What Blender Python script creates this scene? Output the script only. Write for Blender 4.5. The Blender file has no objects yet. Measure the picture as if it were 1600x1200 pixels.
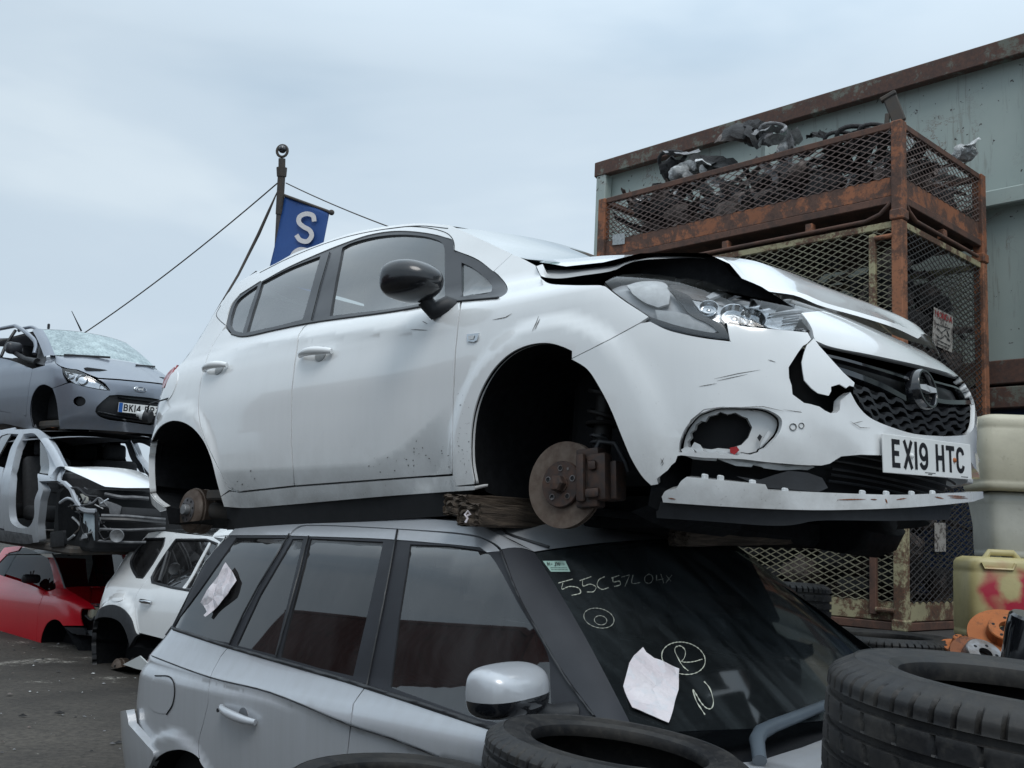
import bpy, bmesh, math, random
import numpy as np
from mathutils import Vector, Matrix, Euler
from mathutils.geometry import delaunay_2d_cdt
R = math.radians
def LOG(*a): print(*a)
sc = bpy.context.scene
COL = sc.collection

# ------------------------------------------------------------------ camera
CAM_H, CAM_PITCH, CAM_ROLL, FPX = 1.38, R(8.5), 0.05, 1600.0
cd = bpy.data.cameras.new('camera'); cam = bpy.data.objects.new('camera', cd); COL.objects.link(cam)
cd.sensor_width = 36; cd.lens = 36 * FPX / 1600; cd.clip_start = 0.05; cd.clip_end = 3000
CAMR = Matrix.Rotation(CAM_PITCH, 3, 'X') @ Matrix.Rotation(R(90), 3, 'X') @ Matrix.Rotation(CAM_ROLL, 3, 'Z')
cam.matrix_world = Matrix.Translation((0, 0, CAM_H)) @ CAMR.to_4x4()
sc.camera = cam
CO = np.array([0, 0, CAM_H]); CR = np.array(CAMR)          # columns: right, up, back

def project(P):
    """world points -> pixels of the 1600x1200 photograph, depth"""
    d = (np.asarray(P, float) - CO) @ CR
    z = -d[..., 2]
    return np.stack([800 + FPX * d[..., 0] / z, 600 - FPX * d[..., 1] / z], -1), z

def rays(px):
    px = np.atleast_2d(np.asarray(px, float))
    d = np.stack([(px[:, 0] - 800) / FPX, (600 - px[:, 1]) / FPX, -np.ones(len(px))], -1)
    return d @ CR.T

def at_plane(px, p0, n):
    d = rays(px); n = np.asarray(n, float)
    t = ((np.asarray(p0, float) - CO) @ n) / (d @ n)
    return CO + d * t[:, None]

def at_depth(px, depth):
    return CO + rays(px) * depth

# ------------------------------------------------------------------ world, sun, exposure
w = bpy.data.worlds.new('World'); sc.world = w; w.use_nodes = True
nt = w.node_tree; nt.nodes.clear()
def N(nt, t, **kw):
    n = nt.nodes.new(t)
    for k, v in kw.items():
        if k.startswith('i_'):
            n.inputs[k[2:].replace('_', ' ')].default_value = v
        else: setattr(n, k, v)
    return n
def L(nt, a, b): nt.links.new(a, b)
def ramp(nt, stops, interp='LINEAR'):
    n = nt.nodes.new('ShaderNodeValToRGB'); cr = n.color_ramp; cr.interpolation = interp
    while len(cr.elements) < len(stops): cr.elements.new(0.5)
    for e, (p, c) in zip(cr.elements, stops):
        e.position = p; e.color = (*c, 1) if len(c) == 3 else c
    return n
def srgb(r, g, b):
    f = lambda c: ((c / 255 + 0.055) / 1.055) ** 2.4 if c > 10 else c / 255 / 12.92
    return (f(r), f(g), f(b))
tc = N(nt, 'ShaderNodeTexCoord'); mp = N(nt, 'ShaderNodeMapping'); mp.inputs['Scale'].default_value = (1.0, 1.0, 3.2)
mp.inputs['Rotation'].default_value = (0.1, 0.25, 0.3)
L(nt, tc.outputs['Generated'], mp.inputs['Vector'])
nz = N(nt, 'ShaderNodeTexNoise', i_Scale=1.7, i_Detail=5.0, i_Roughness=0.48, i_Distortion=0.25)
L(nt, mp.outputs['Vector'], nz.inputs['Vector'])
cr = ramp(nt, [(0.34, srgb(163, 181, 197)), (0.50, srgb(179, 194, 207)), (0.66, srgb(192, 205, 215))], 'EASE')
L(nt, nz.outputs['Fac'], cr.inputs['Fac'])
sx = N(nt, 'ShaderNodeSeparateXYZ'); L(nt, tc.outputs['Generated'], sx.inputs['Vector'])
zen = ramp(nt, [(0.0, (.62,)*3), (0.08, (0.98,)*3), (0.42, (1.0,)*3), (0.62, (1.55, 1.52, 1.48)), (1.0, (2.3, 2.2, 2.1))])
L(nt, sx.outputs['Z'], zen.inputs['Fac'])
# the cloud deck is a little brighter towards the right of the view (the hidden sun side)
ad = N(nt, 'ShaderNodeMath', operation='MULTIPLY_ADD'); ad.inputs[1].default_value = 0.12; ad.inputs[2].default_value = 1.0
L(nt, sx.outputs['X'], ad.inputs[0])
m1 = N(nt, 'ShaderNodeMix', data_type='RGBA', blend_type='MULTIPLY'); m1.inputs[0].default_value = 1
L(nt, cr.outputs['Color'], m1.inputs[6]); L(nt, zen.outputs['Color'], m1.inputs[7])
m2 = N(nt, 'ShaderNodeVectorMath', operation='SCALE'); L(nt, m1.outputs[2], m2.inputs[0]); L(nt, ad.outputs[0], m2.inputs['Scale'])
bg = N(nt, 'ShaderNodeBackground'); bg.inputs['Strength'].default_value = 1.0
L(nt, m2.outputs[0], bg.inputs['Color'])
wo = N(nt, 'ShaderNodeOutputWorld'); L(nt, bg.outputs[0], wo.inputs[0])
sd = bpy.data.lights.new('sun', 'SUN'); sd.energy = 0.9; sd.angle = R(25); sd.color = (1, 0.97, 0.93)
sun = bpy.data.objects.new('sun', sd); COL.objects.link(sun); sun.rotation_euler = (R(38), R(-8), R(20))
sc.view_settings.view_transform = 'Standard'; sc.view_settings.look = 'None'
sc.view_settings.exposure = 0.44; sc.view_settings.gamma = 1.0

# ------------------------------------------------------------------ object helpers
def tag(o, label=None, cat=None, group=None, kind=None):
    if label: o['label'] = label
    if cat: o['category'] = cat
    if group: o['group'] = group
    if kind: o['kind'] = kind
    return o
def thing(name, label, cat, M=None, group=None):
    o = bpy.data.objects.new(name, None); COL.objects.link(o)
    o.empty_display_size = 0.1
    if M is not None: o.matrix_world = M
    return tag(o, label, cat, group)
def mesh_obj(name, verts, faces, mat=None, parent=None, normals=None, smooth=False, label=None):
    me = bpy.data.meshes.new(name)
    me.from_pydata([tuple(map(float, v)) for v in verts], [], [tuple(map(int, f)) for f in faces])
    me.validate(); me.update()
    if smooth or normals is not None: me.shade_smooth()
    if normals is not None:
        me.normals_split_custom_set_from_vertices([tuple(map(float, n)) for n in normals])
    mats = mat if isinstance(mat, (list, tuple)) else [mat]
    for m in mats:
        if m: me.materials.append(m)
    o = bpy.data.objects.new(name, me); COL.objects.link(o)
    if parent: o.parent = parent
    if label: o['label'] = label
    return o
def bm_obj(name, bm, mat=None, parent=None, smooth=None, label=None, recalc=True):
    if recalc: bmesh.ops.recalc_face_normals(bm, faces=bm.faces)
    me = bpy.data.meshes.new(name); bm.to_mesh(me); bm.free()
    if smooth is not None:
        me.shade_smooth()
        if smooth < 180: 
            try: me.set_sharp_from_angle(angle=R(smooth))
            except Exception: pass
    mats = mat if isinstance(mat, (list, tuple)) else [mat]
    for m in mats:
        if m: me.materials.append(m)
    o = bpy.data.objects.new(name, me); COL.objects.link(o)
    if parent: o.parent = parent
    if label: o['label'] = label
    return o
def XF(loc=(0, 0, 0), rot=(0, 0, 0), scale=(1, 1, 1)):
    return Matrix.Translation(loc) @ Euler(rot).to_matrix().to_4x4() @ Matrix.Diagonal((*scale, 1))
def add_box(bm, size, M=Matrix(), bevel=0.0, seg=1):
    r = bmesh.ops.create_cube(bm, size=1, matrix=M @ Matrix.Diagonal((*size, 1)))
    if bevel:
        es = list({e for v in r['verts'] for e in v.link_edges})
        bmesh.ops.bevel(bm, geom=es, offset=bevel, segments=seg, affect='EDGES', profile=0.5)
def add_bar(bm, a, b, w, h, up=(0, 0, 1), bevel=0):
    """rectangular bar from a to b, w across, h along up"""
    a, b = Vector(a), Vector(b); d = b - a; l = d.length; x = d / l
    y = Vector(up).cross(x)
    if y.length < 1e-6: y = Vector((0, 1, 0)).cross(x)
    y.normalize(); z = x.cross(y)
    M = Matrix(((x.x, y.x, z.x, 0), (x.y, y.y, z.y, 0), (x.z, y.z, z.z, 0), (0, 0, 0, 1)))
    M = Matrix.Translation((a + b) / 2) @ M
    add_box(bm, (l, w, h), M, bevel)
def add_tube(bm, pts, r, n=8, closed=False, caps=True):
    pts = [Vector(p) for p in pts]; rs = r if isinstance(r, (list, tuple)) else [r] * len(pts)
    rings = []; up = None
    for i, p in enumerate(pts):
        if closed: t = pts[(i + 1) % len(pts)] - pts[i - 1]
        else: t = pts[min(i + 1, len(pts) - 1)] - pts[max(i - 1, 0)]
        t.normalize()
        if up is None:
            up = Vector((0, 0, 1)) if abs(t.z) < 0.9 else Vector((1, 0, 0))
        s = t.cross(up)
        if s.length < 1e-5: s = t.cross(Vector((0, 1, 0)))
        s.normalize(); up = s.cross(t).normalized()
        rings.append([bm.verts.new(p + (s * math.cos(2 * math.pi * k / n) + up * math.sin(2 * math.pi * k / n)) * rs[i]) for k in range(n)])
    m = len(rings)
    for i in range(m if closed else m - 1):
        A, B = rings[i], rings[(i + 1) % m]
        for k in range(n): bm.faces.new((A[k], A[(k + 1) % n], B[(k + 1) % n], B[k]))
    if caps and not closed:
        bm.faces.new(rings[0][::-1]); bm.faces.new(rings[-1])
def add_lathe(bm, prof, M=Matrix(), n=32, mat=0, closed=False):
    """prof: (radius, height) pairs, revolved about local Z"""
    rings = []
    for r_, z_ in prof:
        if r_ < 1e-6: rings.append([bm.verts.new(M @ Vector((0, 0, z_)))])
        else: rings.append([bm.verts.new(M @ Vector((r_ * math.cos(2 * math.pi * k / n), r_ * math.sin(2 * math.pi * k / n), z_))) for k in range(n)])
    m = len(rings)
    for i in range(m if closed else m - 1):
        A, B = rings[i], rings[(i + 1) % m]
        for k in range(n):
            k2 = (k + 1) % n
            if len(A) == 1 and len(B) == 1: continue
            if len(A) == 1: f = bm.faces.new((A[0], B[k2], B[k]))
            elif len(B) == 1: f = bm.faces.new((A[k], A[k2], B[0]))
            else: f = bm.faces.new((A[k], A[k2], B[k2], B[k]))
            f.material_index = mat
def basis(x, y=None, z=None, o=(0, 0, 0)):
    """matrix with given x and z directions"""
    x = Vector(x).normalized()
    if z is not None:
        z = Vector(z); z = (z - x * z.dot(x)).normalized(); y = z.cross(x)
    else:
        y = Vector(y); y = (y - x * y.dot(x)).normalized(); z = x.cross(y)
    return Matrix(((x.x, y.x, z.x, o[0]), (x.y, y.y, z.y, o[1]), (x.z, y.z, z.z, o[2]), (0, 0, 0, 1)))

# ------------------------------------------------------------------ curves in the plane
def C(*pts, step=None, closed=False):
    """smooth run through 2-D points (centripetal Catmull-Rom)"""
    P = np.array(pts, float); out = []
    n = len(P)
    if n < 3 and not closed: return [tuple(p) for p in P]
    idx = range(n) if closed else range(n - 1)
    for i in idx:
        if closed: p0, p1, p2, p3 = P[i - 1], P[i], P[(i + 1) % n], P[(i + 2) % n]
        else:
            p1, p2 = P[i], P[i + 1]
            p0 = P[i - 1] if i > 0 else 2 * p1 - p2
            p3 = P[i + 2] if i + 2 < n else 2 * p2 - p1
        t = [0]
        for a, b in ((p0, p1), (p1, p2), (p2, p3)): t.append(t[-1] + max(np.linalg.norm(b - a), 1e-6) ** 0.5)
        k = max(2, int(np.linalg.norm(p2 - p1) / (step or 1e9)) + 1, 5)
        for j in range(k):
            s = t[1] + (t[2] - t[1]) * j / k
            A1 = (t[1] - s) / (t[1] - t[0]) * p0 + (s - t[0]) / (t[1] - t[0]) * p1
            A2 = (t[2] - s) / (t[2] - t[1]) * p1 + (s - t[1]) / (t[2] - t[1]) * p2
            A3 = (t[3] - s) / (t[3] - t[2]) * p2 + (s - t[2]) / (t[3] - t[2]) * p3
            B1 = (t[2] - s) / (t[2] - t[0]) * A1 + (s - t[0]) / (t[2] - t[0]) * A2
            B2 = (t[3] - s) / (t[3] - t[1]) * A2 + (s - t[1]) / (t[3] - t[1]) * A3
            out.append(tuple((t[2] - s) / (t[2] - t[1]) * B1 + (s - t[1]) / (t[2] - t[1]) * B2))
    if not closed: out.append(tuple(P[-1]))
    return out
def densify(P, h, closed=True):
    P = np.asarray(P, float); out = []
    n = len(P)
    for i in range(n if closed else n - 1):
        a, b = P[i], P[(i + 1) % n]; l = np.linalg.norm(b - a)
        if l < 1e-7: continue
        k = max(1, int(math.ceil(l / h)))
        for j in range(k): out.append(a + (b - a) * j / k)
    if not closed: out.append(P[-1])
    return np.array(out)
def area2(P):
    P = np.asarray(P); x, y = P[:, 0], P[:, 1]
    return float(np.sum(x * np.roll(y, -1) - np.roll(x, -1) * y)) / 2
def inset(P, d):
    P = np.asarray(P, float); keep = [0]
    for i in range(1, len(P)):
        if np.linalg.norm(P[i] - P[keep[-1]]) > 1e-5: keep.append(i)
    P = P[keep]
    if np.linalg.norm(P[0] - P[-1]) < 1e-5: P = P[:-1]
    s = 1 if area2(P) > 0 else -1
    e = np.roll(P, -1, 0) - P; e /= np.linalg.norm(e, axis=1)[:, None]
    n = np.stack([-e[:, 1], e[:, 0]], -1) * s
    b = n + np.roll(n, 1, 0); bl = np.maximum(np.sum(b * b, 1), 0.35)[:, None]
    return P + b * 2 / bl * d
def in_poly(Q, P):
    Q = np.asarray(Q); P = np.asarray(P); ins = np.zeros(len(Q), bool)
    x, y = Q[:, 0], Q[:, 1]
    for i in range(len(P)):
        x1, y1 = P[i - 1]; x2, y2 = P[i]
        c = (y1 > y) != (y2 > y)
        if c.any():
            xi = x1 + (y - y1) * (x2 - x1) / ((y2 - y1) if y2 != y1 else 1e-12)
            ins ^= c & (x < xi)
    return ins
def dist_poly(Q, P):
    Q = np.asarray(Q)[:, None, :]; A = np.asarray(P)[None]; B = np.roll(A, -1, 1)
    d = B - A; t = np.clip(np.sum((Q - A) * d, -1) / np.maximum(np.sum(d * d, -1), 1e-12), 0, 1)
    return np.sqrt(np.min(np.sum((Q - A - d * t[..., None]) ** 2, -1), 1))
def fill2d(loops, h, lines=()):
    """triangulated fill of loops (even-odd) with an interior grid of spacing h"""
    loops = [densify(l, h * 0.8) for l in loops]
    allp = np.concatenate(loops); lo, hi = allp.min(0), allp.max(0)
    gx = np.arange(lo[0] + h / 2, hi[0], h); gy = np.arange(lo[1] + h / 2, hi[1], h)
    G = np.array([(x + (h / 2 if j % 2 else 0), y) for j, y in enumerate(gy) for x in gx])
    if len(G):
        ins = np.zeros(len(G), bool); far = np.ones(len(G), bool)
        for l in loops: ins ^= in_poly(G, l)
        G = G[ins]
        if len(G):
            for l in loops:
                m = dist_poly(G, l) > h * 0.42; G = G[m]
                if not len(G): break
    LN = []
    for l in lines:
        l = densify(l, h * 0.8, closed=False); ins = np.zeros(len(l), bool)
        for q in loops: ins ^= in_poly(l, q)
        run = []
        for p, k in zip(l, ins):
            if k: run.append(p)
            if (not k or p is l[-1]) and len(run) > 1: LN.append(np.array(run))
            if not k: run = []
        if len(run) > 1: LN.append(np.array(run))
    for l in LN:
        if len(G): G = G[np.min(np.linalg.norm(G[:, None] - l[None], axis=2), 1) > h * 0.45]
    pts = [Vector(p) for p in allp] + [Vector(p) for p in G]
    edges = []; o = 0
    for l in loops:
        n = len(l); edges += [(o + i, o + (i + 1) % n) for i in range(n)]; o += n
    for l in LN:
        o2 = len(pts); pts += [Vector(p) for p in l]; edges += [(o2 + i, o2 + i + 1) for i in range(len(l) - 1)]
    vo, eo, fo, ov, oe, of = delaunay_2d_cdt(pts, edges, [], 0, 1e-6)
    V = np.array([tuple(v) for v in vo]); T = np.array([f for f in fo if len(f) == 3])
    cen = V[T].mean(1); ins = np.zeros(len(T), bool)
    for l in loops: ins ^= in_poly(cen, l)
    T = T[ins]
    a = V[T]; ar = (a[:, 1, 0] - a[:, 0, 0]) * (a[:, 2, 1] - a[:, 0, 1]) - (a[:, 1, 1] - a[:, 0, 1]) * (a[:, 2, 0] - a[:, 0, 0])
    T = T[np.abs(ar) > 1e-9]; ar = ar[np.abs(ar) > 1e-9]
    T[ar < 0] = T[ar < 0][:, ::-1]
    used = np.unique(T); rm = -np.ones(len(V), int); rm[used] = np.arange(len(used))
    return V[used], rm[T]

class Surf:
    """F(uv Nx2)->Nx3 in the local frame of matrix M; ur, vr: parameter ranges; sign: which side is out"""
    def __init__(s, F, M, ur, vr, sign=1, n=(90, 60)):
        s.F, s.M, s.ur, s.vr, s.sign = F, M, ur, vr, sign
        s.M3 = np.array(M.to_3x3()); s.T = np.array(M.translation)
        u = np.linspace(*ur, n[0]); v = np.linspace(*vr, n[1])
        s.G = np.stack(np.meshgrid(u, v, indexing='ij'), -1).reshape(-1, 2)
        P = s.world(s.G); px, z = project(P)
        nw = s.normal(s.G) @ s.M3.T
        s.ok = (np.sum(nw * (P - CO), 1) < 0) & (z > 0.1); s.px = px
    def world(s, uv): return s.F(np.asarray(uv, float)) @ s.M3.T + s.T
    def normal(s, uv):
        uv = np.asarray(uv, float); e = 2e-3
        a = s.F(uv + (e, 0)) - s.F(uv - (e, 0)); b = s.F(uv + (0, e)) - s.F(uv - (0, e))
        n = np.cross(a, b) * s.sign
        return n / np.maximum(np.linalg.norm(n, axis=1), 1e-12)[:, None]
    def un(s, px):
        """pixels of the photograph -> surface parameters"""
        px = np.atleast_2d(np.asarray(px, float)); out = []
        P = s.px[s.ok]; G = s.G[s.ok]
        if len(P) == 0: P = s.px; G = s.G
        for q in px:
            uv = G[np.argmin(np.sum((P - q) ** 2, 1))].copy()
            best = uv.copy(); be = 1e18
            for it in range(12):
                e = 1e-4
                A = project(s.world(np.array([uv, uv + (e, 0), uv + (0, e)])))[0]
                r = A[0] - q; er = r @ r
                if er < be: be = er; best = uv.copy()
                if er < 1e-4: break
                J = np.stack([(A[1] - A[0]) / e, (A[2] - A[0]) / e], 1)
                d = np.linalg.solve(J.T @ J + np.eye(2) * 1e-1, -J.T @ r)
                l = np.linalg.norm(d)
                if l > 0.15: d *= 0.15 / l
                uv = np.clip(uv + d, (s.ur[0], s.vr[0]), (s.ur[1], s.vr[1]))
            out.append(best)
        return np.array(out)
    def loc(s, px, off=0.0):
        """pixels -> local points on the surface, lifted by off along the normal"""
        uv = s.un(px); return s.F(uv) + s.normal(uv) * off

def panel(name, S, loops, mat, parent, h=0.05, gap=0.0, off=0.0, flange=0.018, uv=False, bump=None, rim_mat=None, label=None, mirror=False, lines=()):
    """sheet-metal panel: a filled outline lying on surface S, with its edges folded in by `flange`.
    loops: list of outlines (first outer, others holes), in pixels (uv=False) or surface parameters"""
    LL = []
    for i, l in enumerate(loops):
        l = np.array(l, float)
        if not uv: l = S.un(densify(l, 12))
        l = l[[k for k in range(len(l)) if np.linalg.norm(l[k] - l[k - 1]) > 2e-4]]
        if gap: l = inset(l, gap if i == 0 else -gap)
        LL.append(l)
    V, T = fill2d(LL, h, lines)
    P = S.F(V); n = S.normal(V)
    P = P + n * off
    if bump is not None:
        P = P + n * bump(V, P)[:, None]
        # normals from the displaced mesh, area weighted
        fn = np.cross(P[T[:, 1]] - P[T[:, 0]], P[T[:, 2]] - P[T[:, 0]]) * S.sign
        nn = np.zeros_like(P)
        for k in range(3): np.add.at(nn, T[:, k], fn)
        n = nn / np.maximum(np.linalg.norm(nn, axis=1), 1e-12)[:, None]
    if S.sign < 0: T = T[:, ::-1]
    nv = len(P); faces = [tuple(t) for t in T]; mi = [0] * len(faces)
    verts = list(P); norms = list(n)
    if flange:
        E = {}
        for t in T:
            for k in range(3): E[(t[k], t[(k + 1) % 3])] = True
        bd = [(a, b) for (a, b) in E if (b, a) not in E]
        on = {}
        for a, b in bd:
            d = P[b] - P[a]; o = np.cross(d, n[a]); l = np.linalg.norm(o)
            if l < 1e-12: continue
            o /= l
            on.setdefault(a, []).append(o); on.setdefault(b, []).append(o)
        for a in list(on):
            o = np.sum(on[a], 0); o /= max(np.linalg.norm(o), 1e-9)
            i1 = len(verts); verts += [P[a], P[a] - n[a] * flange]; norms += [o, o]; on[a] = i1
        for a, b in bd:
            if a in on and b in on:
                faces.append((on[b], on[a], on[a] + 1, on[b] + 1)); mi.append(1 if rim_mat else 0)
    if mirror:
        verts = [(v[0], -v[1], v[2]) for v in verts]; norms = [(v[0], -v[1], v[2]) for v in norms]; faces = [f[::-1] for f in faces]
    o = mesh_obj(name, verts, faces, [mat, rim_mat] if rim_mat else mat, parent, normals=norms, label=label)
    if rim_mat and len(o.data.polygons) == len(mi): o.data.polygons.foreach_set('material_index', mi)
    return o
def mirrored(o, name=None, mat=None):
    """far-side twin of a part (mirrored about the car's centre plane)"""
    me = o.data.copy(); me.name = name or me.name
    P = np.zeros(len(me.vertices) * 3); me.vertices.foreach_get('co', P)
    cn = np.zeros(len(me.corner_normals) * 3); me.corner_normals.foreach_get('vector', cn); cn = cn.reshape(-1, 3)
    faces = [tuple(p.vertices) for p in me.polygons]; mi = [p.material_index for p in me.polygons]
    P = P.reshape(-1, 3) * (1, -1, 1)
    vn = np.zeros_like(P); k = 0
    for f in faces:
        for v in f: vn[v] = cn[k] * (1, -1, 1); k += 1
    ob = mesh_obj(name or o.name.split('.')[0], P, [f[::-1] for f in faces], None, o.parent, normals=vn)
    for m in me.materials: ob.data.materials.append(mat or m)
    if len(ob.data.polygons) == len(mi): ob.data.polygons.foreach_set('material_index', mi)
    bpy.data.meshes.remove(me)
    return ob
def wrapF(Wz, Xf, Xr, plan=None, x0=0.0, x1=-2.6, nf=2.5, nr=3.0, extra=None, ay=0.86):
    """closed body side as a function of (u, z): u is length along the outline, 0..x0 straight side, beyond x0 it wraps
    round the nose, below x1 round the tail. near side is y<0."""
    def corner(n, a):
        t = np.linspace(0, math.pi / 2, 2000)
        x = np.sin(t) ** (2 / n); y = np.cos(t) ** (2 / n)
        s = np.concatenate([[0], np.cumsum(np.hypot(np.diff(x) * a, np.diff(y) * ay))])
        return s, x, y
    sf, fx, fy = corner(nf, 0.8); sr, rx, ry = corner(nr, 0.55)
    LF, LR = sf[-1], sr[-1]
    def F(uv):
        u, z = uv[:, 0], uv[:, 1]
        W = Wz(z); xf = Xf(z); xr = Xr(z)
        x = u.copy(); sy = np.ones_like(u)
        m = u > x0; d = np.clip(u[m] - x0, 0, 2 * LF); s = np.where(d > LF, 2 * LF - d, d)
        x[m] = x0 + (xf[m] - x0) * np.interp(s, sf, fx); sy[m] = np.interp(s, sf, fy) * np.where(d > LF, -1, 1)
        m2 = u < x1; d = np.clip(x1 - u[m2], 0, 2 * LR); s = np.where(d > LR, 2 * LR - d, d)
        x[m2] = x1 + (xr[m2] - x1) * np.interp(s, sr, rx); sy[m2] = np.interp(s, sr, ry) * np.where(d > LR, -1, 1)
        y = W * sy
        if plan is not None: y = y * plan(x, z)
        if extra is not None: y = y + extra(x, z) * np.abs(sy)
        return np.stack([x, -y, z], -1)
    F.LF, F.LR, F.x0, F.x1 = LF, LR, x0, x1
    return F
def table(*pts):
    """smooth monotone interpolation through (t, value) pairs"""
    X = np.array([p[0] for p in pts], float); Y = np.array([p[1] for p in pts], float)
    h = np.diff(X); dl = np.diff(Y) / h; m = np.zeros_like(X)
    m[0], m[-1] = dl[0], dl[-1]
    for i in range(1, len(X) - 1):
        m[i] = 0 if dl[i - 1] * dl[i] <= 0 else 2 * dl[i - 1] * dl[i] / (dl[i - 1] + dl[i])
    def f(t):
        t = np.asarray(t, float); tc_ = np.clip(t, X[0], X[-1]); i = np.clip(np.searchsorted(X, tc_) - 1, 0, len(X) - 2)
        s = (tc_ - X[i]) / h[i]
        r = (2 * s**3 - 3 * s**2 + 1) * Y[i] + (s**3 - 2 * s**2 + s) * h[i] * m[i] + (-2 * s**3 + 3 * s**2) * Y[i + 1] + (s**3 - s**2) * h[i] * m[i + 1]
        return r + np.where(t < X[0], (t - X[0]) * m[0], 0) + np.where(t > X[-1], (t - X[-1]) * m[-1], 0)
    return f
def smoothstep(a, b, x):
    t = np.clip((x - a) / (b - a), 0, 1); return t * t * (3 - 2 * t)

# ------------------------------------------------------------------ plate letters: strokes on a 50 x 79 grid
def arc(cx, cy, rx, ry, a0, a1, n=8):
    return [(cx + rx * math.cos(R(a0 + (a1 - a0) * i / n)), cy + ry * math.sin(R(a0 + (a1 - a0) * i / n))) for i in range(n + 1)]
GLY = {
 'E': [[(43, 72), (7, 72), (7, 7), (43, 7)], [(7, 40), (38, 40)]],
 'X': [[(5, 79), (45, 0)], [(45, 79), (5, 0)]],
 '1': [[(25, 79), (25, 0)]], 'I': [[(25, 79), (25, 0)]],
 '9': [arc(25, 52, 18, 20, -10, 350, 20), [(43, 52), (43, 26)] + arc(25, 25, 18, 18, 0, -165, 10)],
 'H': [[(7, 79), (7, 0)], [(43, 79), (43, 0)], [(7, 40), (43, 40)]],
 'T': [[(0, 72), (50, 72)], [(25, 72), (25, 0)]],
 'C': [arc(25, 54, 18, 18, 5, 180, 10) + arc(25, 25, 18, 18, 180, 355, 10)],
 'B': [[(7, 0), (7, 72)] + [(28, 72)] + arc(28, 57, 14, 15, 90, -90, 8) + [(7, 42)], [(28, 42)] + arc(28, 24.5, 15, 17.5, 90, -90, 8) + [(7, 7)]],
 'K': [[(7, 79), (7, 0)], [(43, 79), (10, 36)], [(19, 46), (44, 0)]],
 '4': [[(34, 0), (34, 79)], [(34, 76), (6, 26), (48, 26)]],
 'R': [[(7, 0), (7, 72), (26, 72)] + arc(26, 56, 17, 16, 90, -90, 8) + [(7, 40)], [(24, 40), (44, 0)]],
 'P': [[(7, 0), (7, 72), (26, 72)] + arc(26, 54, 17, 18, 90, -90, 8) + [(7, 36)]],
 'Z': [[(6, 72), (44, 72), (7, 7), (44, 7)]],
 'S': [arc(25, 56, 18, 16, 20, 270, 12)[:-1] + arc(25, 23, 18, 17, 90, -160, 12)],
 '5': [[(42, 72), (9, 72), (9, 44)] + arc(25, 26, 18, 20, 120, -150, 12)],
}
def ribbon(bm, pts, w, M, z=0.0, mat=0):
    """flat stroke of width w through 2-D pts"""
    P = [Vector(p) for p in pts]; n = len(P); Lf, Rt = [], []
    for i in range(n):
        a = (P[i] - P[i - 1]).normalized() if i > 0 else (P[1] - P[0]).normalized()
        b = (P[i + 1] - P[i]).normalized() if i < n - 1 else a
        t = (a + b); t = t.normalized() if t.length > 1e-4 else a
        nn = Vector((-t.y, t.x)); k = 1 / max(0.5, nn.dot(Vector((-a.y, a.x))))
        Lf.append(bm.verts.new(M @ Vector((*(P[i] + nn * w / 2 * k), z)))); Rt.append(bm.verts.new(M @ Vector((*(P[i] - nn * w / 2 * k), z))))
    for i in range(n - 1):
        f = bm.faces.new((Lf[i], Rt[i], Rt[i + 1], Lf[i + 1])); f.material_index = mat
def letters(bm, text, M, width, w=50, gap=11, stroke=14, space=33, mat=0):
    """centred line of plate letters; width = total width in metres"""
    tot = 0
    for ch in text: tot += (space if ch == ' ' else (14 if ch in '1I' else w) + gap)
    tot -= gap; s = width / tot; x = -tot / 2; zz = 0
    for ch in text:
        if ch == ' ': x += space; continue
        cw = 14 if ch in '1I' else w
        for st in GLY[ch]:
            zz += 0.0001
            ribbon(bm, [((x + px_ - (50 - cw) / 2) * s, (py_ - 39.5) * s) for px_, py_ in st], stroke * s, M, zz % 0.0006, mat)
        x += cw + gap
    return s
# ------------------------------------------------------------------ materials
def principled(name, col, rough=0.5, metal=0.0, coat=0.0, spec=0.5, **kw):
    m = bpy.data.materials.new(name); m.use_nodes = True; t = m.node_tree
    b = t.nodes['Principled BSDF']; b.inputs['Base Color'].default_value = (*col, 1)
    b.inputs['Roughness'].default_value = rough; b.inputs['Metallic'].default_value = metal
    b.inputs['Coat Weight'].default_value = coat; b.inputs['Coat Roughness'].default_value = 0.04
    b.inputs['Specular IOR Level'].default_value = spec
    for k, v in kw.items(): b.inputs[k.replace('_', ' ')].default_value = v
    return m, t, b
def mixc(t, fac, a, b, blend='MIX'):
    n = t.nodes.new('ShaderNodeMix'); n.data_type = 'RGBA'; n.blend_type = blend
    for s, v in ((0, fac), (6, a), (7, b)):
        if hasattr(v, 'is_linked') or hasattr(v, 'links'): t.links.new(v, n.inputs[s])
        else: n.inputs[s].default_value = v if s == 0 else (*v, 1)
    return n.outputs[2]
def noise(t, scale, detail=4, rough=0.55, vec=None, dist=0.0, stretch=None):
    n = t.nodes.new('ShaderNodeTexNoise'); n.inputs['Scale'].default_value = scale; n.inputs['Detail'].default_value = detail
    n.inputs['Roughness'].default_value = rough; n.inputs['Distortion'].default_value = dist
    c = t.nodes.new('ShaderNodeTexCoord'); v = c.outputs['Object']
    if stretch:
        mp = t.nodes.new('ShaderNodeMapping'); mp.inputs['Scale'].default_value = stretch; t.links.new(v, mp.inputs['Vector']); v = mp.outputs['Vector']
    t.links.new(v, n.inputs['Vector'])
    return n.outputs['Fac']
def mask(t, fac, a, b):
    r = ramp(t, [(min(a, b), (0, 0, 0)), (max(a, b), (1, 1, 1))] if a < b else [(b, (1, 1, 1)), (a, (0, 0, 0))])
    t.links.new(fac, r.inputs['Fac']); return r.outputs['Color']
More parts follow.
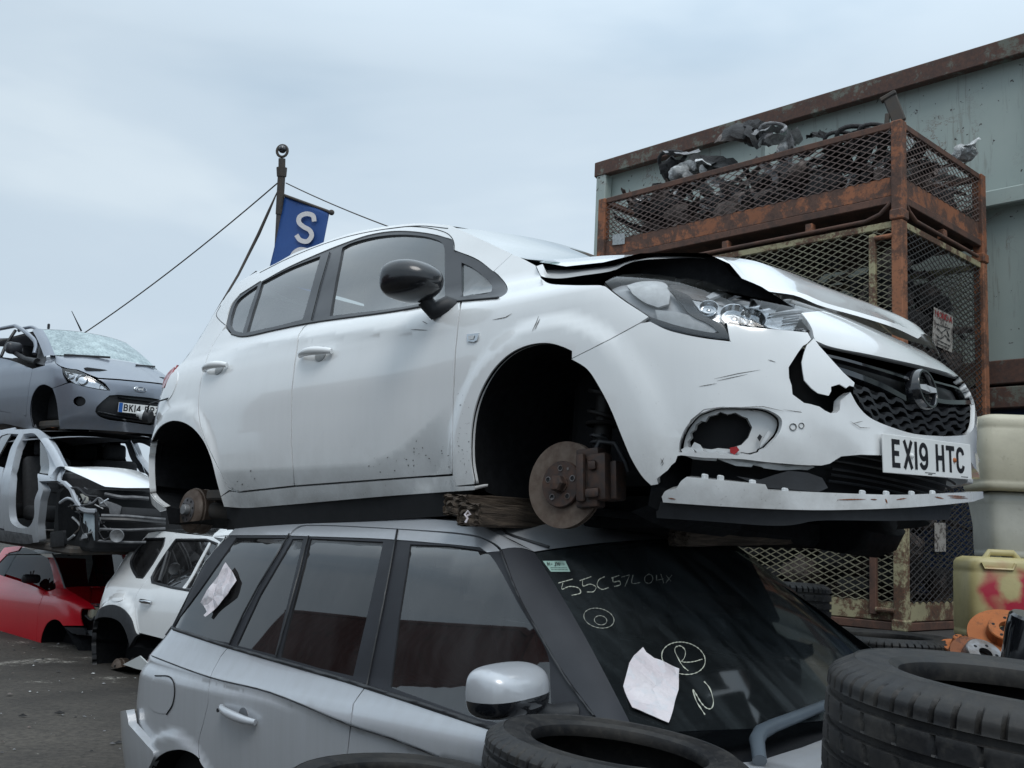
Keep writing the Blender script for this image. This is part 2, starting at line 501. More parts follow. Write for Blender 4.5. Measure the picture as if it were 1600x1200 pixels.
def math_(t, op, a, b=0.0, c=0.0):
    n = t.nodes.new('ShaderNodeMath'); n.operation = op; n.use_clamp = op in ('MULTIPLY', 'ADD')
    for i, v in enumerate((a, b, c)):
        if hasattr(v, 'links'): t.links.new(v, n.inputs[i])
        else: n.inputs[i].default_value = v
    return n.outputs[0]
def bumpn(t, b, h, strength=0.3, dist=0.002):
    n = t.nodes.new('ShaderNodeBump'); n.inputs['Strength'].default_value = strength; n.inputs['Distance'].default_value = dist
    t.links.new(h, n.inputs['Height']); t.links.new(n.outputs['Normal'], b.inputs['Normal'])

def paint(name, col, dirt=(0.16, 0.145, 0.125), rough=0.16, metal=0.0, coat=0.9, dirt_top=0.75, amount=0.9, streak=0.25, flake=0.0):
    """car paint, dirtier low down, with faint run-off streaks, spatter and scuffs"""
    m, t, b = principled(name, col, rough, metal, coat)
    c = t.nodes.new('ShaderNodeTexCoord'); s = t.nodes.new('ShaderNodeSeparateXYZ'); t.links.new(c.outputs['Object'], s.inputs[0])
    low = t.nodes.new('ShaderNodeMapRange'); low.inputs[1].default_value = dirt_top; low.inputs[2].default_value = 0.15
    low.inputs[3].default_value = 0; low.inputs[4].default_value = 1; t.links.new(s.outputs['Z'], low.inputs[0])
    low2 = math_(t, 'MULTIPLY', math_(t, 'POWER', low.outputs[0], 2.2), amount)
    n1 = mask(t, noise(t, 7, 8, 0.65), 0.30, 0.72); n2 = mask(t, noise(t, 3.0, 5, 0.6, stretch=(9, 9, 0.7)), 0.42, 0.80)
    n3 = mask(t, noise(t, 95, 3, 0.6), 0.66, 0.74)
    f = math_(t, 'MULTIPLY', low2, n1)
    f = math_(t, 'ADD', f, math_(t, 'MULTIPLY', n2, streak * 0.5))
    f = math_(t, 'ADD', f, math_(t, 'MULTIPLY', math_(t, 'MULTIPLY', n3, math_(t, 'ADD', low2, 0.12)), 0.8))
    base = mixc(t, mask(t, noise(t, 1.6, 3), 0.3, 0.7), col, tuple(x * 0.93 for x in col))
    out = mixc(t, f, base, dirt); t.links.new(out, b.inputs['Base Color'])
    rr = math_(t, 'MULTIPLY_ADD', f, 0.5, rough); t.links.new(rr, b.inputs['Roughness'])
    cw = math_(t, 'MULTIPLY_ADD', f, -coat, coat); t.links.new(cw, b.inputs['Coat Weight'])
    h = noise(t, 2.2, 2, 0.5); bumpn(t, b, h, 0.18, 0.010)
    return m
def plain(name, col, rough=0.6, metal=0.0, var=0.25, scale=9, coat=0.0, bump=0.0, dirt=None, spec=0.5):
    """one base colour broken up by soft noise, dust and fine bump"""
    m, t, b = principled(name, col, rough, metal, coat, spec)
    n = noise(t, scale, 6, 0.6)
    d = dirt or tuple(x * (1 - var) for x in col)
    t.links.new(mixc(t, mask(t, n, 0.3, 0.7), col, d), b.inputs['Base Color'])
    r2 = t.nodes.new('ShaderNodeMapRange'); r2.inputs[3].default_value = rough * 0.8; r2.inputs[4].default_value = min(1, rough * 1.25)
    t.links.new(n, r2.inputs[0]); t.links.new(r2.outputs[0], b.inputs['Roughness'])
    if bump: bumpn(t, b, noise(t, scale * 8, 4, 0.6), 0.5, bump)
    return m
def rusty(name, paintc, rust1=(0.13, 0.045, 0.022), rust2=(0.045, 0.022, 0.016), amount=0.5, scale=5, rough=0.8, stretch=None):
    """painted steel with rust eating through in patches"""
    m, t, b = principled(name, paintc, rough)
    big = noise(t, scale, 10, 0.68, stretch=stretch, dist=0.3); fine = noise(t, scale * 9, 6, 0.7)
    v = math_(t, 'ADD', math_(t, 'MULTIPLY', big, 0.7), math_(t, 'MULTIPLY', fine, 0.3))
    c1 = mixc(t, mask(t, fine, 0.35, 0.65), rust1, rust2)
    pc = mixc(t, mask(t, noise(t, scale * 0.5, 4), 0.3, 0.7), paintc, tuple(x * 0.72 for x in paintc))
    k = 0.5 + (amount - 0.5) * 0.42
    t.links.new(mixc(t, mask(t, v, k - 0.035, k + 0.035), c1, pc), b.inputs['Base Color'])
    bumpn(t, b, v, 0.5, 0.004)
    return m
def glass(name, tint=(0.30, 0.36, 0.38), trans=0.6, rough=0.02, dust=0.05, dustc=(0.35, 0.37, 0.37), spec=0.5, ds=(3, 3, 0.6), fr=1.5):
    """window glass: mirror coat over tinted see-through, a little dust on it"""
    m = bpy.data.materials.new(name); m.use_nodes = True; t = m.node_tree; t.nodes.clear()
    o = t.nodes.new('ShaderNodeOutputMaterial'); tr = t.nodes.new('ShaderNodeBsdfTransparent'); tr.inputs[0].default_value = (*[x * trans for x in tint], 1)
    gl = t.nodes.new('ShaderNodeBsdfGlossy'); gl.inputs['Roughness'].default_value = rough
    fn = t.nodes.new('ShaderNodeFresnel'); fn.inputs['IOR'].default_value = 1.62
    f2 = math_(t, 'MULTIPLY', fn.outputs[0], fr)
    mx = t.nodes.new('ShaderNodeMixShader'); t.links.new(f2, mx.inputs[0]); t.links.new(tr.outputs[0], mx.inputs[1]); t.links.new(gl.outputs[0], mx.inputs[2])
    df = t.nodes.new('ShaderNodeBsdfDiffuse'); df.inputs[0].default_value = (*dustc, 1)
    n = mask(t, noise(t, 2.3, 8, 0.62, stretch=ds), 0.35, 0.85)
    f = math_(t, 'MULTIPLY_ADD', n, dust * 2.2, dust * 0.5)
    m2 = t.nodes.new('ShaderNodeMixShader'); t.links.new(f, m2.inputs[0]); t.links.new(mx.outputs[0], m2.inputs[1]); t.links.new(df.outputs[0], m2.inputs[2])
    t.links.new(m2.outputs[0], o.inputs[0])
    return m
M = {}
M['white'] = paint('white_paint', (0.76, 0.775, 0.78), rough=0.17, amount=0.8, streak=0.07, dirt_top=0.6)
M['white_in'] = plain('white_bare_plastic', (0.62, 0.64, 0.65), 0.5, var=0.3, scale=25)
M['black_gloss'] = plain('black_gloss', (0.010, 0.011, 0.014), 0.12, var=0.3, coat=0.8)
M['black_trim'] = plain('black_trim', (0.016, 0.017, 0.020), 0.42, var=0.35, scale=14)
M['pillar'] = plain('pillar_film', (0.030, 0.032, 0.038), 0.33, var=0.25, scale=6)
M['black_plastic'] = plain('black_plastic', (0.018, 0.020, 0.024), 0.55, var=0.4, scale=20, bump=0.0006)
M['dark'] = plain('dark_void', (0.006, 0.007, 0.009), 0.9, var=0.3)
M['liner'] = plain('felt_liner', (0.010, 0.011, 0.013), 0.95, var=0.5, scale=30, bump=0.002, spec=0.15)
M['under'] = plain('underseal', (0.045, 0.044, 0.043), 0.85, var=0.5, scale=12, bump=0.002, dirt=(0.075, 0.060, 0.048))
M['seat'] = plain('seat_cloth', (0.022, 0.023, 0.026), 0.9, var=0.3, scale=30, bump=0.001)
M['lining'] = plain('pale_lining', (0.42, 0.44, 0.44), 0.9, var=0.12)
M['chrome'] = plain('chrome', (0.62, 0.64, 0.66), 0.13, metal=1, var=0.15)
M['steel'] = plain('dull_steel', (0.30, 0.30, 0.31), 0.42, metal=0.9, var=0.4, scale=20, dirt=(0.12, 0.09, 0.07))
M['alu'] = plain('cast_alloy', (0.34, 0.35, 0.36), 0.5, metal=0.6, var=0.5, scale=25, bump=0.001)
M['disc'] = plain('disc_iron', (0.16, 0.125, 0.10), 0.55, metal=0.35, var=0.5, scale=26, dirt=(0.085, 0.055, 0.04))
M['hub'] = plain('hub_iron', (0.035, 0.031, 0.031), 0.6, metal=0.4, var=0.5, scale=40, dirt=(0.09, 0.05, 0.035))
M['rust'] = rusty('rust_bare', (0.25, 0.085, 0.032), amount=0.45, scale=14)
M['rust_orange'] = rusty('rust_orange', (0.42, 0.13, 0.035), (0.26, 0.09, 0.03), (0.11, 0.045, 0.02), 0.35, 16)
M['lamp_glass'] = glass('lamp_lens', (0.97, 0.98, 1.0), 0.96, 0.01, dust=0.02)
M['lamp_grey'] = plain('lamp_housing', (0.50, 0.52, 0.54), 0.28, var=0.3, scale=8)
M['reflector'] = plain('reflector', (0.78, 0.80, 0.82), 0.16, metal=1, var=0.2, scale=12)
M['red_lens'] = plain('red_lens', (0.35, 0.03, 0.035), 0.15, coat=0.6)
M['amber'] = plain('amber', (0.6, 0.2, 0.05), 0.3)
M['glass'] = glass('side_glass', (0.62, 0.70, 0.70), 0.85, dust=0.06, fr=2.1)
M['glass_green'] = glass('screen_glass', (0.50, 0.66, 0.64), 0.75, dust=0.10, dustc=(0.45, 0.50, 0.48))
M['plate'] = plain('plate_white', (0.74, 0.75, 0.74), 0.35, var=0.08)
M['ink'] = plain('plate_ink', (0.010, 0.010, 0.012), 0.45)
M['blue'] = plain('plate_blue', (0.02, 0.12, 0.42), 0.4)
M['paper'] = plain('paper', (0.72, 0.69, 0.71), 0.8, var=0.10, scale=5)
M['rubber'] = None
def tyre_mat(name, c=(0.009, 0.0095, 0.011), dust=(0.075, 0.068, 0.058)):
    m, t, b = principled(name, c, 0.62, spec=0.3)
    n = mask(t, noise(t, 6, 9, 0.7), 0.42, 0.78); n2 = mask(t, noise(t, 60, 3, 0.6), 0.52, 0.75)
    f = math_(t, 'ADD', math_(t, 'MULTIPLY', n, 0.5), math_(t, 'MULTIPLY', n2, 0.25))
    t.links.new(mixc(t, f, c, dust), b.inputs['Base Color'])
    t.links.new(math_(t, 'MULTIPLY_ADD', f, 0.4, 0.45), b.inputs['Roughness'])
    bumpn(t, b, noise(t, 120, 3), 0.4, 0.0008)
    return m
M['rubber'] = tyre_mat('tyre_rubber')
def wood(name, a=(0.10, 0.075, 0.055), b_=(0.035, 0.025, 0.018)):
    m, t, b = principled(name, a, 0.85)
    n = noise(t, 6, 9, 0.65, stretch=(1.2, 14, 14), dist=1.2); n2 = noise(t, 4, 5)
    c = mixc(t, mask(t, n, 0.38, 0.62), b_, a); t.links.new(mixc(t, mask(t, n2, 0.45, 0.7), c, tuple(x * 0.35 for x in a)), b.inputs['Base Color'])
    bumpn(t, b, n, 0.8, 0.006)
    return m
M['wood'] = wood('old_beam')

def paper_mat(name, col=(0.66, 0.63, 0.65)):
    m, t, b = principled(name, col, .85); v = t.nodes.new('ShaderNodeTexVoronoi'); v.feature = 'DISTANCE_TO_EDGE'; v.inputs['Scale'].default_value = 9; c = t.nodes.new('ShaderNodeTexCoord'); t.links.new(c.outputs['Object'], v.inputs['Vector'])
    n = noise(t, 7, 5, .6); n2 = mask(t, noise(t, 28, 3), .5, .6); t.links.new(mixc(t, math_(t, 'MULTIPLY', n2, .35), mixc(t, mask(t, n, .3, .7), col, (.56, .50, .53)), (.55, .60, .64)), b.inputs['Base Color'])
    bumpn(t, b, math_(t, 'ADD', v.outputs['Distance'], math_(t, 'MULTIPLY', n, .6)), 1.0, .03); return m
M['paper'] = paper_mat('paper')
# ------------------------------------------------------------------ the white hatchback on top
def car_matrix(q, size=1.0):
    # size: the fitted distance and the real length of a car trade off against each other, a few per cent either way
    return Matrix.Translation((q[3] * size, q[4] * size, (q[5] - CAM_H) * size + CAM_H)) @ Euler((q[2], q[1], q[0]), 'XYZ').to_matrix().to_4x4() @ Matrix.Scale(size, 4)
HM = car_matrix((-0.8125, -0.0210, -0.0435, 0.7143, 3.7409, 1.2611), 1.07)
Wz = table((.10, .775), (.18, .800), (.25, .825), (.40, .850), (.55, .866), (.68, .874), (.80, .868), (.88, .852), (.93, .830), (.97, .800), (1.05, .762), (1.15, .716), (1.25, .676), (1.35, .630), (1.42, .590), (1.50, .532), (1.60, .44), (1.68, .34))
Xf = table((.10, .76), (.20, .80), (.30, .85), (.42, .870), (.55, .868), (.66, .852), (.72, .825), (.78, .765), (.84, .665), (.90, .52), (1.0, .20), (1.5, .05))
Xr = table((.10, -3.06), (.25, -3.12), (.45, -3.17), (.60, -3.17), (.75, -3.14), (.90, -3.10), (1.1, -3.02), (1.3, -2.92), (1.5, -2.80))
def plan(x, z):
    k = smoothstep(.85, 1.02, z)
    hi = 1 - .10 * np.clip((x + 1.5) / 1.2, 0, 2) ** 2 - .07 * np.clip((-1.9 - x) / 1.0, 0, 2) ** 2
    lo = 1 - .035 * np.clip((-2.1 - x) / 1.0, 0, 2) ** 2 - .01 * np.clip(x + .2, 0, 2)
    return lo * (1 - k) + hi * k
B0 = Surf(wrapF(Wz, Xf, Xr, plan, nf=2.75), HM, (-3.3, 1.9), (.12, 1.66), n=(160, 55))
c1 = B0.un([(250, 585), (287, 559), (329, 548), (467, 530), (575, 520), (700, 512)])
c2 = B0.un([(362, 732), (455, 728), (575, 721), (620, 700), (655, 670), (690, 636), (720, 600)])
fa, ra = B0.un([(845, 537), (268, 657)])
LOG('CREASE', c1.round(2).tolist(), c2.round(2).tolist(), 'arch', fa.round(3), ra.round(3))
c1 = c1[np.argsort(c1[:, 0])]; c2 = c2[np.argsort(c2[:, 0])]
FA = (0.0, fa[1] - .365); RA = (-2.51, ra[1] - .365)
def creases(x, z):
    zc = np.interp(x, c1[:, 0], c1[:, 1]); zl = np.interp(x, c2[:, 0], c2[:, 1])
    d = np.clip(zc - z, 0, 1); e = -.014 * (1 - np.exp(-d / .030)) * np.exp(-d / .22) * smoothstep(-.35, -.9, x) 
    d = np.clip(zl - z, 0, 1); e = e - np.minimum(.045, .30 * d * d / (d + .02)) * smoothstep(-.42, -.62, x) * smoothstep(-2.16, -1.95, x)
    for cx, cz in (FA, RA):
        r = np.hypot(x - cx, z - cz); e = e + .016 * smoothstep(.47, .405, r) 
    return e
B = Surf(wrapF(Wz, Xf, Xr, plan, extra=creases, nf=2.75), HM, (-3.3, 1.9), (.12, 1.66), n=(200, 65))
hb = thing('hatchback_car', 'white five-door hatchback with a crumpled front, wheels off, propped on the silver estate roof', 'car', HM)
P_ = M['white']
# -- outlines traced once, as runs of the photograph
arch_f = C((742, 757), (736, 720), (737, 668), (744, 632), (756, 602), (775, 573), (800, 551), (829, 539), (858, 537), (880, 543), (893, 549))
arch_fb = C((892, 561), (917, 577), (937, 607), (954, 640), (971, 682), (987, 719), (1004, 746), (1017, 759))
arch_r = C((345, 776), (338, 750), (329, 715), (317, 688), (300, 668), (283, 659), (267, 658), (250, 667), (237, 688), (228, 712), (225, 740), (230, 762), (243, 782), (258, 793))
a_gap = [(721, 473), (717, 498), (712, 548), (708, 632), (707, 715), (707, 742)]
b_gap = [(485, 500), (474, 512), (467, 523), (460, 573), (456, 611), (455, 694), (460, 760)]
r_gap = C((352, 509), (329, 546), (316, 585), (310, 625), (311, 655), (318, 683), (333, 716), (346, 742), (358, 763), (375, 769))
belt = C((379, 524), (471, 506), (485, 503)) 
def crease_lines(c, w_): return [np.stack([c[:, 0], c[:, 1] + d], -1) for d in w_]
CL = crease_lines(c2, (0,)) + crease_lines(c1, (0,))
# fender, bumper, hood-side panels -------------------------------------------------
fender = C((800, 397), (812, 401), (837, 414)) + C((846, 434), (858, 442), (892, 445), (937, 445)) + C((946, 447), (975, 469), (1000, 485), (1015, 495)) \
    + [(1000, 505), (954, 530), (893, 561)] + arch_f[::-1] + [(712, 760)] + [(707, 742), (707, 715), (708, 632), (712, 548), (717, 498), (721, 473)] + C((721, 470), (779, 465), (791, 457), (791, 447), (779, 431), (771, 424))
panel('front_wing', B, [fender], P_, hb, h=.024, gap=.002, flange=.02)
fdoor = C((485, 503), (617, 485), (694, 472), (721, 470)) + a_gap[1:] + [(460, 760)] + b_gap[::-1][1:-1]
fd = panel('front_door', B, [fdoor], P_, hb, h=.022, gap=.004, lines=CL)
rdoor = C((354, 512), (362, 521), (379, 525), (430, 514), (485, 503)) + b_gap[1:] + [(375, 769)] + r_gap[::-1][1:-1]
rd = panel('rear_door', B, [rdoor], P_, hb, h=.022, gap=.004, lines=CL)
sillp = [(375, 770), (460, 761), (707, 743), (712, 760), (742, 759)] + C((742, 766), (712, 768), (600, 776), (450, 789), (383, 794), (350, 792)) + [(345, 776)] + [(358, 768)]
panel('sill', B, [sillp], P_, hb, h=.04, gap=.001, flange=.06)
# rear quarter: from the roof end down the tail
quarter = [(408, 438)] + C((375, 459), (360, 478), (354, 500), (352, 509)) + r_gap[1:] + [(358, 766), (345, 776)] + arch_r[1:] \
    + C((250, 800), (226, 775), (219, 742), (219, 712), (228, 680), (237, 652), (246, 620)) + [(257, 600), (278, 563)] + C((294, 545), (317, 505), (337, 474), (352, 455), (379, 437), (400, 425))
panel('rear_quarter', B, [quarter], P_, hb, h=.035, gap=.001, flange=.03)
# roof rail and pillars
rail = C((400, 425), (430, 412), (461, 395), (492, 384), (510, 377), (554, 363), (617, 352), (658, 349), (704, 352)) + C((760, 378), (800, 397)) + C((771, 424), (746, 405), (709, 390)) \
    + C((709, 380), (706, 374), (697, 371), (679, 366), (642, 361), (610, 361), (575, 367), (542, 378), (504, 393), (450, 417), (408, 440))
panel('roof_rail', B, [rail], P_, hb, h=.03, flange=.012)
# window surround (black) and glass
win_r = C((352, 509), (354, 500), (360, 478), (375, 459), (408, 438), (450, 414), (504, 392)) + [(504, 392), (490, 440), (471, 503)] + C((430, 514), (379, 523), (362, 520), (354, 511))
dlo = C((352, 508), (354, 499), (361, 477), (376, 459), (408, 439), (450, 417), (504, 393), (542, 378), (575, 368), (610, 361), (642, 361), (679, 366), (697, 371), (706, 374), (709, 380)) \
    + C((709, 390), (746, 406), (779, 431), (791, 447), (791, 457), (779, 465)) + C((721, 471), (694, 473), (617, 487), (485, 505), (430, 515), (379, 525), (362, 521))
g1 = C((358, 506), (361, 490), (369, 470), (384, 457), (400, 446)) + [(402, 446)] + C((390, 480), (378, 519)) + C((368, 517), (361, 512))
g2 = C((408, 441), (450, 419), (500, 399)) + [(487, 445), (472, 498)] + C((430, 509), (384, 519)) + [(393, 488)]
g3 = C((534, 386), (545, 380), (575, 371), (610, 366), (642, 366), (670, 370), (688, 377), (693, 384), (694, 392)) + [(694, 463)] + C((662, 472), (617, 480), (514, 493)) + [(523, 440)]
g4 = C((720, 409), (737, 417), (757, 433), (768, 446), (766, 455), (755, 458)) + [(720, 462)]
fr = panel('window_surround', B, [dlo, g1, g2, g3, g4], M['pillar'], hb, h=.03, off=-.004, flange=.015)
for g, nm in ((g1, 'quarter_glass'), (g2, 'rear_window'), (g3, 'front_window'), (g4, 'quarter_glass')):
    gg = panel(nm, B, [g], M['glass'], hb, h=.08, off=-.012, flange=0)
    mirrored(gg)
for nm in ('front_wing', 'front_door', 'rear_door', 'sill', 'rear_quarter', 'roof_rail', 'window_surround'):
    o = [c for c in hb.children if c.name == nm][0]; mirrored(o)
# roof and screens from the rail curve
rc = B.un(C((400, 426), (430, 413), (461, 396), (492, 385), (510, 378), (554, 364), (617, 353), (658, 350), (704, 353)))
RP = B.F(rc); RP = RP[np.argsort(RP[:, 0])]
def loft(name, A, crown, mat, fwd=0.0, n=24, parent=hb, crown_n=2):
    A = np.asarray(A); V = []; F_ = []
    for p in A:
        for j in range(n + 1):
            t = -1 + 2 * j / n; k = 1 - abs(t) ** crown_n
            V.append((p[0] + fwd * k, -p[1] * t * -1 if False else p[1] * -t, p[2] + crown * k))
    for i in range(len(A) - 1):
        for j in range(n):
            a = i * (n + 1) + j; F_.append((a, a + 1, a + n + 2, a + n + 1))
    me = mesh_obj(name, V, F_, mat, parent, smooth=True)
    return me
loft('roof', RP, .055, P_)
wc = B.F(B.un([(704, 353), (730, 364), (760, 378), (800, 397), (820, 402)]))
WS0 = wc
ws = loft('windscreen', wc + (0, .012, -.004), .02, M['glass_green'], fwd=.20)
rw = B.F(B.un([(400, 423), (375, 442), (350, 462), (330, 490), (312, 520)]))
loft('rear_screen', rw, .01, M['glass'], fwd=-.13)
def tail(S, u, z0, z1, mat, parent, fwd=-.14, name='tailgate'):
    e = S.F(np.stack([np.full(14, u), np.linspace(z1, z0, 14)], -1)); return loft(name, e, 0, mat, fwd=fwd, parent=parent)
tg = B.F(B.un([(312, 520), (294, 547), (280, 562)])); loft('tailgate', tg, .0, P_, fwd=-.16)
tail(B, -3.02, .24, .93, P_, hb, name='rear_bumper')
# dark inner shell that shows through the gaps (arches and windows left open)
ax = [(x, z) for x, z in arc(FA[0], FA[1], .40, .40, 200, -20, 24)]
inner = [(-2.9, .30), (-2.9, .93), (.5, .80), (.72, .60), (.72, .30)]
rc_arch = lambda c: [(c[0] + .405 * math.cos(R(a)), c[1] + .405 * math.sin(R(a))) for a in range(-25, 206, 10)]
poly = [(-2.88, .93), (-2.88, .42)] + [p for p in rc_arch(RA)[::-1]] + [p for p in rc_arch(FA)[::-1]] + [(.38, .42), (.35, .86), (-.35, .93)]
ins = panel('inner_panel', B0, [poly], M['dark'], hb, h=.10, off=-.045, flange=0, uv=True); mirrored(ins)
# wheel arch liners
def tub(name, px_or_uv, depth, mat, parent, S=B, uv=False, off=-.004, grow=.12):
    """wheel-arch liner: the opening's outline swept inwards to a flat back wall"""
    uvp = np.array(px_or_uv, float) if uv else S.un(px_or_uv)
    A = S.F(uvp) + S.normal(uvp) * off
    c = A.mean(0); yb = A[:, 1].min() + depth; V = []; F_ = []; n = len(A); ks = 6
    for k in range(ks + 1):
        f = k / ks; g = 1 + grow * math.sin(min(1, f * 2.5) * math.pi / 2)
        for p in A: V.append((c[0] + (p[0] - c[0]) * g, p[1] * (1 - f) + yb * f, c[2] + (p[2] - c[2]) * g))
    for k in range(ks):
        for i in range(n - 1): a = k * n + i; F_.append((a, a + 1, a + n + 1, a + n))
    o = len(V); V.append((c[0], yb, c[2])); F_ += [(ks * n + i, ks * n + (i + 1) % n, o) for i in range(n)]
    return mesh_obj(name, V, F_, mat, parent, smooth=False)
af_full = arch_f[:-1] + arch_fb
t1 = tub('arch_liner', af_full + [(1012, 790), (985, 800)], .52, M['liner'], hb)
t2 = tub('arch_liner', arch_r + [(262, 830), (345, 810)], .46, M['liner'], hb, grow=0)
mirrored(t1); mirrored(t2)
# ------------------------------------------------------------------ its broken front end
torn = [(1268, 530), (1262, 537), (1255, 541), (1247, 552), (1240, 563), (1233, 574), (1234, 590), (1238, 602), (1239, 616), (1247, 622), (1256, 629), (1266, 631), (1280, 635), (1288, 641), (1297, 645), (1308, 644), (1312, 640), (1313, 626), (1321, 618), (1328, 612)]
grl = C((1328, 612), (1340, 632), (1360, 652), (1400, 670), (1452, 680), (1500, 680), (1514, 677), (1520, 668), (1523, 640), (1520, 612), (1515, 598))
bump_low = [(1029, 757), (1027, 748), (1036, 741), (1044, 735), (1050, 727), (1056, 722), (1059, 713), (1064, 712), (1100, 716), (1130, 717), (1160, 718), (1200, 723), (1250, 727), (1283, 728), (1297, 725), (1316, 714), (1345, 711), (1380, 712), (1440, 720), (1500, 724), (1516, 722), (1522, 732), (1537, 749)]
bump = [(1016, 502), (1000, 505), (954, 530), (892, 561)] + arch_fb[1:] + bump_low + C((1533, 725), (1527, 700), (1526, 680), (1528, 655), (1526, 625), (1518, 600)) \
    + grl[::-1] + torn[::-1] + C((1262, 519), (1200, 513), (1160, 509), (1135, 504)) + [(1140, 532)] + C((1141, 533), (1100, 528), (1060, 520), (1040, 514), (1016, 502))
fog_o = C((1061, 706), (1063, 690), (1070, 672), (1088, 650), (1104, 643), (1120, 638), (1160, 637), (1200, 641), (1221, 655), (1218, 674), (1206, 690)) + [(1196, 700), (1188, 703), (1186, 707), (1172, 710), (1160, 708), (1152, 711), (1138, 708), (1128, 710), (1120, 706), (1106, 708), (1098, 703), (1086, 707), (1078, 701), (1070, 707)]
fog_i = [(1070, 700), (1068, 690), (1074, 684), (1072, 676), (1080, 670), (1082, 662), (1091, 656), (1098, 657), (1104, 648), (1116, 646), (1124, 641), (1136, 645), (1150, 642), (1162, 648), (1171, 651), (1179, 666), (1172, 684), (1160, 696), (1150, 699), (1140, 703), (1120, 701), (1104, 704), (1090, 700)]
crumple = lambda V, P: .004 * np.sin(V[:, 0] * 23 + V[:, 1] * 17) * np.sin(V[:, 1] * 31) * smoothstep(.5, .8, V[:, 0]) * smoothstep(.62, .5, V[:, 1])
bumper = panel('front_bumper', B, [bump, fog_o], P_, hb, h=.03, gap=.0012, flange=.028, bump=crumple, label='cracked white bumper with a torn flap below the headlight')
panel('fog_recess', B, [fog_o, fog_i], P_, bumper, h=.02, off=-.045, flange=.03)
flap = [(1269, 531), (1277, 543), (1296, 566), (1312, 585), (1328, 600), (1326, 606), (1320, 604), (1315, 608), (1305, 602), (1298, 604), (1292, 606), (1292, 613), (1288, 620), (1280, 618), (1272, 616), (1262, 608), (1252, 596), (1250, 582), (1249, 568), (1253, 554), (1258, 541)]
panel('torn_flap', B, [flap], P_, bumper, h=.02, off=.006, flange=.004, bump=lambda V, P: .03 * smoothstep(.75, .5, V[:, 1]) * .5)
nose = C((1188, 460), (1224, 468), (1252, 489), (1268, 512), (1272, 527)) + C((1274, 532), (1296, 541), (1360, 554), (1434, 570), (1480, 582), (1513, 595)) + C((1496, 578), (1464, 554), (1424, 530)) \
    + C((1400, 516), (1340, 496), (1280, 482), (1256, 474), (1224, 465))
panel('bonnet_lip', B, [nose], P_, hb, h=.03, flange=.025)
# black backing sheet, puts the dark of the openings into its colour
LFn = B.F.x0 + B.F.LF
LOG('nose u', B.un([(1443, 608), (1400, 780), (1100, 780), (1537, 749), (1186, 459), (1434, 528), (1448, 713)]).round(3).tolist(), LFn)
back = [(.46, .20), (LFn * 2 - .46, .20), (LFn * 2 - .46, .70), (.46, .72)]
panel('dark_backing', B0, [back], M['dark'], hb, h=.08, off=-.10, flange=0, uv=True)
far = [(LFn * 2 - .10, .28), (LFn * 2 - .10, .72), (LFn * 2 - .62, .70), (LFn * 2 - .70, .30)]
# far-side bumper corner
panel('bumper_corner', B0, [[(LFn * 2 - .75, .40), (LFn * 2 - .40, .40), (LFn * 2 - .36, .48), (LFn * 2 - .28, .60), (LFn * 2 - .10, .68), (LFn * 2 - .1, .86), (LFn * 2 - .75, .74)]], P_, hb, h=.05, uv=True)
M['lens'] = glass('headlamp_lens', (.98, .99, 1.0), .97, .01, dust=.02, fr=.7)
# headlight: grey housing sunk behind a clear lens, bright elements inside
lamp = C((943, 438), (960, 430), (975, 426), (1017, 425), (1040, 428), (1080, 436), (1120, 446), (1160, 456), (1200, 466), (1240, 486), (1258, 501), (1268, 514)) \
    + C((1262, 517), (1200, 511), (1160, 507), (1134, 501)) + C((1134, 506), (1142, 529)) + C((1120, 528), (1060, 517), (1025, 507), (1003, 497)) + [(1014, 493)] + C((1000, 484), (975, 467), (952, 449))
hl = panel('headlight', B, [lamp], M['lamp_grey'], hb, h=.03, off=-.040, flange=-.030)
panel('lens', B, [inset(lamp, 1.0)], M['lens'], hl, h=.03, off=-.004, flange=0)
def lampbit(nm, px, mat, off): return panel(nm, B, [px], mat, hl, h=.02, off=off, flange=.008)
lampbit('indicator', C((978, 435), (1000, 429), (1041, 432), (1046, 450), (1043, 468)) + C((1025, 474), (1003, 466), (984, 451)), M['white_in'], -.022)
lampbit('daylight_strip', C((1020, 478), (1060, 482), (1090, 492), (1120, 512), (1110, 517)) + C((1070, 510), (1024, 496)), M['white_in'], -.022)
lampbit('reflector', C((1046, 432), (1080, 440), (1112, 450), (1112, 460)) + C((1085, 456), (1062, 446)), M['steel'], -.028)
lampbit('divider', C((1043, 440), (1062, 448), (1080, 458), (1084, 474), (1110, 494), (1130, 504), (1141, 528)) + C((1130, 524), (1112, 505), (1080, 488), (1064, 470)), M['black_gloss'], -.016)
lampbit('reflector', C((1082, 456), (1110, 460), (1150, 468), (1200, 480), (1236, 498), (1250, 508)) + C((1220, 508), (1170, 503), (1128, 496), (1098, 482)), M['reflector'], -.030)
lampbit('trim', C((1100, 450), (1150, 458), (1200, 472), (1245, 496), (1262, 512)) + C((1246, 508), (1215, 486), (1160, 468), (1110, 458)), M['lamp_grey'], -.020)
lampbit('trim', [(1000, 496)] + C((1006, 490), (1060, 507), (1110, 517), (1138, 520), (1142, 529)) + C((1120, 528), (1060, 518), (1020, 507)), M['black_gloss'], -.012)
lampbit('trim', C((1134, 502), (1160, 506), (1200, 510), (1262, 516)) + C((1230, 508), (1180, 500), (1140, 494)), M['black_gloss'], -.025)
def frame_at(S, px, lift=0.0):
    uv = S.un([px]); p = S.F(uv)[0]; n = S.normal(uv)[0]; p = p + n * lift
    x = Vector((0, 0, 1)).cross(Vector(n)).normalized(); z = Vector(n); y = z.cross(x)
    return Matrix(((x.x, y.x, z.x, p[0]), (x.y, y.y, z.y, p[1]), (x.z, y.z, z.z, p[2]), (0, 0, 0, 1)))
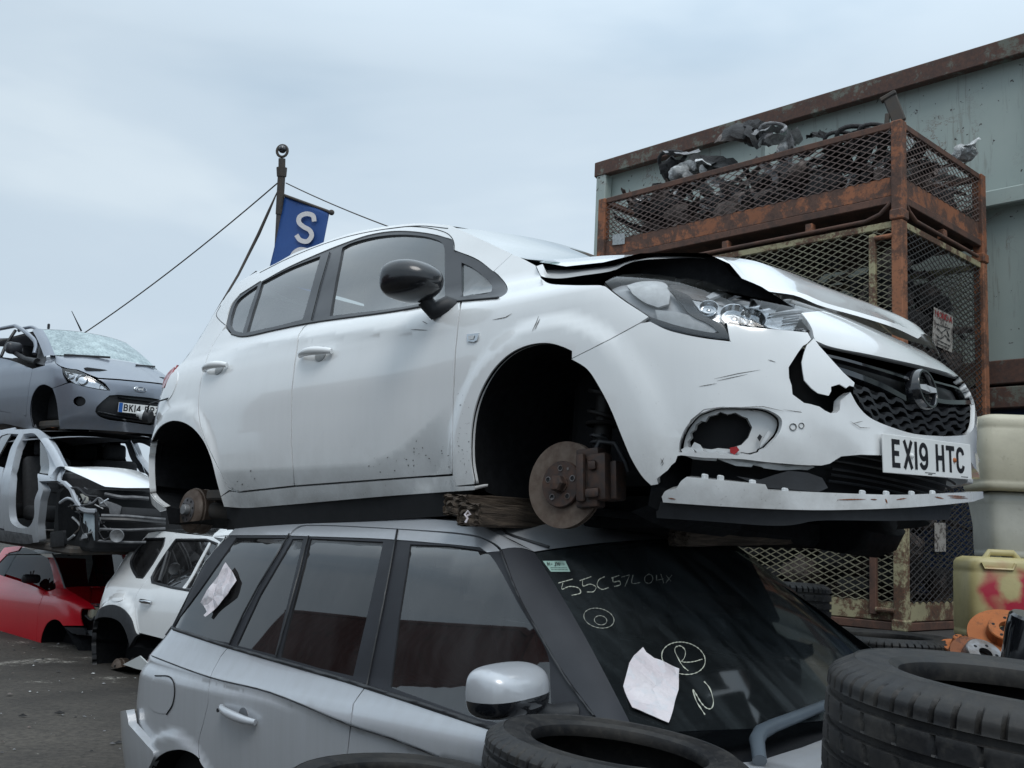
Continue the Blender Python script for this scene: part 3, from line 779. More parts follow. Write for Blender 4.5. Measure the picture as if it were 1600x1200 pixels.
for px, r_ in (((1150, 487), .042), ((1178, 491), .036), ((1108, 474), .026)):
    Mx = frame_at(B, px, -.036); bm = bmesh.new()
    add_lathe(bm, [(r_ * .35, -.02), (r_ * .8, -.004), (r_, .022), (r_ * 1.06, .022)], Mx, 24); add_lathe(bm, [(0, .012), (r_ * .26, .006), (r_ * .30, -.01)], Mx, 14)
    bm_obj('bulb_bowl', bm, M['chrome'], hl, smooth=40)
# grille
gop = C((1274, 536), (1296, 543), (1360, 557), (1434, 573), (1480, 585), (1513, 599), (1521, 640), (1518, 668), (1510, 677), (1452, 679), (1400, 669), (1360, 651), (1340, 631), (1328, 606), (1300, 570), (1280, 548))
gr = panel('grille', B, [gop], M['black_trim'], hb, h=.04, off=-.05, flange=-.04)
def bar(name, px, w_px, off0, off1, mat, parent, wave=0.0, S=B, n=60, waves=9):
    px = densify(C(*px), 6, closed=False); uv = S.un(px)
    t = np.linspace(0, 1, len(uv)); k = np.interp(np.linspace(0, 1, n), t, np.arange(len(uv)))
    uv = np.stack([np.interp(k, np.arange(len(uv)), uv[:, i]) for i in (0, 1)], -1)
    ph = np.linspace(0, 1, n) * waves % 1; zz = wave * (np.clip(np.abs(ph - .5) * 6 - 1.0, 0, 1) - .5)
    hh = w_px
    secs = [(-hh, off0), (-hh * .6, off1), (hh * .6, off1), (hh, off0)]
    V = []; 
    for dz, o in secs:
        q = uv + np.stack([zz * 0, zz + dz], -1); V.append(S.F(q) + S.normal(q) * o)
    V = np.array(V).transpose(1, 0, 2).reshape(-1, 3); F_ = []
    for i in range(n - 1):
        for j in range(4):
            a = i * 4 + j; b = i * 4 + (j + 1) % 4; F_.append((a, b, b + 4, a + 4))
    return mesh_obj(name, V, F_, mat, parent)
for px in ([(1332, 603), (1366, 615), (1402, 626), (1444, 640), (1480, 643), (1520, 640)], [(1336, 615), (1372, 630), (1408, 642), (1444, 651), (1480, 653), (1519, 650)],
           [(1345, 628), (1378, 645), (1414, 657), (1450, 663), (1485, 664), (1517, 661)], [(1360, 644), (1396, 661), (1435, 671), (1470, 674), (1512, 672)]):
    bar('grille_bar', px, .0095, -.04, -.006, M['black_trim'], gr, wave=.014, waves=7)
bar('grille_wing', [(1300, 573), (1340, 586), (1380, 602), (1418, 622)], .014, -.03, -.004, M['black_gloss'], gr)
bar('grille_wing', [(1284, 551), (1320, 559), (1360, 570), (1400, 582), (1425, 590)], .007, -.03, -.010, M['black_gloss'], gr)
bar('grille_wing', [(1458, 622), (1480, 627), (1520, 628)], .012, -.03, -.006, M['black_gloss'], gr)
bar('grille_wing', [(1455, 592), (1480, 598), (1505, 606), (1514, 620)], .006, -.03, -.012, M['black_gloss'], gr)
# round badge with a lightning bar
Mb = frame_at(B, (1443, 609), .004); bm = bmesh.new()
add_lathe(bm, [(.050, -.02), (.050, .006), (.054, .012), (.060, .012), (.064, .006), (.066, -.03)], Mb, 40)
bd = bm_obj('badge', bm, M['black_gloss'], gr, smooth=35)
bm = bmesh.new(); add_lathe(bm, [(0, -.006), (.051, -.006)], Mb, 30); bm_obj('badge_mesh', bm, M['black_trim'], bd)
bm = bmesh.new()
z0 = .012
bp = [(-.062, .004), (.004, .004), (.010, .016), (.062, -.004)]
for sgn, pts in ((1, [(-.056, -.004), (.014, -.004), (-.002, .014), (.0, .014), (-.03, .014)]),):
    pass
for poly_ in ([(-.056, -.010), (.018, -.010), (-.010, .012), (-.018, .010), (-.054, .004)], [(.056, .010), (-.018, .010), (.010, -.012), (.018, -.010), (.054, -.004)]):
    top = [bm.verts.new(Mb @ Vector((x, y, z0))) for x, y in poly_]; bot = [bm.verts.new(Mb @ Vector((x, y, -.004))) for x, y in poly_]
    bm.faces.new(top); 
    for i in range(len(top)): bm.faces.new((top[i - 1], bot[i - 1], bot[i], top[i]))
bm_obj('badge_bolt', bm, M['lamp_grey'], bd)
bm = bmesh.new()
for k in range(-4, 5):
    for a in (1, -1):
        y0_ = k * .010; 
        c_ = math.sqrt(max(0, .048 ** 2 - y0_ ** 2))
        if abs(y0_) > .013: add_bar(bm, Mb @ Vector((-c_, y0_, -.003)), Mb @ Vector((c_, y0_, -.003)), .002, .002)
        if abs(y0_) < .05: 
            for s_ in (1, -1): 
                if c_ > .014: add_bar(bm, Mb @ Vector((y0_, s_ * .013, -.003)), Mb @ Vector((y0_, s_ * c_, -.003)), .002, .002)
bm_obj('badge_net', bm, M['black_gloss'], bd)
# number plate: oriented to the four photographed corners
def plate_frame(M0, px4, wd, ht, M_car, free_depth=True):
    """small least-squares pose of a rectangle wd x ht, starting from local frame M0"""
    tgt = np.array(px4, float); C4 = np.array([(-wd / 2, ht / 2, 0), (wd / 2, ht / 2, 0), (wd / 2, -ht / 2, 0), (-wd / 2, -ht / 2, 0)])
    def res(p):
        Mx = M_car @ M0 @ Matrix.Translation((p[3], p[4], p[5])) @ Euler((p[0], p[1], p[2])).to_matrix().to_4x4()
        W_ = np.array([tuple(Mx @ Vector(c)) for c in C4]); return np.append((project(W_)[0] - tgt).ravel(), [p[5] * 60, p[0] * 3, p[1] * 3])
    p = np.zeros(6)
    for it in range(25):
        r = res(p); J = np.array([(res(p + np.eye(6)[k] * 1e-5) - r) / 1e-5 for k in range(6)]).T
        p = p + np.linalg.solve(J.T @ J + np.eye(6) * 1e-3, -J.T @ r)
    LOG('plate', p.round(3), res(p).round(1))
    return M0 @ Matrix.Translation((p[3], p[4], p[5])) @ Euler((p[0], p[1], p[2])).to_matrix().to_4x4()
def number_plate(parent, Mp, text, mat=M['plate'], wd=.52, ht=.111, blue=False, tw=.43):
    bm = bmesh.new(); add_box(bm, (wd, ht, .005), Mp, .0015, 2)
    pl = bm_obj('number_plate', bm, mat, parent)
    bm = bmesh.new()
    letters(bm, text, Mp @ Matrix.Translation((.012 if blue else 0, .002, .0031)), tw)
    bm_obj('plate_text', bm, M['ink'], pl, recalc=False)
    if blue:
        bm = bmesh.new(); add_box(bm, (.045, ht - .004, .001), Mp @ Matrix.Translation((-wd / 2 + .026, 0, .0032))); bm_obj('plate_band', bm, M['blue'], pl)
    return pl
Mp = plate_frame(frame_at(B, (1448, 713), .03), [(1378, 678.5), (1515, 695.6), (1517.5, 748.5), (1380, 737)], .52, .111, HM)
pl = number_plate(hb, Mp, 'EX19 HTC')
for x, mt in ((-.105, M['plate']), (.150, M['rust_orange'])):
    bm = bmesh.new(); add_lathe(bm, [(.008, .002), (.0075, .006), (.004, .009), (0, .0095)], Mp @ Matrix.Translation((x, .0, 0)), 12); bm_obj('plate_screw', bm, mt, pl, smooth=50)
bm = bmesh.new()
for x0_, x1_, yy in ((-.03, .03, -.046), (-.012, .012, -.050), (.19, .235, -.049)):
    k = x0_
    while k < x1_: add_box(bm, (.0022, .0022, .0004), Mp @ Matrix.Translation((k, yy, .0032))); k += .0035
bm_obj('plate_maker_mark', bm, M['ink'], pl)
# dropped lip and black splitter
BL = Surf(wrapF(lambda z: Wz(z) + .0, lambda z: 0.90 + 0 * z, Xr, plan, nf=2.75), HM, (-.2, 2.1), (-.02, .45), n=(120, 40))
lip = C((1034, 776), (1040, 767), (1056, 763), (1064, 752), (1073, 745)) + [(1196, 757), (1200, 765)] + C((1200, 766), (1300, 770), (1400, 773), (1470, 771), (1536, 768)) + [(1537, 778)] + C((1520, 784), (1460, 790), (1400, 794), (1300, 797), (1224, 796), (1140, 792), (1036, 785))
lp = panel('bumper_lip', BL, [lip], P_, hb, h=.03, flange=.05, label='white lower lip hanging loose below the bumper')
tabs = bmesh.new()
for px in ((1100, 746), (1125, 748), (1176, 755), (1228, 768), (1352, 771), (1390, 772), (1430, 772), (1463, 771)):
    p = BL.loc([px], -.012)[0]; add_box(tabs, (.012, .022, .018), XF(p, (0, 0, 0)), .003)
bm_obj('clip_tab', tabs, M['white_in'], lp)
spl = C((1018, 787), (1140, 793), (1224, 797), (1300, 797), (1400, 795), (1500, 789)) + [(1496, 812)] + C((1400, 814), (1280, 815), (1240, 822), (1200, 823), (1120, 818), (1020, 812))
panel('splitter', BL, [spl], M['black_plastic'], hb, h=.04, off=-.025, flange=.30)
torn_sheet = [(1150, 745), (1190, 750), (1215, 742), (1240, 735), (1272, 738), (1296, 746), (1306, 762), (1290, 769), (1240, 766), (1200, 764)]
panel('torn_undertray', BL, [torn_sheet], M['black_plastic'], hb, h=.04, off=-.04, flange=.01)
brk = [(1068, 701), (1100, 702), (1150, 707), (1196, 716), (1230, 728), (1270, 728), (1282, 732), (1270, 737), (1200, 733), (1150, 722), (1112, 716), (1066, 712)]
panel('bumper_bracket', B, [brk], M['white_in'], bumper, h=.03, off=-.03, flange=.01)
for z_ in (.20, .225, .25, .275, .30, .325): 
    q = np.stack([np.linspace(LFn - .45, LFn + .42, 30), np.full(30, z_ + .06)], -1); pts = B0.F(q) - B0.normal(q) * .07
    bm = bmesh.new(); add_tube(bm, pts, .004, 6); bm_obj('grille_slat', bm, M['black_plastic'], gr)
# bonnet: buckled up along its near edge
lowL = table((838, 416), (843, 430), (856, 434), (872, 435), (912, 430), (958, 423), (985, 410), (1017, 405), (1080, 403), (1118, 407), (1140, 420), (1156, 438), (1180, 451), (1205, 456), (1240, 461), (1280, 477), (1344, 495), (1400, 513), (1434, 529))
upL = table((838, 410), (860, 406), (892, 404), (954, 399), (1000, 398), (1060, 398), (1100, 399), (1140, 402), (1180, 408), (1224, 426), (1280, 448), (1340, 472), (1400, 500), (1420, 516), (1434, 525))
cols = np.concatenate([np.arange(838, 880, 7), np.arange(880, 1434, 12), [1434]]).astype(float)
HMi = np.array(HM.inverted()); loc_ = lambda W_: W_ @ HMi[:3, :3].T + HMi[:3, 3]
nrm = np.array(HM.to_3x3() @ Vector((0, -1, 0))); p0_ = np.array(HM @ Vector((0, -.70, .9)))
lo_px = np.stack([cols, lowL(cols)], -1); up_px = np.stack([cols, upL(cols)], -1)
Wlo = at_plane(lo_px, p0_, nrm); dlo_ = project(Wlo)[1]
Bn = B.un(lo_px); db = project(B.world(Bn))[1] - .02
kk = smoothstep(1120, 1200, cols); dep = dlo_ * (1 - kk) + db * kk
dep = table((838, 3.81), (890, 3.69), (950, 3.56), (1010, 3.46), (1060, 3.40), (1120, 3.35), (1180, 3.32), (1250, 3.32), (1320, 3.38), (1380, 3.45), (1434, 3.56))(cols)
rows = []
Lo = loc_(at_depth(lo_px, 1) * 0 + CO + rays(lo_px) * dep[:, None])
def lerp_px(t): return lo_px * (1 - t) + up_px * t
fold = .006 * np.sin(cols * .045) * smoothstep(1100, 1200, cols)
In = Lo + np.array([0, .03, .016]); rows.append(In)
for t, dd in ((0, 0), (.18, .05), (.4, .12), (.7, .21), (1, .30)):
    q = lerp_px(t); rows.append(loc_(CO + rays(q) * (dep + dd + fold * math.sin(t * 3.14) * 2)[:, None]))
Up = rows[-1]; far_y = np.maximum(.70 - np.clip(Up[:, 0] - .1, 0, 1) * .25, .1)
for s in (.15, .3, .5, .7, .9, 1.0):
    q = Up.copy(); q[:, 1] = Up[:, 1] * (1 - s) + far_y * s; q[:, 2] = Up[:, 2] + .04 * math.sin(s * math.pi) - .03 * s; q[:, 0] = Up[:, 0] - .02 * s; rows.append(q)
V = np.concatenate(rows); nc = len(cols); F_ = []
for i in range(len(rows) - 1):
    for j in range(nc - 1): a = i * nc + j; F_.append((a, a + 1, a + nc + 1, a + nc))
bo = mesh_obj('bonnet', V, F_, P_, hb, smooth=True, label='bonnet buckled and standing open along its front edge'); 
bm = bmesh.new(); bm.from_mesh(bo.data); bmesh.ops.recalc_face_normals(bm, faces=bm.faces); bm.to_mesh(bo.data); bm.free(); bo.data.set_sharp_from_angle(angle=R(38))
SP = Surf(lambda uv: np.stack([uv[:, 0], np.full(len(uv), -.62), uv[:, 1]], -1), HM, (-.6, 1.4), (.5, 1.3), n=(60, 30))
und = [(838, 412), (846, 436), (860, 446), (937, 449), (960, 440), (1040, 436), (1120, 456), (1190, 470), (1240, 480), (1190, 448), (1160, 436), (1140, 412), (1118, 402), (1017, 402), (958, 416), (900, 422)]
panel('bonnet_gap_shade', SP, [und], M['liner'], hb, h=.05, flange=-.05)  # upright black sheet, stands for the dark gap under the bonnet edge
# wing mirror
Mm = B.F(B.un([(704, 464)]))[0]
def blob(name, pts, mat, parent, M0=Matrix(), sub=2):
    """skinned-over stack of rings: pts = list of rings (each list of 3-D points)"""
    bm = bmesh.new(); rg = [[bm.verts.new(M0 @ Vector(p)) for p in r_] for r_ in pts]; n = len(rg[0])
    for a, b in zip(rg, rg[1:]):
        for k in range(n): bm.faces.new((a[k], a[(k + 1) % n], b[(k + 1) % n], b[k]))
    bm.faces.new(rg[0][::-1]); bm.faces.new(rg[-1])
    bmesh.ops.recalc_face_normals(bm, faces=bm.faces)
    if sub:
        me = bpy.data.meshes.new('t'); bm.to_mesh(me); bm.free(); ob = bpy.data.objects.new('t', me); COL.objects.link(ob)
        md = ob.modifiers.new('s', 'SUBSURF'); md.levels = md.render_levels = sub
        bpy.context.view_layer.update(); dg = bpy.context.evaluated_depsgraph_get(); me2 = bpy.data.meshes.new_from_object(ob.evaluated_get(dg))
        bpy.data.objects.remove(ob); bm = bmesh.new(); bm.from_mesh(me2)
    return bm_obj(name, bm, mat, parent, smooth=60 if not sub else 180)
def ringyz(x, cy, cz, ry, rz, n=12, p=2.6, tilt=0.0, sh=0.0):
    o = []
    for k in range(n):
        a = 2 * math.pi * k / n; c_, s_ = math.cos(a), math.sin(a)
        yy = math.copysign(abs(c_) ** (2 / p), c_) * ry; zz = math.copysign(abs(s_) ** (2 / p), s_) * rz
        o.append((x + sh * zz + tilt * yy, cy + yy, cz + zz))
    return o

# scuffs and paint chips on the broken plastic
def scuff(S, parent, runs, wpx, mat, off=.0012, name='scuff_mark'): return chalk_(name, runs, wpx, mat, S, parent, off)
def chalk_(name, polys, wpx, mat, S, parent, off):
    V = []; F_ = []
    for pl_ in polys:
        px = np.array(densify(pl_, 2.5, closed=False)); t = np.gradient(px, axis=0); t /= np.maximum(np.linalg.norm(t, axis=1), 1e-6)[:, None]
        nn = np.stack([-t[:, 1], t[:, 0]], -1); k = np.linspace(0, 1, len(px)); wv = (wpx * (.25 + .9 * np.sin(k * math.pi)) * (.7 + .5 * np.abs(np.sin(px[:, 0] * .7))))[:, None]
        a = S.loc(px + nn * wv / 2, off); b = S.loc(px - nn * wv / 2, off); o = len(V)
        for q in zip(a, b): V += [q[0], q[1]]
        F_ += [(o + 2 * i, o + 2 * i + 1, o + 2 * i + 3, o + 2 * i + 2) for i in range(len(px) - 1)]
    return mesh_obj(name, V, F_, mat, parent)
M['scuff'] = plain('scuff_grey', (.17, .165, .16), .8, var=.5, scale=80); M['scuff_dark'] = plain('scuff_dark', (.03, .03, .032), .8, var=.4, scale=60)
c5 = lambda *P: [(1000 + x / 2.5, 360 + y / 2.5) for x, y in P]
scuff(B, bumper, [c5((290, 580), (380, 560), (470, 545)), c5((300, 588), (420, 562)), c5((500, 505), (530, 515)), c5((230, 610), (300, 598)), c5((660, 715), (720, 735)), c5((820, 745), (860, 770), (900, 772)), c5((830, 755), (870, 745)), c5((170, 800), (200, 740), (250, 700), (330, 688)), c5((180, 780), (215, 728)), c5((560, 700), (640, 712), (720, 730)), c5((80, 890), (92, 910), (84, 920)), c5((94, 888), (80, 915)), c5((400, 690), (480, 688), (560, 706))], .9, M['scuff'])
scuff(B, bumper, [c5((625, 705), (650, 690), (662, 700)), c5((632, 712), (645, 702)), c5((680, 700), (690, 722)), c5((160, 845), (175, 790), (200, 755)), c5((420, 700), (446, 706))], 1.4, M['scuff_dark'])
scuff(B, bumper, [c5((690, 560), (760, 590)), c5((640, 540), (700, 552), (760, 560)), c5((700, 585), (790, 600)), c5((660, 500), (700, 520)), c5((720, 600), (770, 596)), c5((650, 515), (720, 545))], .8, M['scuff'], off=.0085, name='flap_scuff')
scuff(BL, lp, [c5((900, 1050), (925, 1052)), c5((958, 1048), (965, 1066)), c5((1000, 1052), (1040, 1046)), c5((1150, 1040), (1185, 1048)), c5((1200, 1036), (1270, 1040)), c5((1210, 1044), (1280, 1046)), c5((770, 1052), (880, 1050)), c5((110, 1045), (140, 1050))], 1.7, M['rust'])
for q, r_ in (((1239, 667), .010), ((1252, 665), .008)):
    bm = bmesh.new(); add_lathe(bm, [(r_ * .8, .0), (r_, .002), (r_, -.002)], frame_at(B, q, .001), 16); bm_obj('screw_ring', bm, M['scuff'], bumper, smooth=50)
spl_ = random.Random(11)
for nm_, (x0_, x1_, y0_, y1_), n_ in (('mud_spatter', (640, 705, 690, 738), 26), ('mud_spatter', (714, 735, 610, 745), 34), ('mud_spatter', (575, 640, 715, 745), 12), ('mud_spatter', (352, 400, 735, 765), 10)):
    scuff(B, hb, [[(x, y), (x + spl_.uniform(-1.5, 3), y + spl_.uniform(-3, 1.5))] for x, y in ((spl_.uniform(x0_, x1_), spl_.uniform(y0_, y1_)) for _ in range(n_))], 1.5, M['scuff'], off=.001, name=nm_)
scuff(B, hb, [[(832, 517), (838, 505), (842, 494)], [(836, 515), (844, 498)], [(660, 502), (668, 506)], [(642, 515), (668, 516)], [(770, 500), (790, 496), (800, 490)]], 1.1, M['scuff'], name='scratch')

shp = [[(1062, 703), (1070, 698), (1080, 700), (1084, 706), (1078, 709), (1066, 709)], [(1078, 699), (1083, 691), (1092, 695), (1098, 704), (1088, 707)], [(1140, 700), (1152, 698), (1156, 704), (1148, 711), (1141, 708)], [(1192, 690), (1204, 672), (1208, 676), (1198, 692), (1190, 700)], [(1186, 684), (1190, 678), (1194, 682), (1190, 690)]]
for i, q in enumerate(shp): panel('broken_bracket', B, [q], (M['white_in'], M['white_in'], M['red_lens'], M['white_in'], M['black_trim'])[i], bumper, h=.01, off=-.012 - .004 * i, flange=.006)
for q in ([(1066, 712), (1076, 708), (1092, 714), (1120, 716), (1118, 721), (1098, 720), (1080, 718)], [(1120, 718), (1136, 716), (1150, 722), (1180, 726), (1176, 731), (1150, 729)], [(1184, 726), (1206, 725), (1232, 731), (1262, 729), (1258, 735), (1222, 737), (1196, 733)]): panel('broken_edge', B, [q], M['white_in'], bumper, h=.012, off=-.022, flange=.008)
# mirror: seen from its front, black shell on an arm
M['mirror_black'] = plain('mirror_black', (.012, .013, .016), .22, var=.3, scale=6, coat=.3)
def mirror_part(side):
    # built in world-ish local frame around the near-side mirror
    c = Vector((-.555, -.975, .968))
    rings = [ringyz(c.x - .095, c.y + .005, c.z, .088, .058, 14, 3.0), ringyz(c.x - .085, c.y, c.z, .104, .070, 14, 2.9), ringyz(c.x - .03, c.y, c.z + .002, .110, .074, 14, 2.7), ringyz(c.x + .03, c.y + .004, c.z + .002, .098, .066, 14, 2.5), ringyz(c.x + .07, c.y + .012, c.z, .066, .044, 14, 2.3), ringyz(c.x + .088, c.y + .016, c.z, .03, .02, 14, 2)]
    arm = [ringyz(-.60, -.90, .925, .02, .018, 8, 2), ringyz(-.575, -.87, .925, .03, .02, 8, 2), ringyz(-.555, -.83, .905, .045, .022, 8, 2)]
    if side > 0: rings = [[(p[0], -p[1], p[2]) for p in r_][::-1] for r_ in rings]
    root = blob('wing_mirror', rings, M['mirror_black'], hb)
    bm = bmesh.new()
    a = [(c.x - .03, (c.y + .07) , c.z - .05), (c.x - .015, c.y + .105, c.z - .085), (-.535, -.84, .905), (-.53, -.80, .90)]
    if side > 0: a = [(p[0], -p[1], p[2]) for p in a]
    add_tube(bm, a, [.030, .034, .036, .034], 12); bm_obj('mirror_arm', bm, M['black_plastic'], root, smooth=60)
    return root
mirror_part(-1); mirror_part(1)
# door handles with their finger cups
def handle(px_a, px_b, mat, parent, S=B, r_=.014, cup=True):
    uva, uvb = S.un([px_a, px_b]); ts = np.linspace(0, 1, 9); uv = uva + (uvb - uva) * ts[:, None]
    o = .012 + .028 * np.sin(ts * math.pi) ** .6; P = S.F(uv) + S.normal(uv) * o[:, None]
    bm = bmesh.new(); add_tube(bm, P, [r_ * (.75 + .4 * math.sin(t * math.pi)) for t in ts], 10); h_ = bm_obj('handle', bm, mat, parent, smooth=60)
    if cup:
        m_ = frame_at(S, ((px_a[0] * .42 + px_b[0] * .58), (px_a[1] * .42 + px_b[1] * .58)), .0015); bm = bmesh.new()
        add_lathe(bm, [(0, .0), (.022, .0), (.034, .0005), (.036, -.004)], m_ @ Matrix.Diagonal((1.15, .95, 1, 1)), 24); bm_obj('handle_cup', bm, M['cup'], h_, smooth=40)  # flat disc, the cup's shade is put into its darker colour
    return h_
M['cup'] = plain('cup_shade_grey', (0.36, 0.38, 0.39), 0.3, var=0.3)  # grey tone stands for shade in the handle cup
handle((473, 557), (522, 550), P_, fd, r_=.016); handle((323, 580), (358, 572), P_, rd, r_=.016)
# side repeater
rep = [(731, 523), (750, 521), (747, 532), (742, 535), (732, 534)]
rp = panel('side_repeater', B, [rep], M['chrome'], hb, h=.02, off=.006, flange=.01); panel('lens', B, [[(734, 526), (744, 525), (742, 531), (735, 532)]], M['white_in'], rp, h=.01, off=.008, flange=0)
# fuel flap, dangling cap, tail lamp
panel('fuel_flap', B, [C((277, 581), (270, 583), (263, 594), (258, 610), (257, 622), (261, 626), (268, 619), (274, 606), (278, 592), closed=True)], P_, hb, h=.03, off=.003, flange=.012)
panel('tail_light', B, [C((276, 567), (266, 578), (258, 592), (253, 607)) + [(257, 606), (265, 590), (277, 571)]], M['red_lens'], hb, h=.03, off=.004, flange=.02)
cp = B.loc([(243, 652)], .05)[0]; m_ = Matrix.Translation(cp) @ Euler((R(80), 0, R(-50))).to_matrix().to_4x4(); bm = bmesh.new()
add_lathe(bm, [(0, -.03), (.030, -.03), (.034, -.02), (.034, .0), (.02, .004)], m_, 20); cpo = bm_obj('fuel_cap', bm, M['black_plastic'], hb, smooth=40)
bm = bmesh.new(); add_lathe(bm, [(.024, .0), (.026, .02), (.014, .03), (.014, .045), (0, .047)], m_, 20); bm_obj('cap_grip', bm, M['white_in'], cpo, smooth=40)
bm = bmesh.new(); q = B.loc([(264, 622)], .0)[0]; add_tube(bm, [q, (q * .4 + cp * .6) + np.array([0, -.03, .02]), cp], .004, 6); bm_obj('cap_tether', bm, M['black_plastic'], cpo)
# seams: black waist moulding under the glass
for pts, S_ in (([(362, 522), (379, 526), (430, 516), (485, 505), (617, 487), (694, 474), (779, 466)], B),):
    px = densify(C(*pts), 10, closed=False); bm = bmesh.new(); add_tube(bm, B.loc(px, .002), .005, 6); o = bm_obj('waist_moulding', bm, M['black_trim'], hb, smooth=80)
px = densify(C((406, 426), (450, 404), (504, 382), (554, 367), (617, 356), (658, 353), (700, 357)), 10, closed=False); bm = bmesh.new(); add_tube(bm, B.loc(px, .0), .0022, 5); bm_obj('roof_moulding', bm, M['black_trim'], hb)
for nm_, pts in (('door_seam', C((604, 358), (642, 354), (683, 359), (702, 367), (709, 378), (710, 392))), ('door_seam', [(515, 394), (500, 445), (486, 500)]), ('door_seam', C((352, 508), (343, 500), (338, 492), (345, 477)))):
    px = densify(pts, 6, closed=False); bm = bmesh.new(); add_tube(bm, B.loc(px, -.0005), .0022, 5); bm_obj(nm_, bm, M['dark'], hb)
M['dark_steel'] = plain('dark_steel', (.016, .015, .015), .6, metal=.3, var=.5, scale=30)
# brakes -----------------------------------------------------------------------
def axis_frame(px, depth_y, M_car, px_axis=None, tilt=(0, 0)):
    """local frame whose z points out of the car's near side, at local y = depth_y, through a pixel"""
    nrm_ = np.array(M_car.to_3x3() @ Vector((0, -1, 0))); p0 = np.array(M_car @ Vector((0, depth_y, 0)))
    p = M_car.inverted() @ Vector(at_plane([px], p0, nrm_)[0])
    return Matrix.Translation(p) @ Euler((R(90) + tilt[0], 0, tilt[1])).to_matrix().to_4x4()
Md = axis_frame((880, 757), -.735, HM, tilt=(0, R(7))); bm = bmesh.new()
add_lathe(bm, [(.070, .000), (.138, .000), (.1385, -.004), (.1385, -.009), (.132, -.010), (.132, -.016), (.1385, -.017), (.1385, -.026), (.07, -.026)], Md, 56)
dsc = bm_obj('brake_disc', bm, M['disc'], hb, smooth=30)
bm = bmesh.new(); add_lathe(bm, [(.074, -.001), (.074, .012), (.0715, .016), (.030, .016), (.029, .020), (.020, .021), (0, .021)], Md, 40)
hubo = bm_obj('hub_face', bm, M['hub'], dsc, smooth=30)
bm = bmesh.new(); add_lathe(bm, [(.027, .018), (.027, .040), (.022, .048), (0, .050)], Md, 6); bm_obj('hub_nut', bm, M['hub'], dsc)
for k in range(5):
    a = R(72 * k + 20); bm = bmesh.new(); add_lathe(bm, [(.0, .0165), (.0075, .0165)], Md @ Matrix.Translation((.050 * math.cos(a), .050 * math.sin(a), 0)), 16); o1 = bm_obj('bolt_hole', bm, M['dark'], dsc)
    bm = bmesh.new(); add_lathe(bm, [(.0072, .0155), (.0075, .0185), (.010, .0185), (.0105, .0155)], Md @ Matrix.Translation((.050 * math.cos(a), .050 * math.sin(a), 0)), 16); bm_obj('hole_rim', bm, M['steel'], dsc, smooth=40)
for a in (R(60), R(240)):
    bm = bmesh.new(); add_lathe(bm, [(.0, .018), (.004, .018), (.005, .0165)], Md @ Matrix.Translation((.055 * math.cos(a), .055 * math.sin(a), 0)), 10); bm_obj('locating_screw', bm, M['steel'], dsc)
bm = bmesh.new(); loc = Md @ Matrix.Rotation(R(4), 4, 'Z')
add_box(bm, (.075, .15, .050), loc @ XF((.142, .01, .004), (0, 0, 0)), .014, 2); cal = bm_obj('brake_caliper', bm, M['hub'], hb, smooth=40)
for (x, y, z, sx_, sy, sz) in ((.108, .085, .0, .085, .035, .05), (.105, -.062, 0, .08, .04, .05), (.165, .0, -.03, .07, .12, .06), (.09, .01, .03, .03, .15, .02), (.135, .045, .036, .03, .03, .01), (.135, -.04, .036, .05, .03, .01)):
    bm = bmesh.new(); add_box(bm, (sx_, sy, sz), loc @ XF((x, y, z)), .007, 2); bm_obj('caliper_bracket', bm, M['hub'], cal, smooth=40)
bm = bmesh.new()
add_tube(bm, [loc @ Vector(p) for p in ((.10, .085, -.02), (.12, .13, -.03), (.17, .12, -.04), (.20, .06, -.05), (.205, .03, -.06))], .009, 8); bm_obj('brake_hose', bm, M['black_plastic'], cal, smooth=60)
# strut, spring seat, track arm
Ms = Md @ Matrix.Translation((.07, .05, -.10)); bm = bmesh.new()
ax_ = [Ms @ Vector((0, .02, 0)), Ms @ Vector((.006, .25, 0)), Ms @ Vector((.01, .42, 0))]
add_tube(bm, ax_[:2], .030, 16); add_tube(bm, [ax_[1] - Vector((0, 0, .1)), ax_[2]], .022, 14); st = bm_obj('suspension_strut', bm, M['dark_steel'], hb, smooth=50)
bm = bmesh.new(); add_lathe(bm, [(.055, 0), (.06, .006), (.055, .012), (.03, .014)], Matrix.Translation(Ms @ Vector((.003, .15, 0))), 24); bm_obj('spring_seat', bm, M['dark_steel'], st, smooth=50)
bm = bmesh.new(); 
pts = [Ms @ Vector((.003 + .05 * math.cos(a * .6), .17 + a * .0065, .05 * math.sin(a * .6))) for a in range(0, 46)]; add_tube(bm, pts, .007, 6); bm_obj('coil_spring', bm, M['dark_steel'], st, smooth=60)
bm = bmesh.new(); pts = [Ms @ Vector((.02 + .03 * math.cos(a * .9), .10 + .012 * math.sin(a * .5), .04 + .03 * math.sin(a * .9))) for a in range(0, 16)]; add_tube(bm, pts, .005, 6); bm_obj('sensor_cable', bm, M['black_plastic'], st, smooth=60)
bm = bmesh.new(); a_ = Md @ Vector((.02, -.07, -.06)); add_bar(bm, a_, a_ + Vector((-.25, .42, -.01)), .06, .03, bevel=.01); add_bar(bm, a_, a_ + Vector((.22, .42, -.01)), .05, .03, bevel=.01)
bm_obj('control_arm', bm, M['liner'], hb, smooth=40)
bm = bmesh.new(); add_tube(bm, [Md @ Vector((0, 0, -.03)), Md @ Vector((0, 0, -.5))], .022, 12); bm_obj('drive_shaft', bm, M['liner'], hb, smooth=60)
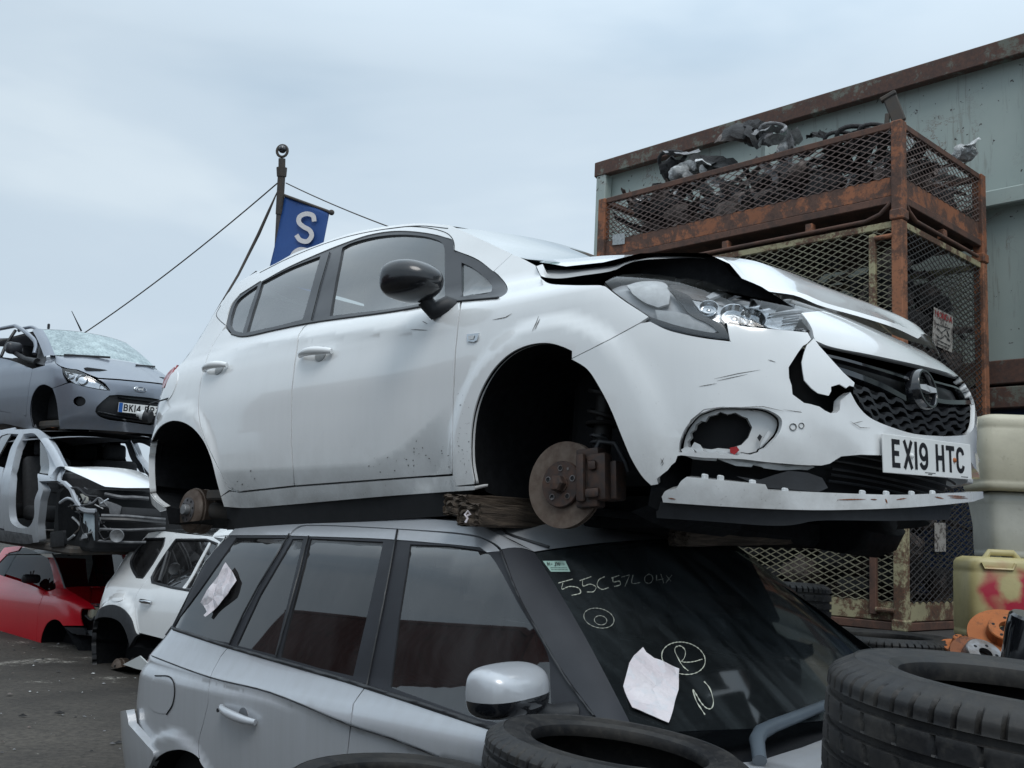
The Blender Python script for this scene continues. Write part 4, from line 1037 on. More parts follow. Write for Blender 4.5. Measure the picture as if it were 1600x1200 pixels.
# rear drum
Mr = axis_frame((296, 797), -.72, HM, tilt=(0, R(4))); bm = bmesh.new()
add_lathe(bm, [(.0, .012), (.040, .012), (.055, .010), (.088, .006), (.100, .0), (.106, -.008), (.106, -.02), (.112, -.022), (.112, -.030), (.108, -.032), (.108, -.072), (.112, -.074), (.112, -.085), (.07, -.09)], Mr, 48)
dr = bm_obj('brake_drum', bm, M['disc'], hb, smooth=30)
bm = bmesh.new(); add_lathe(bm, [(.026, .010), (.026, .034), (.023, .038), (.0, .038)], Mr, 24); bm_obj('bearing_cap', bm, M['alu'], dr, smooth=40)
bm = bmesh.new(); add_lathe(bm, [(.028, .0125), (.062, .0125), (.062, .008)], Mr, 30); bm_obj('hub_face', bm, M['rusty_face'] if 'rusty_face' in M else M['steel'], dr, smooth=40)
for k in range(8):
    a = R(45 * k + 10); bm = bmesh.new(); add_lathe(bm, [(0, .0135), (.0065, .0135)], Mr @ Matrix.Translation((.048 * math.cos(a), .048 * math.sin(a), 0)), 12); bm_obj('bolt_hole', bm, M['dark'], dr)
# floor, beam axle, exhaust
bm = bmesh.new(); add_box(bm, (2.05, 1.40, .05), XF((-1.42, 0, .27)), .01)
bm_obj('floor_pan', bm, M['under'], hb)
bm = bmesh.new()
for y in (-.72, .72, -.45, .45): add_bar(bm, (-2.05, y, .225), (-.45, y, .225), .06, .05, bevel=.01)
bm_obj('chassis_rail', bm, M['liner'], hb)
bm = bmesh.new(); add_tube(bm, [(-2.50, -.66, .20), (-2.30, -.50, .19), (-2.28, .50, .19), (-2.50, .66, .20)], .045, 10); bm_obj('beam_axle', bm, M['under'], hb, smooth=60)
bm = bmesh.new(); add_tube(bm, [(-2.72, -.35, .20), (-2.25, -.30, .17), (-1.95, -.25, .17), (-.4, -.1, .16), (.2, 0, .2)], .028, 10); add_tube(bm, [(-2.2, -.30, .165), (-1.85, -.27, .165)], .06, 14); bm_obj('exhaust_pipe', bm, M['hub'], hb, smooth=60)
bm = bmesh.new(); add_box(bm, (.42, 1.0, .10), XF((.05, 0, .20)), .02); bm_obj('subframe', bm, M['liner'], hb)
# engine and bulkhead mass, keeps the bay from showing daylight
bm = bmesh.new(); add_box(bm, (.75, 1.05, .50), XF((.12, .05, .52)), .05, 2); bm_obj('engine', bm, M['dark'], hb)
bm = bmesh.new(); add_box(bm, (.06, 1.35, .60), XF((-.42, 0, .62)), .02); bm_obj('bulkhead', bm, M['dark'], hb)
# cabin
def seat(x, y, parent, S=1, mat=None):
    mat = mat or M['seat']; bm = bmesh.new(); add_box(bm, (.52, .50, .16), XF((x, y, .50)), .05, 3); s_ = bm_obj('seat', bm, mat, parent, smooth=60)
    bm = bmesh.new(); add_box(bm, (.14, .50, .62), XF((x - .30, y, .80), (0, -.22, 0)), .06, 3); bm_obj('seat_back', bm, mat, s_, smooth=60)
    bm = bmesh.new(); add_box(bm, (.10, .26, .18), XF((x - .40, y, 1.20), (0, -.15, 0)), .045, 3); bm_obj('headrest', bm, mat, s_, smooth=60)
    return s_
for x, y in ((-1.15, -.36), (-1.15, .36), (-2.02, -.40), (-2.02, .38)): seat(x, y, hb)
bm = bmesh.new(); add_box(bm, (.45, 1.30, .20), XF((-.55, 0, .86)), .07, 3); dsb = bm_obj('dashboard', bm, M['seat'], hb, smooth=60)
bm = bmesh.new(); add_tube(bm, [Matrix.Translation((-.85, -.36, .92)) @ Euler((0, R(-65), 0)).to_matrix().to_4x4() @ Vector((.18 * math.cos(a * .26), .18 * math.sin(a * .26), 0)) for a in range(24)], .014, 8, closed=True); bm_obj('steering_wheel', bm, M['seat'], hb, smooth=60)
RPi = RP.copy(); loft('roof_lining', RPi + (0, .03, -.045), .045, M['lining'])
bm = bmesh.new(); add_box(bm, (.50, 1.1, .03), XF((-2.62, 0, .93)), .01); bm_obj('parcel_shelf', bm, M['seat'], hb)
# ------------------------------------------------------------------ the silver four-wheel-drive estate underneath
EM = car_matrix((-0.8148, -0.0413, 0.0554, 1.2497, 3.4782, -1.6001 + CAM_H), .95)
EW = table((.30, .88), (.50, .915), (.70, .945), (.90, .958), (1.01, .960), (1.045, .950), (1.10, .911), (1.16, .880), (1.19, .870), (1.25, .852), (1.40, .800), (1.55, .733), (1.63, .683), (1.68, .628), (1.73, .575), (1.80, .49))
EXf = table((.3, .85), (.6, .93), (.8, .93), (.95, .86), (1.05, .6), (1.2, .2), (1.8, .1))
EXr = table((.3, -3.66), (.55, -3.74), (.85, -3.76), (.95, -3.73), (1.1, -3.66), (1.2, -3.54), (1.45, -3.36), (1.7, -3.15))
def eplan(x, z):
    k = smoothstep(1.12, 1.3, z)
    hi = 1 - .05 * np.clip((x + 1.6) / 1.2, 0, 2) ** 2 - .05 * np.clip((-2.2 - x) / 1.0, 0, 2) ** 2
    return hi * k + (1 - .02 * np.clip((-2.6 - x), 0, 2) ** 2) * (1 - k)
E0 = Surf(wrapF(EW, EXf, EXr, eplan, x0=-.05, x1=-3.1, nf=3, nr=3), EM, (-3.9, .9), (.35, 1.79), n=(150, 60))
ec = E0.un([(209, 1012), (327, 1056), (422, 1080), (550, 1131), (610, 1151), (685, 1180)]); era = E0.un([(272, 1172)])[0]
LOG('ECREASE', ec.round(3).tolist(), era)
ec = ec[np.argsort(ec[:, 0])]; ERA = (-2.885, .30)
def ecre(x, z):
    zc = np.interp(x, ec[:, 0], ec[:, 1]); d = zc - z
    e = np.where(d > 0, -.016 * smoothstep(0, .035, d) * np.exp(-np.clip(d, 0, 1) / .6), .0)
    r = np.hypot(x - ERA[0], z - ERA[1]); return e + .024 * smoothstep(.53, .47, r)
E = Surf(wrapF(EW, EXf, EXr, eplan, x0=-.05, x1=-3.1, nf=3, nr=3, extra=ecre), EM, (-3.95, .95), (.30, 1.79), n=(200, 70))
es = thing('estate_car', 'silver four-wheel-drive estate under the white hatchback, chalk marks on its windscreen', 'car', EM)
M['silver'] = paint('silver_paint', (0.45, 0.47, 0.50), dirt=(0.24, 0.23, 0.21), rough=0.28, metal=0.25, coat=0.7, dirt_top=1.3, amount=0.35, streak=0.35)
M['matt_pillar'] = plain('matt_pillar', (0.016, 0.018, 0.024), 0.6, var=0.25, scale=5)
M['dark_glass'] = glass('privacy_glass', (0.16, 0.15, 0.16), 0.42, dust=0.035, dustc=(0.30, 0.30, 0.31))
M['dark_glass2'] = glass('front_side_glass', (0.30, 0.32, 0.33), 0.5, fr=2.0, dust=0.045, dustc=(0.30, 0.31, 0.32))
S_ = M['silver']
EL = [np.stack([ec[:, 0], ec[:, 1] + d], -1) for d in (.004, -.012, -.036, -.06)]
ra_line = [(452, 834), (430, 872), (404, 915), (380, 960), (357, 1010)]
gapR = [(357, 1010)] + C((345, 1025), (329, 1057), (326, 1078), (325, 1099)) + C((318, 1128), (311, 1155), (310, 1178), (314, 1192), (321, 1202))
gapB = [(572, 1073), (560, 1088), (552, 1100), (548, 1132), (545, 1160), (540, 1200), (536, 1228)]
beltE = lambda a, b: [(x, np.interp(x, [239, 355, 572, 730, 932], [972, 1010, 1072, 1125, 1192])) for x in np.linspace(a, b, 8)]
archE = C((330, 1225), (321, 1198), (302, 1178), (285, 1172), (272, 1172), (258, 1176), (244, 1186), (236, 1200), (232, 1222))
q_ = beltE(239, 357) + gapR[1:] + archE[1:] + [(228, 1215)] + C((239, 1174), (201, 1131)) + C((199, 1117), (207, 1061), (212, 1022), (209, 1008)) + C((212, 1000), (225, 985), (239, 972))
panel('rear_quarter', E, [q_], S_, es, h=.024, lines=EL, gap=.001)
rdp = beltE(357, 572) + gapB[1:] + [(325, 1235)] + gapR[::-1][:-1]
erd = panel('rear_door', E, [rdp], S_, es, h=.024, lines=EL, gap=.003)
fdp = beltE(572, 932) + [(940, 1215), (940, 1290), (536, 1290)] + gapB[::-1][:-1]
efd = panel('front_door', E, [fdp], S_, es, h=.024, lines=EL, gap=.003)
bp_ = [(175, 1114), (197, 1110), (200, 1124), (201, 1132), (239, 1175), (240, 1183), (230, 1205), (228, 1260), (190, 1260)] + [(177, 1200), (171, 1150), (171, 1130)]
EB = Surf(wrapF(lambda z: EW(z) + .03, EXf, lambda z: EXr(z) - .22, eplan, x0=-.05, x1=-3.1, nf=3, nr=3), EM, (-3.95, -2.3), (.30, 1.2), n=(80, 40))
panel('rear_bumper', EB, [bp_], S_, es, h=.04, flange=.04)
# upper frame strips, roof edge
top = C((347, 835), (370, 821), (404, 814), (460, 808), (535, 807), (625, 809), (685, 812), (749, 820), (766, 832), (784, 858))
low = C((784, 858), (775, 850), (749, 838), (722, 833), (625, 826), (497, 820), (471, 821), (460, 826), (452, 836)) + [(347, 836)]
panel('roof_edge', E, [top + low[1:]], S_, es, h=.03, flange=.015)
strip = C((453, 835), (462, 827), (472, 822), (497, 821), (625, 827), (722, 835), (749, 840), (770, 850), (781, 860)) + [(760, 862)] + C((749, 854), (700, 849), (599, 841), (482, 837)) + [(454, 836)]
panel('door_frame', E, [strip], S_, es, h=.03, off=-.003, flange=.01)
dl = [(347, 837), (454, 837), (482, 838), (599, 842), (700, 850), (749, 855), (760, 862)] + C((784, 859), (812, 930), (850, 997), (887, 1057), (932, 1119)) + [(932, 1190)] + beltE(239, 930)[::-1] + [(239, 971), (293, 902)]
w1 = [(368, 839), (450, 839), (422, 881), (357, 1004)] + C((340, 1001), (303, 992), (267, 980)) + [(310, 922)]
w2 = [(456, 841), (473, 841), (452, 925), (428, 1023)] + [(368, 1008), (404, 930)]
w3 = [(484, 840), (598, 845), (576, 945), (550, 1056), (495, 1043), (436, 1026), (458, 935)]
w4 = [(640, 849), (700, 851), (741, 857), (756, 860)] + C((763, 864), (775, 881), (812, 949), (850, 1012), (857, 1035), (858, 1060)) + [(862, 1150), (730, 1117), (608, 1073), (622, 960)]
panel('window_surround', E, [dl, w1, w2, w3, w4], M['matt_pillar'], es, h=.03, off=-.005, flange=.014)
for g, nm, mt in ((w1, 'rear_quarter_glass', 'dark_glass'), (w2, 'quarter_glass', 'dark_glass'), (w3, 'rear_window', 'dark_glass'), (w4, 'front_window', 'dark_glass2')):
    mirrored(panel(nm, E, [g], M[mt], es, h=.08, off=-.010, flange=0))
def seamline(name, S, pts, r_, mat, parent, off=.001, n=6):
    px = densify(pts, 8, closed=False); bm = bmesh.new(); add_tube(bm, S.loc(px, off), r_, n); return bm_obj(name, bm, mat, parent, smooth=60)
for pts in (ra_line, [(482, 838), (458, 930), (431, 1026)], [(621, 828), (598, 950), (573, 1072)], C((782, 860), (812, 935), (850, 1003), (887, 1064), (928, 1119))):
    seamline('window_seal', E, pts, .0045, M['black_trim'], es)
seamline('waist_moulding', E, [(239, 973)] + beltE(250, 930), .009, M['black_trim'], es, off=.0)
seamline('crease_shade_line', E, C((209, 1014), (327, 1058), (422, 1082), (548, 1133), (610, 1153), (685, 1182)), .0030, M['black_trim'], es, off=.001)  # dark line along the crease, its shade put in as colour
for nm_ in ('rear_quarter', 'rear_door', 'front_door', 'rear_bumper', 'roof_edge', 'door_frame', 'window_surround'):
    mirrored([c for c in es.children if c.name.split('.')[0] == nm_][0])
ff = panel('fuel_flap', E, [C((243, 1057), (265, 1059), (272, 1070), (270, 1098), (262, 1113), (258, 1115), (239, 1110), (233, 1098), (237, 1066), closed=True)], S_, es, h=.03, off=.002, flange=.008)
seamline('flap_gap', E, C((243, 1056), (266, 1058), (273, 1070), (271, 1099), (261, 1116)), .0032, M['dark'], es, off=.003)
M['cup'] = plain('cup_shade_silver', (0.16, 0.17, 0.185), 0.35, var=0.3)  # darker silver stands for shade in the handle cup
eh = handle((350, 1104), (403, 1128), S_, erd, S=E, r_=.017)
bm = bmesh.new(); add_lathe(bm, [(0, .001), (.008, .001), (.008, -.004)], frame_at(E, (353, 1108), .040), 12); bm_obj('key_hole', bm, M['dark'], eh)
# roof: from the traced edge
er = E.un(C((347, 835), (370, 822), (404, 815), (460, 809), (535, 808), (625, 811), (685, 814), (740, 821))); EP = E.F(er); EP = EP[np.argsort(EP[:, 0])]
LOG('roof edge', EP.round(2)[::6].tolist())
loft('roof', EP, .035, S_, parent=es, crown_n=3)
# windscreen as a curved sheet, its corners on the traced ones
def WSF(top, bot, bulge=.13, M_=EM, n=(40, 30)):
    """windscreen between two header points and two base points (local), bowed forward"""
    def F(uv):
        s, t = uv[:, 0], uv[:, 1]; a = top[0] * (1 - s)[:, None] / 2 + top[1] * (1 + s)[:, None] / 2; b = bot[0] * (1 - s)[:, None] / 2 + bot[1] * (1 + s)[:, None] / 2
        p = b * (1 - t)[:, None] + a * t[:, None]; k = 1 - np.abs(s) ** 2.2
        p = p + np.stack([bulge * k * (1 - .35 * t), 0 * k, .03 * k + .02 * np.sin(np.clip(t, 0, 1) * math.pi)], -1); return p
    return Surf(F, M_, (-1.05, 1.05), (-.25, 1.08), sign=1, n=n)
def loc_at(px, x, M_=EM):
    n_ = np.array(M_.to_3x3() @ Vector((1, 0, 0))); p0 = np.array(M_ @ Vector((x, 0, 0))); P = at_plane([px], p0, n_)[0]; return np.array(M_.inverted() @ Vector(P))
tl, tr = loc_at((836, 864), -.90), loc_at((1150, 851), -.90); bl, br = loc_at((990, 1140), -.25), loc_at((1400, 1068), -.25)
LOG('WS', tl, tr, bl, br)
WS = WSF((tl, tr), (bl, br), .10)
LOG('wsproj', project(WS.world(np.array([(-1, 1), (1, 1), (-1, 0), (1, 0), (0, 0), (0, 1), (0, .5)])))[0].round(0).tolist(), WS.ok.mean())
def local_of(S, px, off=0.0): return S.loc(px, off)
wsg = panel('windscreen', WS, [[(-1, -.02), (-.5, -.09), (0, -.12), (.5, -.09), (1, -.02), (1, 1), (.5, 1), (0, 1), (-.5, 1), (-1, 1)]], None, es, h=.06, uv=True, flange=0)
def screen_glass(name):
    """dusty dark windscreen: wiped and rained-on streaks, thicker dust towards the far lower corner"""
    m = bpy.data.materials.new(name); m.use_nodes = True; t = m.node_tree; t.nodes.clear()
    o = t.nodes.new('ShaderNodeOutputMaterial'); tr = t.nodes.new('ShaderNodeBsdfTransparent'); tr.inputs[0].default_value = (.18, .22, .24, 1)
    gl = t.nodes.new('ShaderNodeBsdfGlossy'); gl.inputs['Roughness'].default_value = .06
    fr = t.nodes.new('ShaderNodeFresnel'); fr.inputs['IOR'].default_value = 1.5
    mx = t.nodes.new('ShaderNodeMixShader'); t.links.new(fr.outputs[0], mx.inputs[0]); t.links.new(tr.outputs[0], mx.inputs[1]); t.links.new(gl.outputs[0], mx.inputs[2])
    df = t.nodes.new('ShaderNodeBsdfDiffuse'); df.inputs[0].default_value = (.165, .195, .21, 1)
    n = mask(t, noise(t, 2.2, 7, .6, stretch=(1.0, 3.2, .9), dist=.8), .40, .75); n2 = mask(t, noise(t, 40, 5, .7), .55, .8)
    c = t.nodes.new('ShaderNodeTexCoord'); s = t.nodes.new('ShaderNodeSeparateXYZ'); t.links.new(c.outputs['Object'], s.inputs[0])
    g = t.nodes.new('ShaderNodeMapRange'); g.inputs[1].default_value = -.6; g.inputs[2].default_value = .8; g.inputs[3].default_value = .10; g.inputs[4].default_value = .38; t.links.new(s.outputs['Y'], g.inputs[0])
    f = math_(t, 'ADD', math_(t, 'MULTIPLY', g.outputs[0], n), math_(t, 'MULTIPLY_ADD', n2, .06, .05))
    m2 = t.nodes.new('ShaderNodeMixShader'); t.links.new(f, m2.inputs[0]); t.links.new(mx.outputs[0], m2.inputs[1]); t.links.new(df.outputs[0], m2.inputs[2]); t.links.new(m2.outputs[0], o.inputs[0])
    return m
M['screen'] = screen_glass('dusty_screen'); wsg.data.materials.clear(); wsg.data.materials.append(M['screen'])
fq = [tuple(q) for q in WS.un([(1005, 1119), (1048, 1120), (1100, 1120), (1160, 1119), (1220, 1116), (1280, 1112), (1340, 1098)])]; LOG('frit', fq)
fritp = [[(-1, -.02), (-.5, -.09), (0, -.12), (.5, -.09), (1, -.02), (1, 1), (0, 1), (-1, 1)], [(-.94, .10)] + fq + [(.93, .10), (.95, .93), (.5, .955), (0, .96), (-.5, .955), (-.95, .93)]]
panel('screen_border', WS, fritp, M['black_gloss'], wsg, h=.06, uv=True, off=-.004, flange=0)
ts = np.linspace(0, 1, 14)
def strip_between(name, A, B_, mat, parent, k=5, bulge=.01, close=None):
    V = []; F_ = []; A = np.asarray(A); B_ = np.asarray(B_)
    for i in range(len(A)):
        for j in range(k + 1):
            s = j / k; p = A[i] * (1 - s) + B_[i] * s; V.append(p + np.array([0, 0, bulge * math.sin(s * math.pi)]))
    for i in range(len(A) - 1):
        for j in range(k): a = i * (k + 1) + j; F_.append((a, a + 1, a + k + 2, a + k + 1))
    return mesh_obj(name, V, F_, mat, parent, smooth=True)
def resamp(P, n):
    P = np.asarray(P, float); d = np.concatenate([[0], np.cumsum(np.linalg.norm(np.diff(P, axis=0), axis=1))]); t = np.linspace(0, d[-1], n)
    return np.stack([np.interp(t, d, P[:, i]) for i in range(P.shape[1])], -1)
ap = E.F(E.un(resamp(C((784, 859), (812, 932), (850, 1000), (887, 1060), (932, 1121), (940, 1135)), 20)))
apw = WS.F(np.stack([np.full(20, -1.0), np.linspace(1, -.02, 20)], -1))
pil = strip_between('windscreen_pillar', ap, apw, M['matt_pillar'], es, bulge=.012)
mirrored(pil)
# roof header and its corner
rf_ = EP[-1]; hx = resamp([(tl[0], tl[1], tl[2]), (tr[0], tr[1], tr[2])], 21)
hdr_b = WS.F(np.stack([np.linspace(-1, 1, 21), np.full(21, 1.01)], -1))
cr_ = np.array([(rf_[0] + .02, -(-rf_[1]) * (-1) * 0 + rf_[1] * -t_, rf_[2] + .035 * (1 - abs(t_) ** 3)) for t_ in np.linspace(-1, 1, 21)]); cr_[:, 1] = np.linspace(rf_[1], -rf_[1], 21)
strip_between('roof_header', cr_, hdr_b, S_, es, bulge=.006)
cor = C((740, 820), (752, 824), (766, 833), (784, 858)); ce = E.F(E.un(resamp(cor, 8)))
strip_between('roof_corner', ce, np.repeat(hdr_b[:1], 8, 0) * np.linspace(0, 1, 8)[:, None] + np.repeat(cr_[:1], 8, 0) * np.linspace(1, 0, 8)[:, None], S_, es)
seam = resamp([tuple(cr_[1] + (0, .02, .004)), tuple(hdr_b[0] * .5 + cr_[0] * .5 + (0, .02, .012)), tuple(hdr_b[1] + (0, 0, .008))], 10); bm = bmesh.new(); add_tube(bm, seam, .006, 6); bm_obj('roof_ditch', bm, M['black_trim'], es, smooth=60)
loft('roof_lining', EP + (0, .02, -.05), .03, M['seat'], parent=es)
# bonnet, cowl
def EH(uv):
    x, y = uv[:, 0], uv[:, 1]; return np.stack([x, y, 1.03 - .07 * np.clip(x, -1, 2) - .05 * np.clip(x - .3, 0, 2) ** 2 - .05 * (y / .8) ** 2 + .012 * smoothstep(.5, .56, np.abs(y))], -1)
HS = Surf(EH, EM, (-.5, 1.0), (-.9, .9))
panel('bonnet', HS, [[(-.08, -.80), (.75, -.72), (.85, -.3), (.86, .3), (.75, .72), (-.08, .80), (-.02, .3), (-.02, -.3)]], S_, es, h=.06, uv=True)
panel('cowl', HS, [[(-.34, -.82), (-.09, -.81), (-.03, -.3), (-.03, .3), (-.09, .81), (-.34, .82)]], M['black_plastic'], es, h=.06, uv=True, off=-.02)
eh2 = panel('front_wing', E, [[(-.42, 1.12), (-.1, 1.10), (.3, 1.04), (.9, .98), (.9, .4), (-.42, .4)]], S_, es, h=.08, uv=True); mirrored(eh2)
for k_, (a, b) in enumerate((((-.20, .10, 1.09), (-.12, .74, 1.05)),)):
    bm = bmesh.new(); add_bar(bm, a, b, .012, .016, bevel=.003); wb = bm_obj('wiper', bm, M['black_trim'], es)
# silver wing mirror with black lower half
nm_y = np.array(EM.to_3x3() @ Vector((0, 1, 0))); mcx = EM.inverted() @ Vector(at_plane([(800, 1080)], np.array(EM @ Vector((0, -1.07, 0))), nm_y)[0]); LOG('mirror at', mcx)
c = Vector(mcx)
rg = []
for dx, ry, rz, oz in ((-.075, .112, .060, .0), (-.070, .128, .078, 0), (-.02, .134, .082, 0), (.035, .124, .074, -.002), (.065, .095, .052, -.004), (.080, .04, .022, -.006)):
    rg.append(ringyz(c.x + dx, c.y, c.z + oz, ry, rz, 16, 3.6))
mir = blob('wing_mirror', rg, None, es, sub=3)
me = mir.data
bm = bmesh.new(); bm.from_mesh(me); bmesh.ops.bisect_plane(bm, geom=bm.verts[:] + bm.edges[:] + bm.faces[:], plane_co=(c.x, c.y, c.z - .012), plane_no=(0, -.05, 1)); bm.to_mesh(me); bm.free(); me.shade_smooth(); me.materials.append(S_); me.materials.append(M['black_gloss'])
for p in me.polygons: p.material_index = 0 if p.center.z > c.z - .012 + .05 * (p.center.y - c.y) else 1
bm = bmesh.new(); add_tube(bm, [(c.x, c.y + .06, c.z - .055), (c.x + .02, c.y + .14, c.z - .085), (c.x + .05, -.86, c.z - .09)], [.032, .034, .04], 10); bm_obj('mirror_arm', bm, M['black_plastic'], mir, smooth=60)
# cabin
for x, y in ((-1.25, -.40), (-1.25, .40), (-2.2, -.42), (-2.2, .42)):
    s_ = seat(x, y, es); 
    for o in [s_] + list(s_.children): o.location.z += .22
for o in es.children:
    if o.name.startswith('seat'):
        for ch in o.children: ch.location.z -= .22
bm = bmesh.new(); add_box(bm, (.50, 1.45, .22), XF((-.62, 0, 1.02)), .07, 3); bm_obj('dashboard', bm, M['seat'], es, smooth=60)
bm = bmesh.new(); add_tube(bm, [Matrix.Translation((-.95, -.40, 1.12)) @ Euler((0, R(-65), 0)).to_matrix().to_4x4() @ Vector((.19 * math.cos(a * .26), .19 * math.sin(a * .26), 0)) for a in range(24)], .015, 8, closed=True); bm_obj('steering_wheel', bm, M['seat'], es, smooth=60)
bm = bmesh.new(); add_box(bm, (3.2, 1.6, .5), XF((-1.7, 0, .62)), .03); bm_obj('floor_pan', bm, M['dark'], es)
bm = bmesh.new(); add_box(bm, (.9, 1.5, .45), XF((.25, 0, .72)), .05); bm_obj('engine', bm, M['dark'], es)
tg_ = E.F(E.un([(347, 836), (318, 872), (280, 920), (239, 972), (212, 1000), (209, 1012), (203, 1060), (199, 1110)]))
loft('tailgate', tg_, .0, S_, fwd=-.12, parent=es)
tgg = strip_between('tailgate_trim', E.loc([(345, 838), (310, 880), (270, 930), (238, 970)], 0), E.loc([(345, 838), (310, 880), (270, 930), (238, 970)], 0) + np.array([-.07, .05, .01]), M['lining'], es)
tu = tub('arch_liner', E.F(np.zeros((1, 2))) if False else archE + [(240, 1300), (330, 1300)], .4, M['liner'], es, S=E); mirrored(tu)
bm = bmesh.new(); p_ = E.loc([(206, 1022)], .0)[0]
vs = [bm.verts.new(Vector(p_) + Vector(v)) for v in ((.05, -.005, .02), (-.03, -.01, .05), (-.20, -.02, -.005), (-.06, -.015, -.015), (.04, -.005, -.02))]; bm.faces.new(vs)
r_ = bmesh.ops.extrude_face_region(bm, geom=bm.faces[:]); bmesh.ops.translate(bm, verts=[v for v in r_['geom'] if isinstance(v, bmesh.types.BMVert)], vec=(0, .008, 0)); bm_obj('broken_trim', bm, M['lining'], es)
# chalk writing on the windscreen -------------------------------------------------
M['chalk'] = plain('chalk_pen', (0.50, 0.52, 0.44), 0.9, var=0.35, scale=60)
M['chalk2'] = plain('faint_chalk', (0.30, 0.31, 0.27), 0.9, var=0.4, scale=60)
def chalk(name, polys, wpx, mat, S, parent, off=.0025, tr=lambda p: p):
    V = []; F_ = []
    for pl_ in polys:
        px = np.array(densify([tr(p) for p in pl_], 2.5, closed=False)); t = np.gradient(px, axis=0); t /= np.linalg.norm(t, axis=1)[:, None]
        nn = np.stack([-t[:, 1], t[:, 0]], -1); wv = wpx * (.75 + .35 * np.sin(np.arange(len(px)) * .23 + px[:, 0]))[:, None]
        a = S.loc(px + nn * wv / 2, off); b = S.loc(px - nn * wv / 2, off); o = len(V)
        for q in zip(a, b): V += [q[0], q[1]]
        F_ += [(o + 2 * i, o + 2 * i + 1, o + 2 * i + 3, o + 2 * i + 2) for i in range(len(px) - 1)]
    return mesh_obj(name, V, F_, mat, parent)
t8 = lambda p: (700 + p[0] / 2.667, 780 + p[1] / 2.667)
num1 = [[(458, 352), (520, 335)], C((478, 352), (474, 377), (505, 366), (545, 374), (552, 392), (515, 403)), [(548, 342), (596, 325)], C((560, 340), (562, 364), (592, 356), (616, 369), (606, 387), (578, 389))]
num2 = [C((652, 325), (628, 338), (621, 362), (640, 378), (668, 371)), [(680, 331), (712, 320)], C((686, 331), (688, 347), (714, 344), (717, 358), (692, 366))]
num3 = [[(722, 327), (757, 317), (736, 366)], C((770, 318), (766, 352), (800, 350)), C((836, 314), (820, 326), (822, 348), (840, 352), (852, 338), (848, 320), (836, 314)), [(868, 318), (868, 340), (896, 334)], [(886, 314), (898, 352)], [(908, 320), (928, 344)], [(932, 318), (906, 352)]]
chalk('chalk_number', num1 + num2, 1.5, M['chalk'], WS, wsg, tr=t8); chalk('chalk_number', num3, 1.1, M['chalk2'], WS, wsg, tr=t8)
el = lambda cx, cy, rx, ry, rot, a0=0, a1=360: [(cx + rx * math.cos(R(a)) * math.cos(R(rot)) - ry * math.sin(R(a)) * math.sin(R(rot)), cy + rx * math.cos(R(a)) * math.sin(R(rot)) + ry * math.sin(R(a)) * math.cos(R(rot))) for a in np.linspace(a0, a1, 40)]
chalk('chalk_ring', [el(628, 498, 64, 40, 14), el(635, 507, 26, 19, 10)], 1.3, M['chalk2'], WS, wsg, tr=t8)
chalk('chalk_letter', [el(980, 665, 92, 66, 14, 20, 385)], 1.6, M['chalk'], WS, wsg, tr=t8)
t9 = lambda p: (980 + p[0] / 5, 960 + p[1] / 5)
chalk('chalk_letter', [C((475, 445), (430, 405), (395, 345), (370, 290), (375, 262), (410, 250), (445, 275), (452, 315), (440, 350), (424, 372), (470, 378), (530, 370), (585, 353))], 1.7, M['chalk'], WS, wsg, tr=t9)
chalk('chalk_letter', [C((605, 787), (570, 735), (535, 675), (512, 592), (540, 635), (580, 700), (625, 740), (655, 738), (670, 700), (660, 630), (635, 570), (598, 528))], 1.9, M['chalk'], WS, wsg, tr=t9)
# sticker and papers
def sheet(name, S, px, mat, off, label, cat, h=.03, bump=None, group=None):
    o = panel(name, S, [px], mat, None, h=h, off=off, flange=.0015, bump=bump); o.matrix_world = S.M; return tag(o, label, cat, group)
st_ = panel('sticker', WS, [[t8(p) for p in ((394, 260), (488, 260), (509, 305), (428, 305))]], plain('sticker_green', (0.30, 0.45, 0.40), 0.5, var=.15), wsg, h=.02, off=.003, flange=0)
sk = []
for gi, g in enumerate(('H', '-', 'J', 'H')):
    x0_ = 412 + gi * 13
    gl_ = {'H': [[(0, 0), (4, 16)], [(8, 0), (12, 16)], [(2, 8), (10, 8)]], '-': [[(3, 9), (8, 9)]], 'J': [[(7, 0), (11, 16), (4, 16)]]}[g]
    sk += [[(x0_ + a, 266 + b) for a, b in s_] for s_ in gl_]
chalk('sticker_text', sk, 1.2, M['ink'], WS, st_, off=.005, tr=t8)
chalk('sticker_text', [[(450, 266), (480, 266)], [(452, 272), (484, 272)], [(455, 278), (486, 278)], [(425, 290), (494, 290)], [(428, 298), (498, 298)]], .7, M['ink'], WS, st_, off=.005, tr=t8)
wav = lambda V, P: .006 * np.sin(P[:, 2] * 40) + .004 * np.sin(P[:, 1] * 55 + 1)
sheet('paper_sheet', WS, [t8(p) for p in ((805, 633), (818, 655), (850, 680), (960, 712), (957, 800), (914, 945), (850, 915), (762, 880), (742, 822), (730, 780), (748, 700), (770, 662))], M['paper'], .010, 'blank pinkish paper sheet lying on the windscreen beside the chalked circle', 'paper', bump=wav)
t7 = lambda p: (160 + p[0] / 2.667, 780 + p[1] / 2.667)
sheet('paper_sheet', E, [t7(p) for p in ((525, 270), (545, 300), (563, 340), (535, 400), (478, 455), (440, 493), (431, 487), (441, 470), (428, 448), (415, 432), (440, 400), (480, 330))], M['paper'], .004, 'torn white paper strip stuck on the estate rear side glass', 'paper', bump=lambda V, P: .008 + .006 * np.sin(P[:, 2] * 45))
bm = bmesh.new(); hp = [WS.M @ Vector(p) for p in WS.loc([(1282, 1112), (1240, 1130), (1200, 1146), (1182, 1156), (1176, 1168), (1178, 1182), (1182, 1205)], .03)]
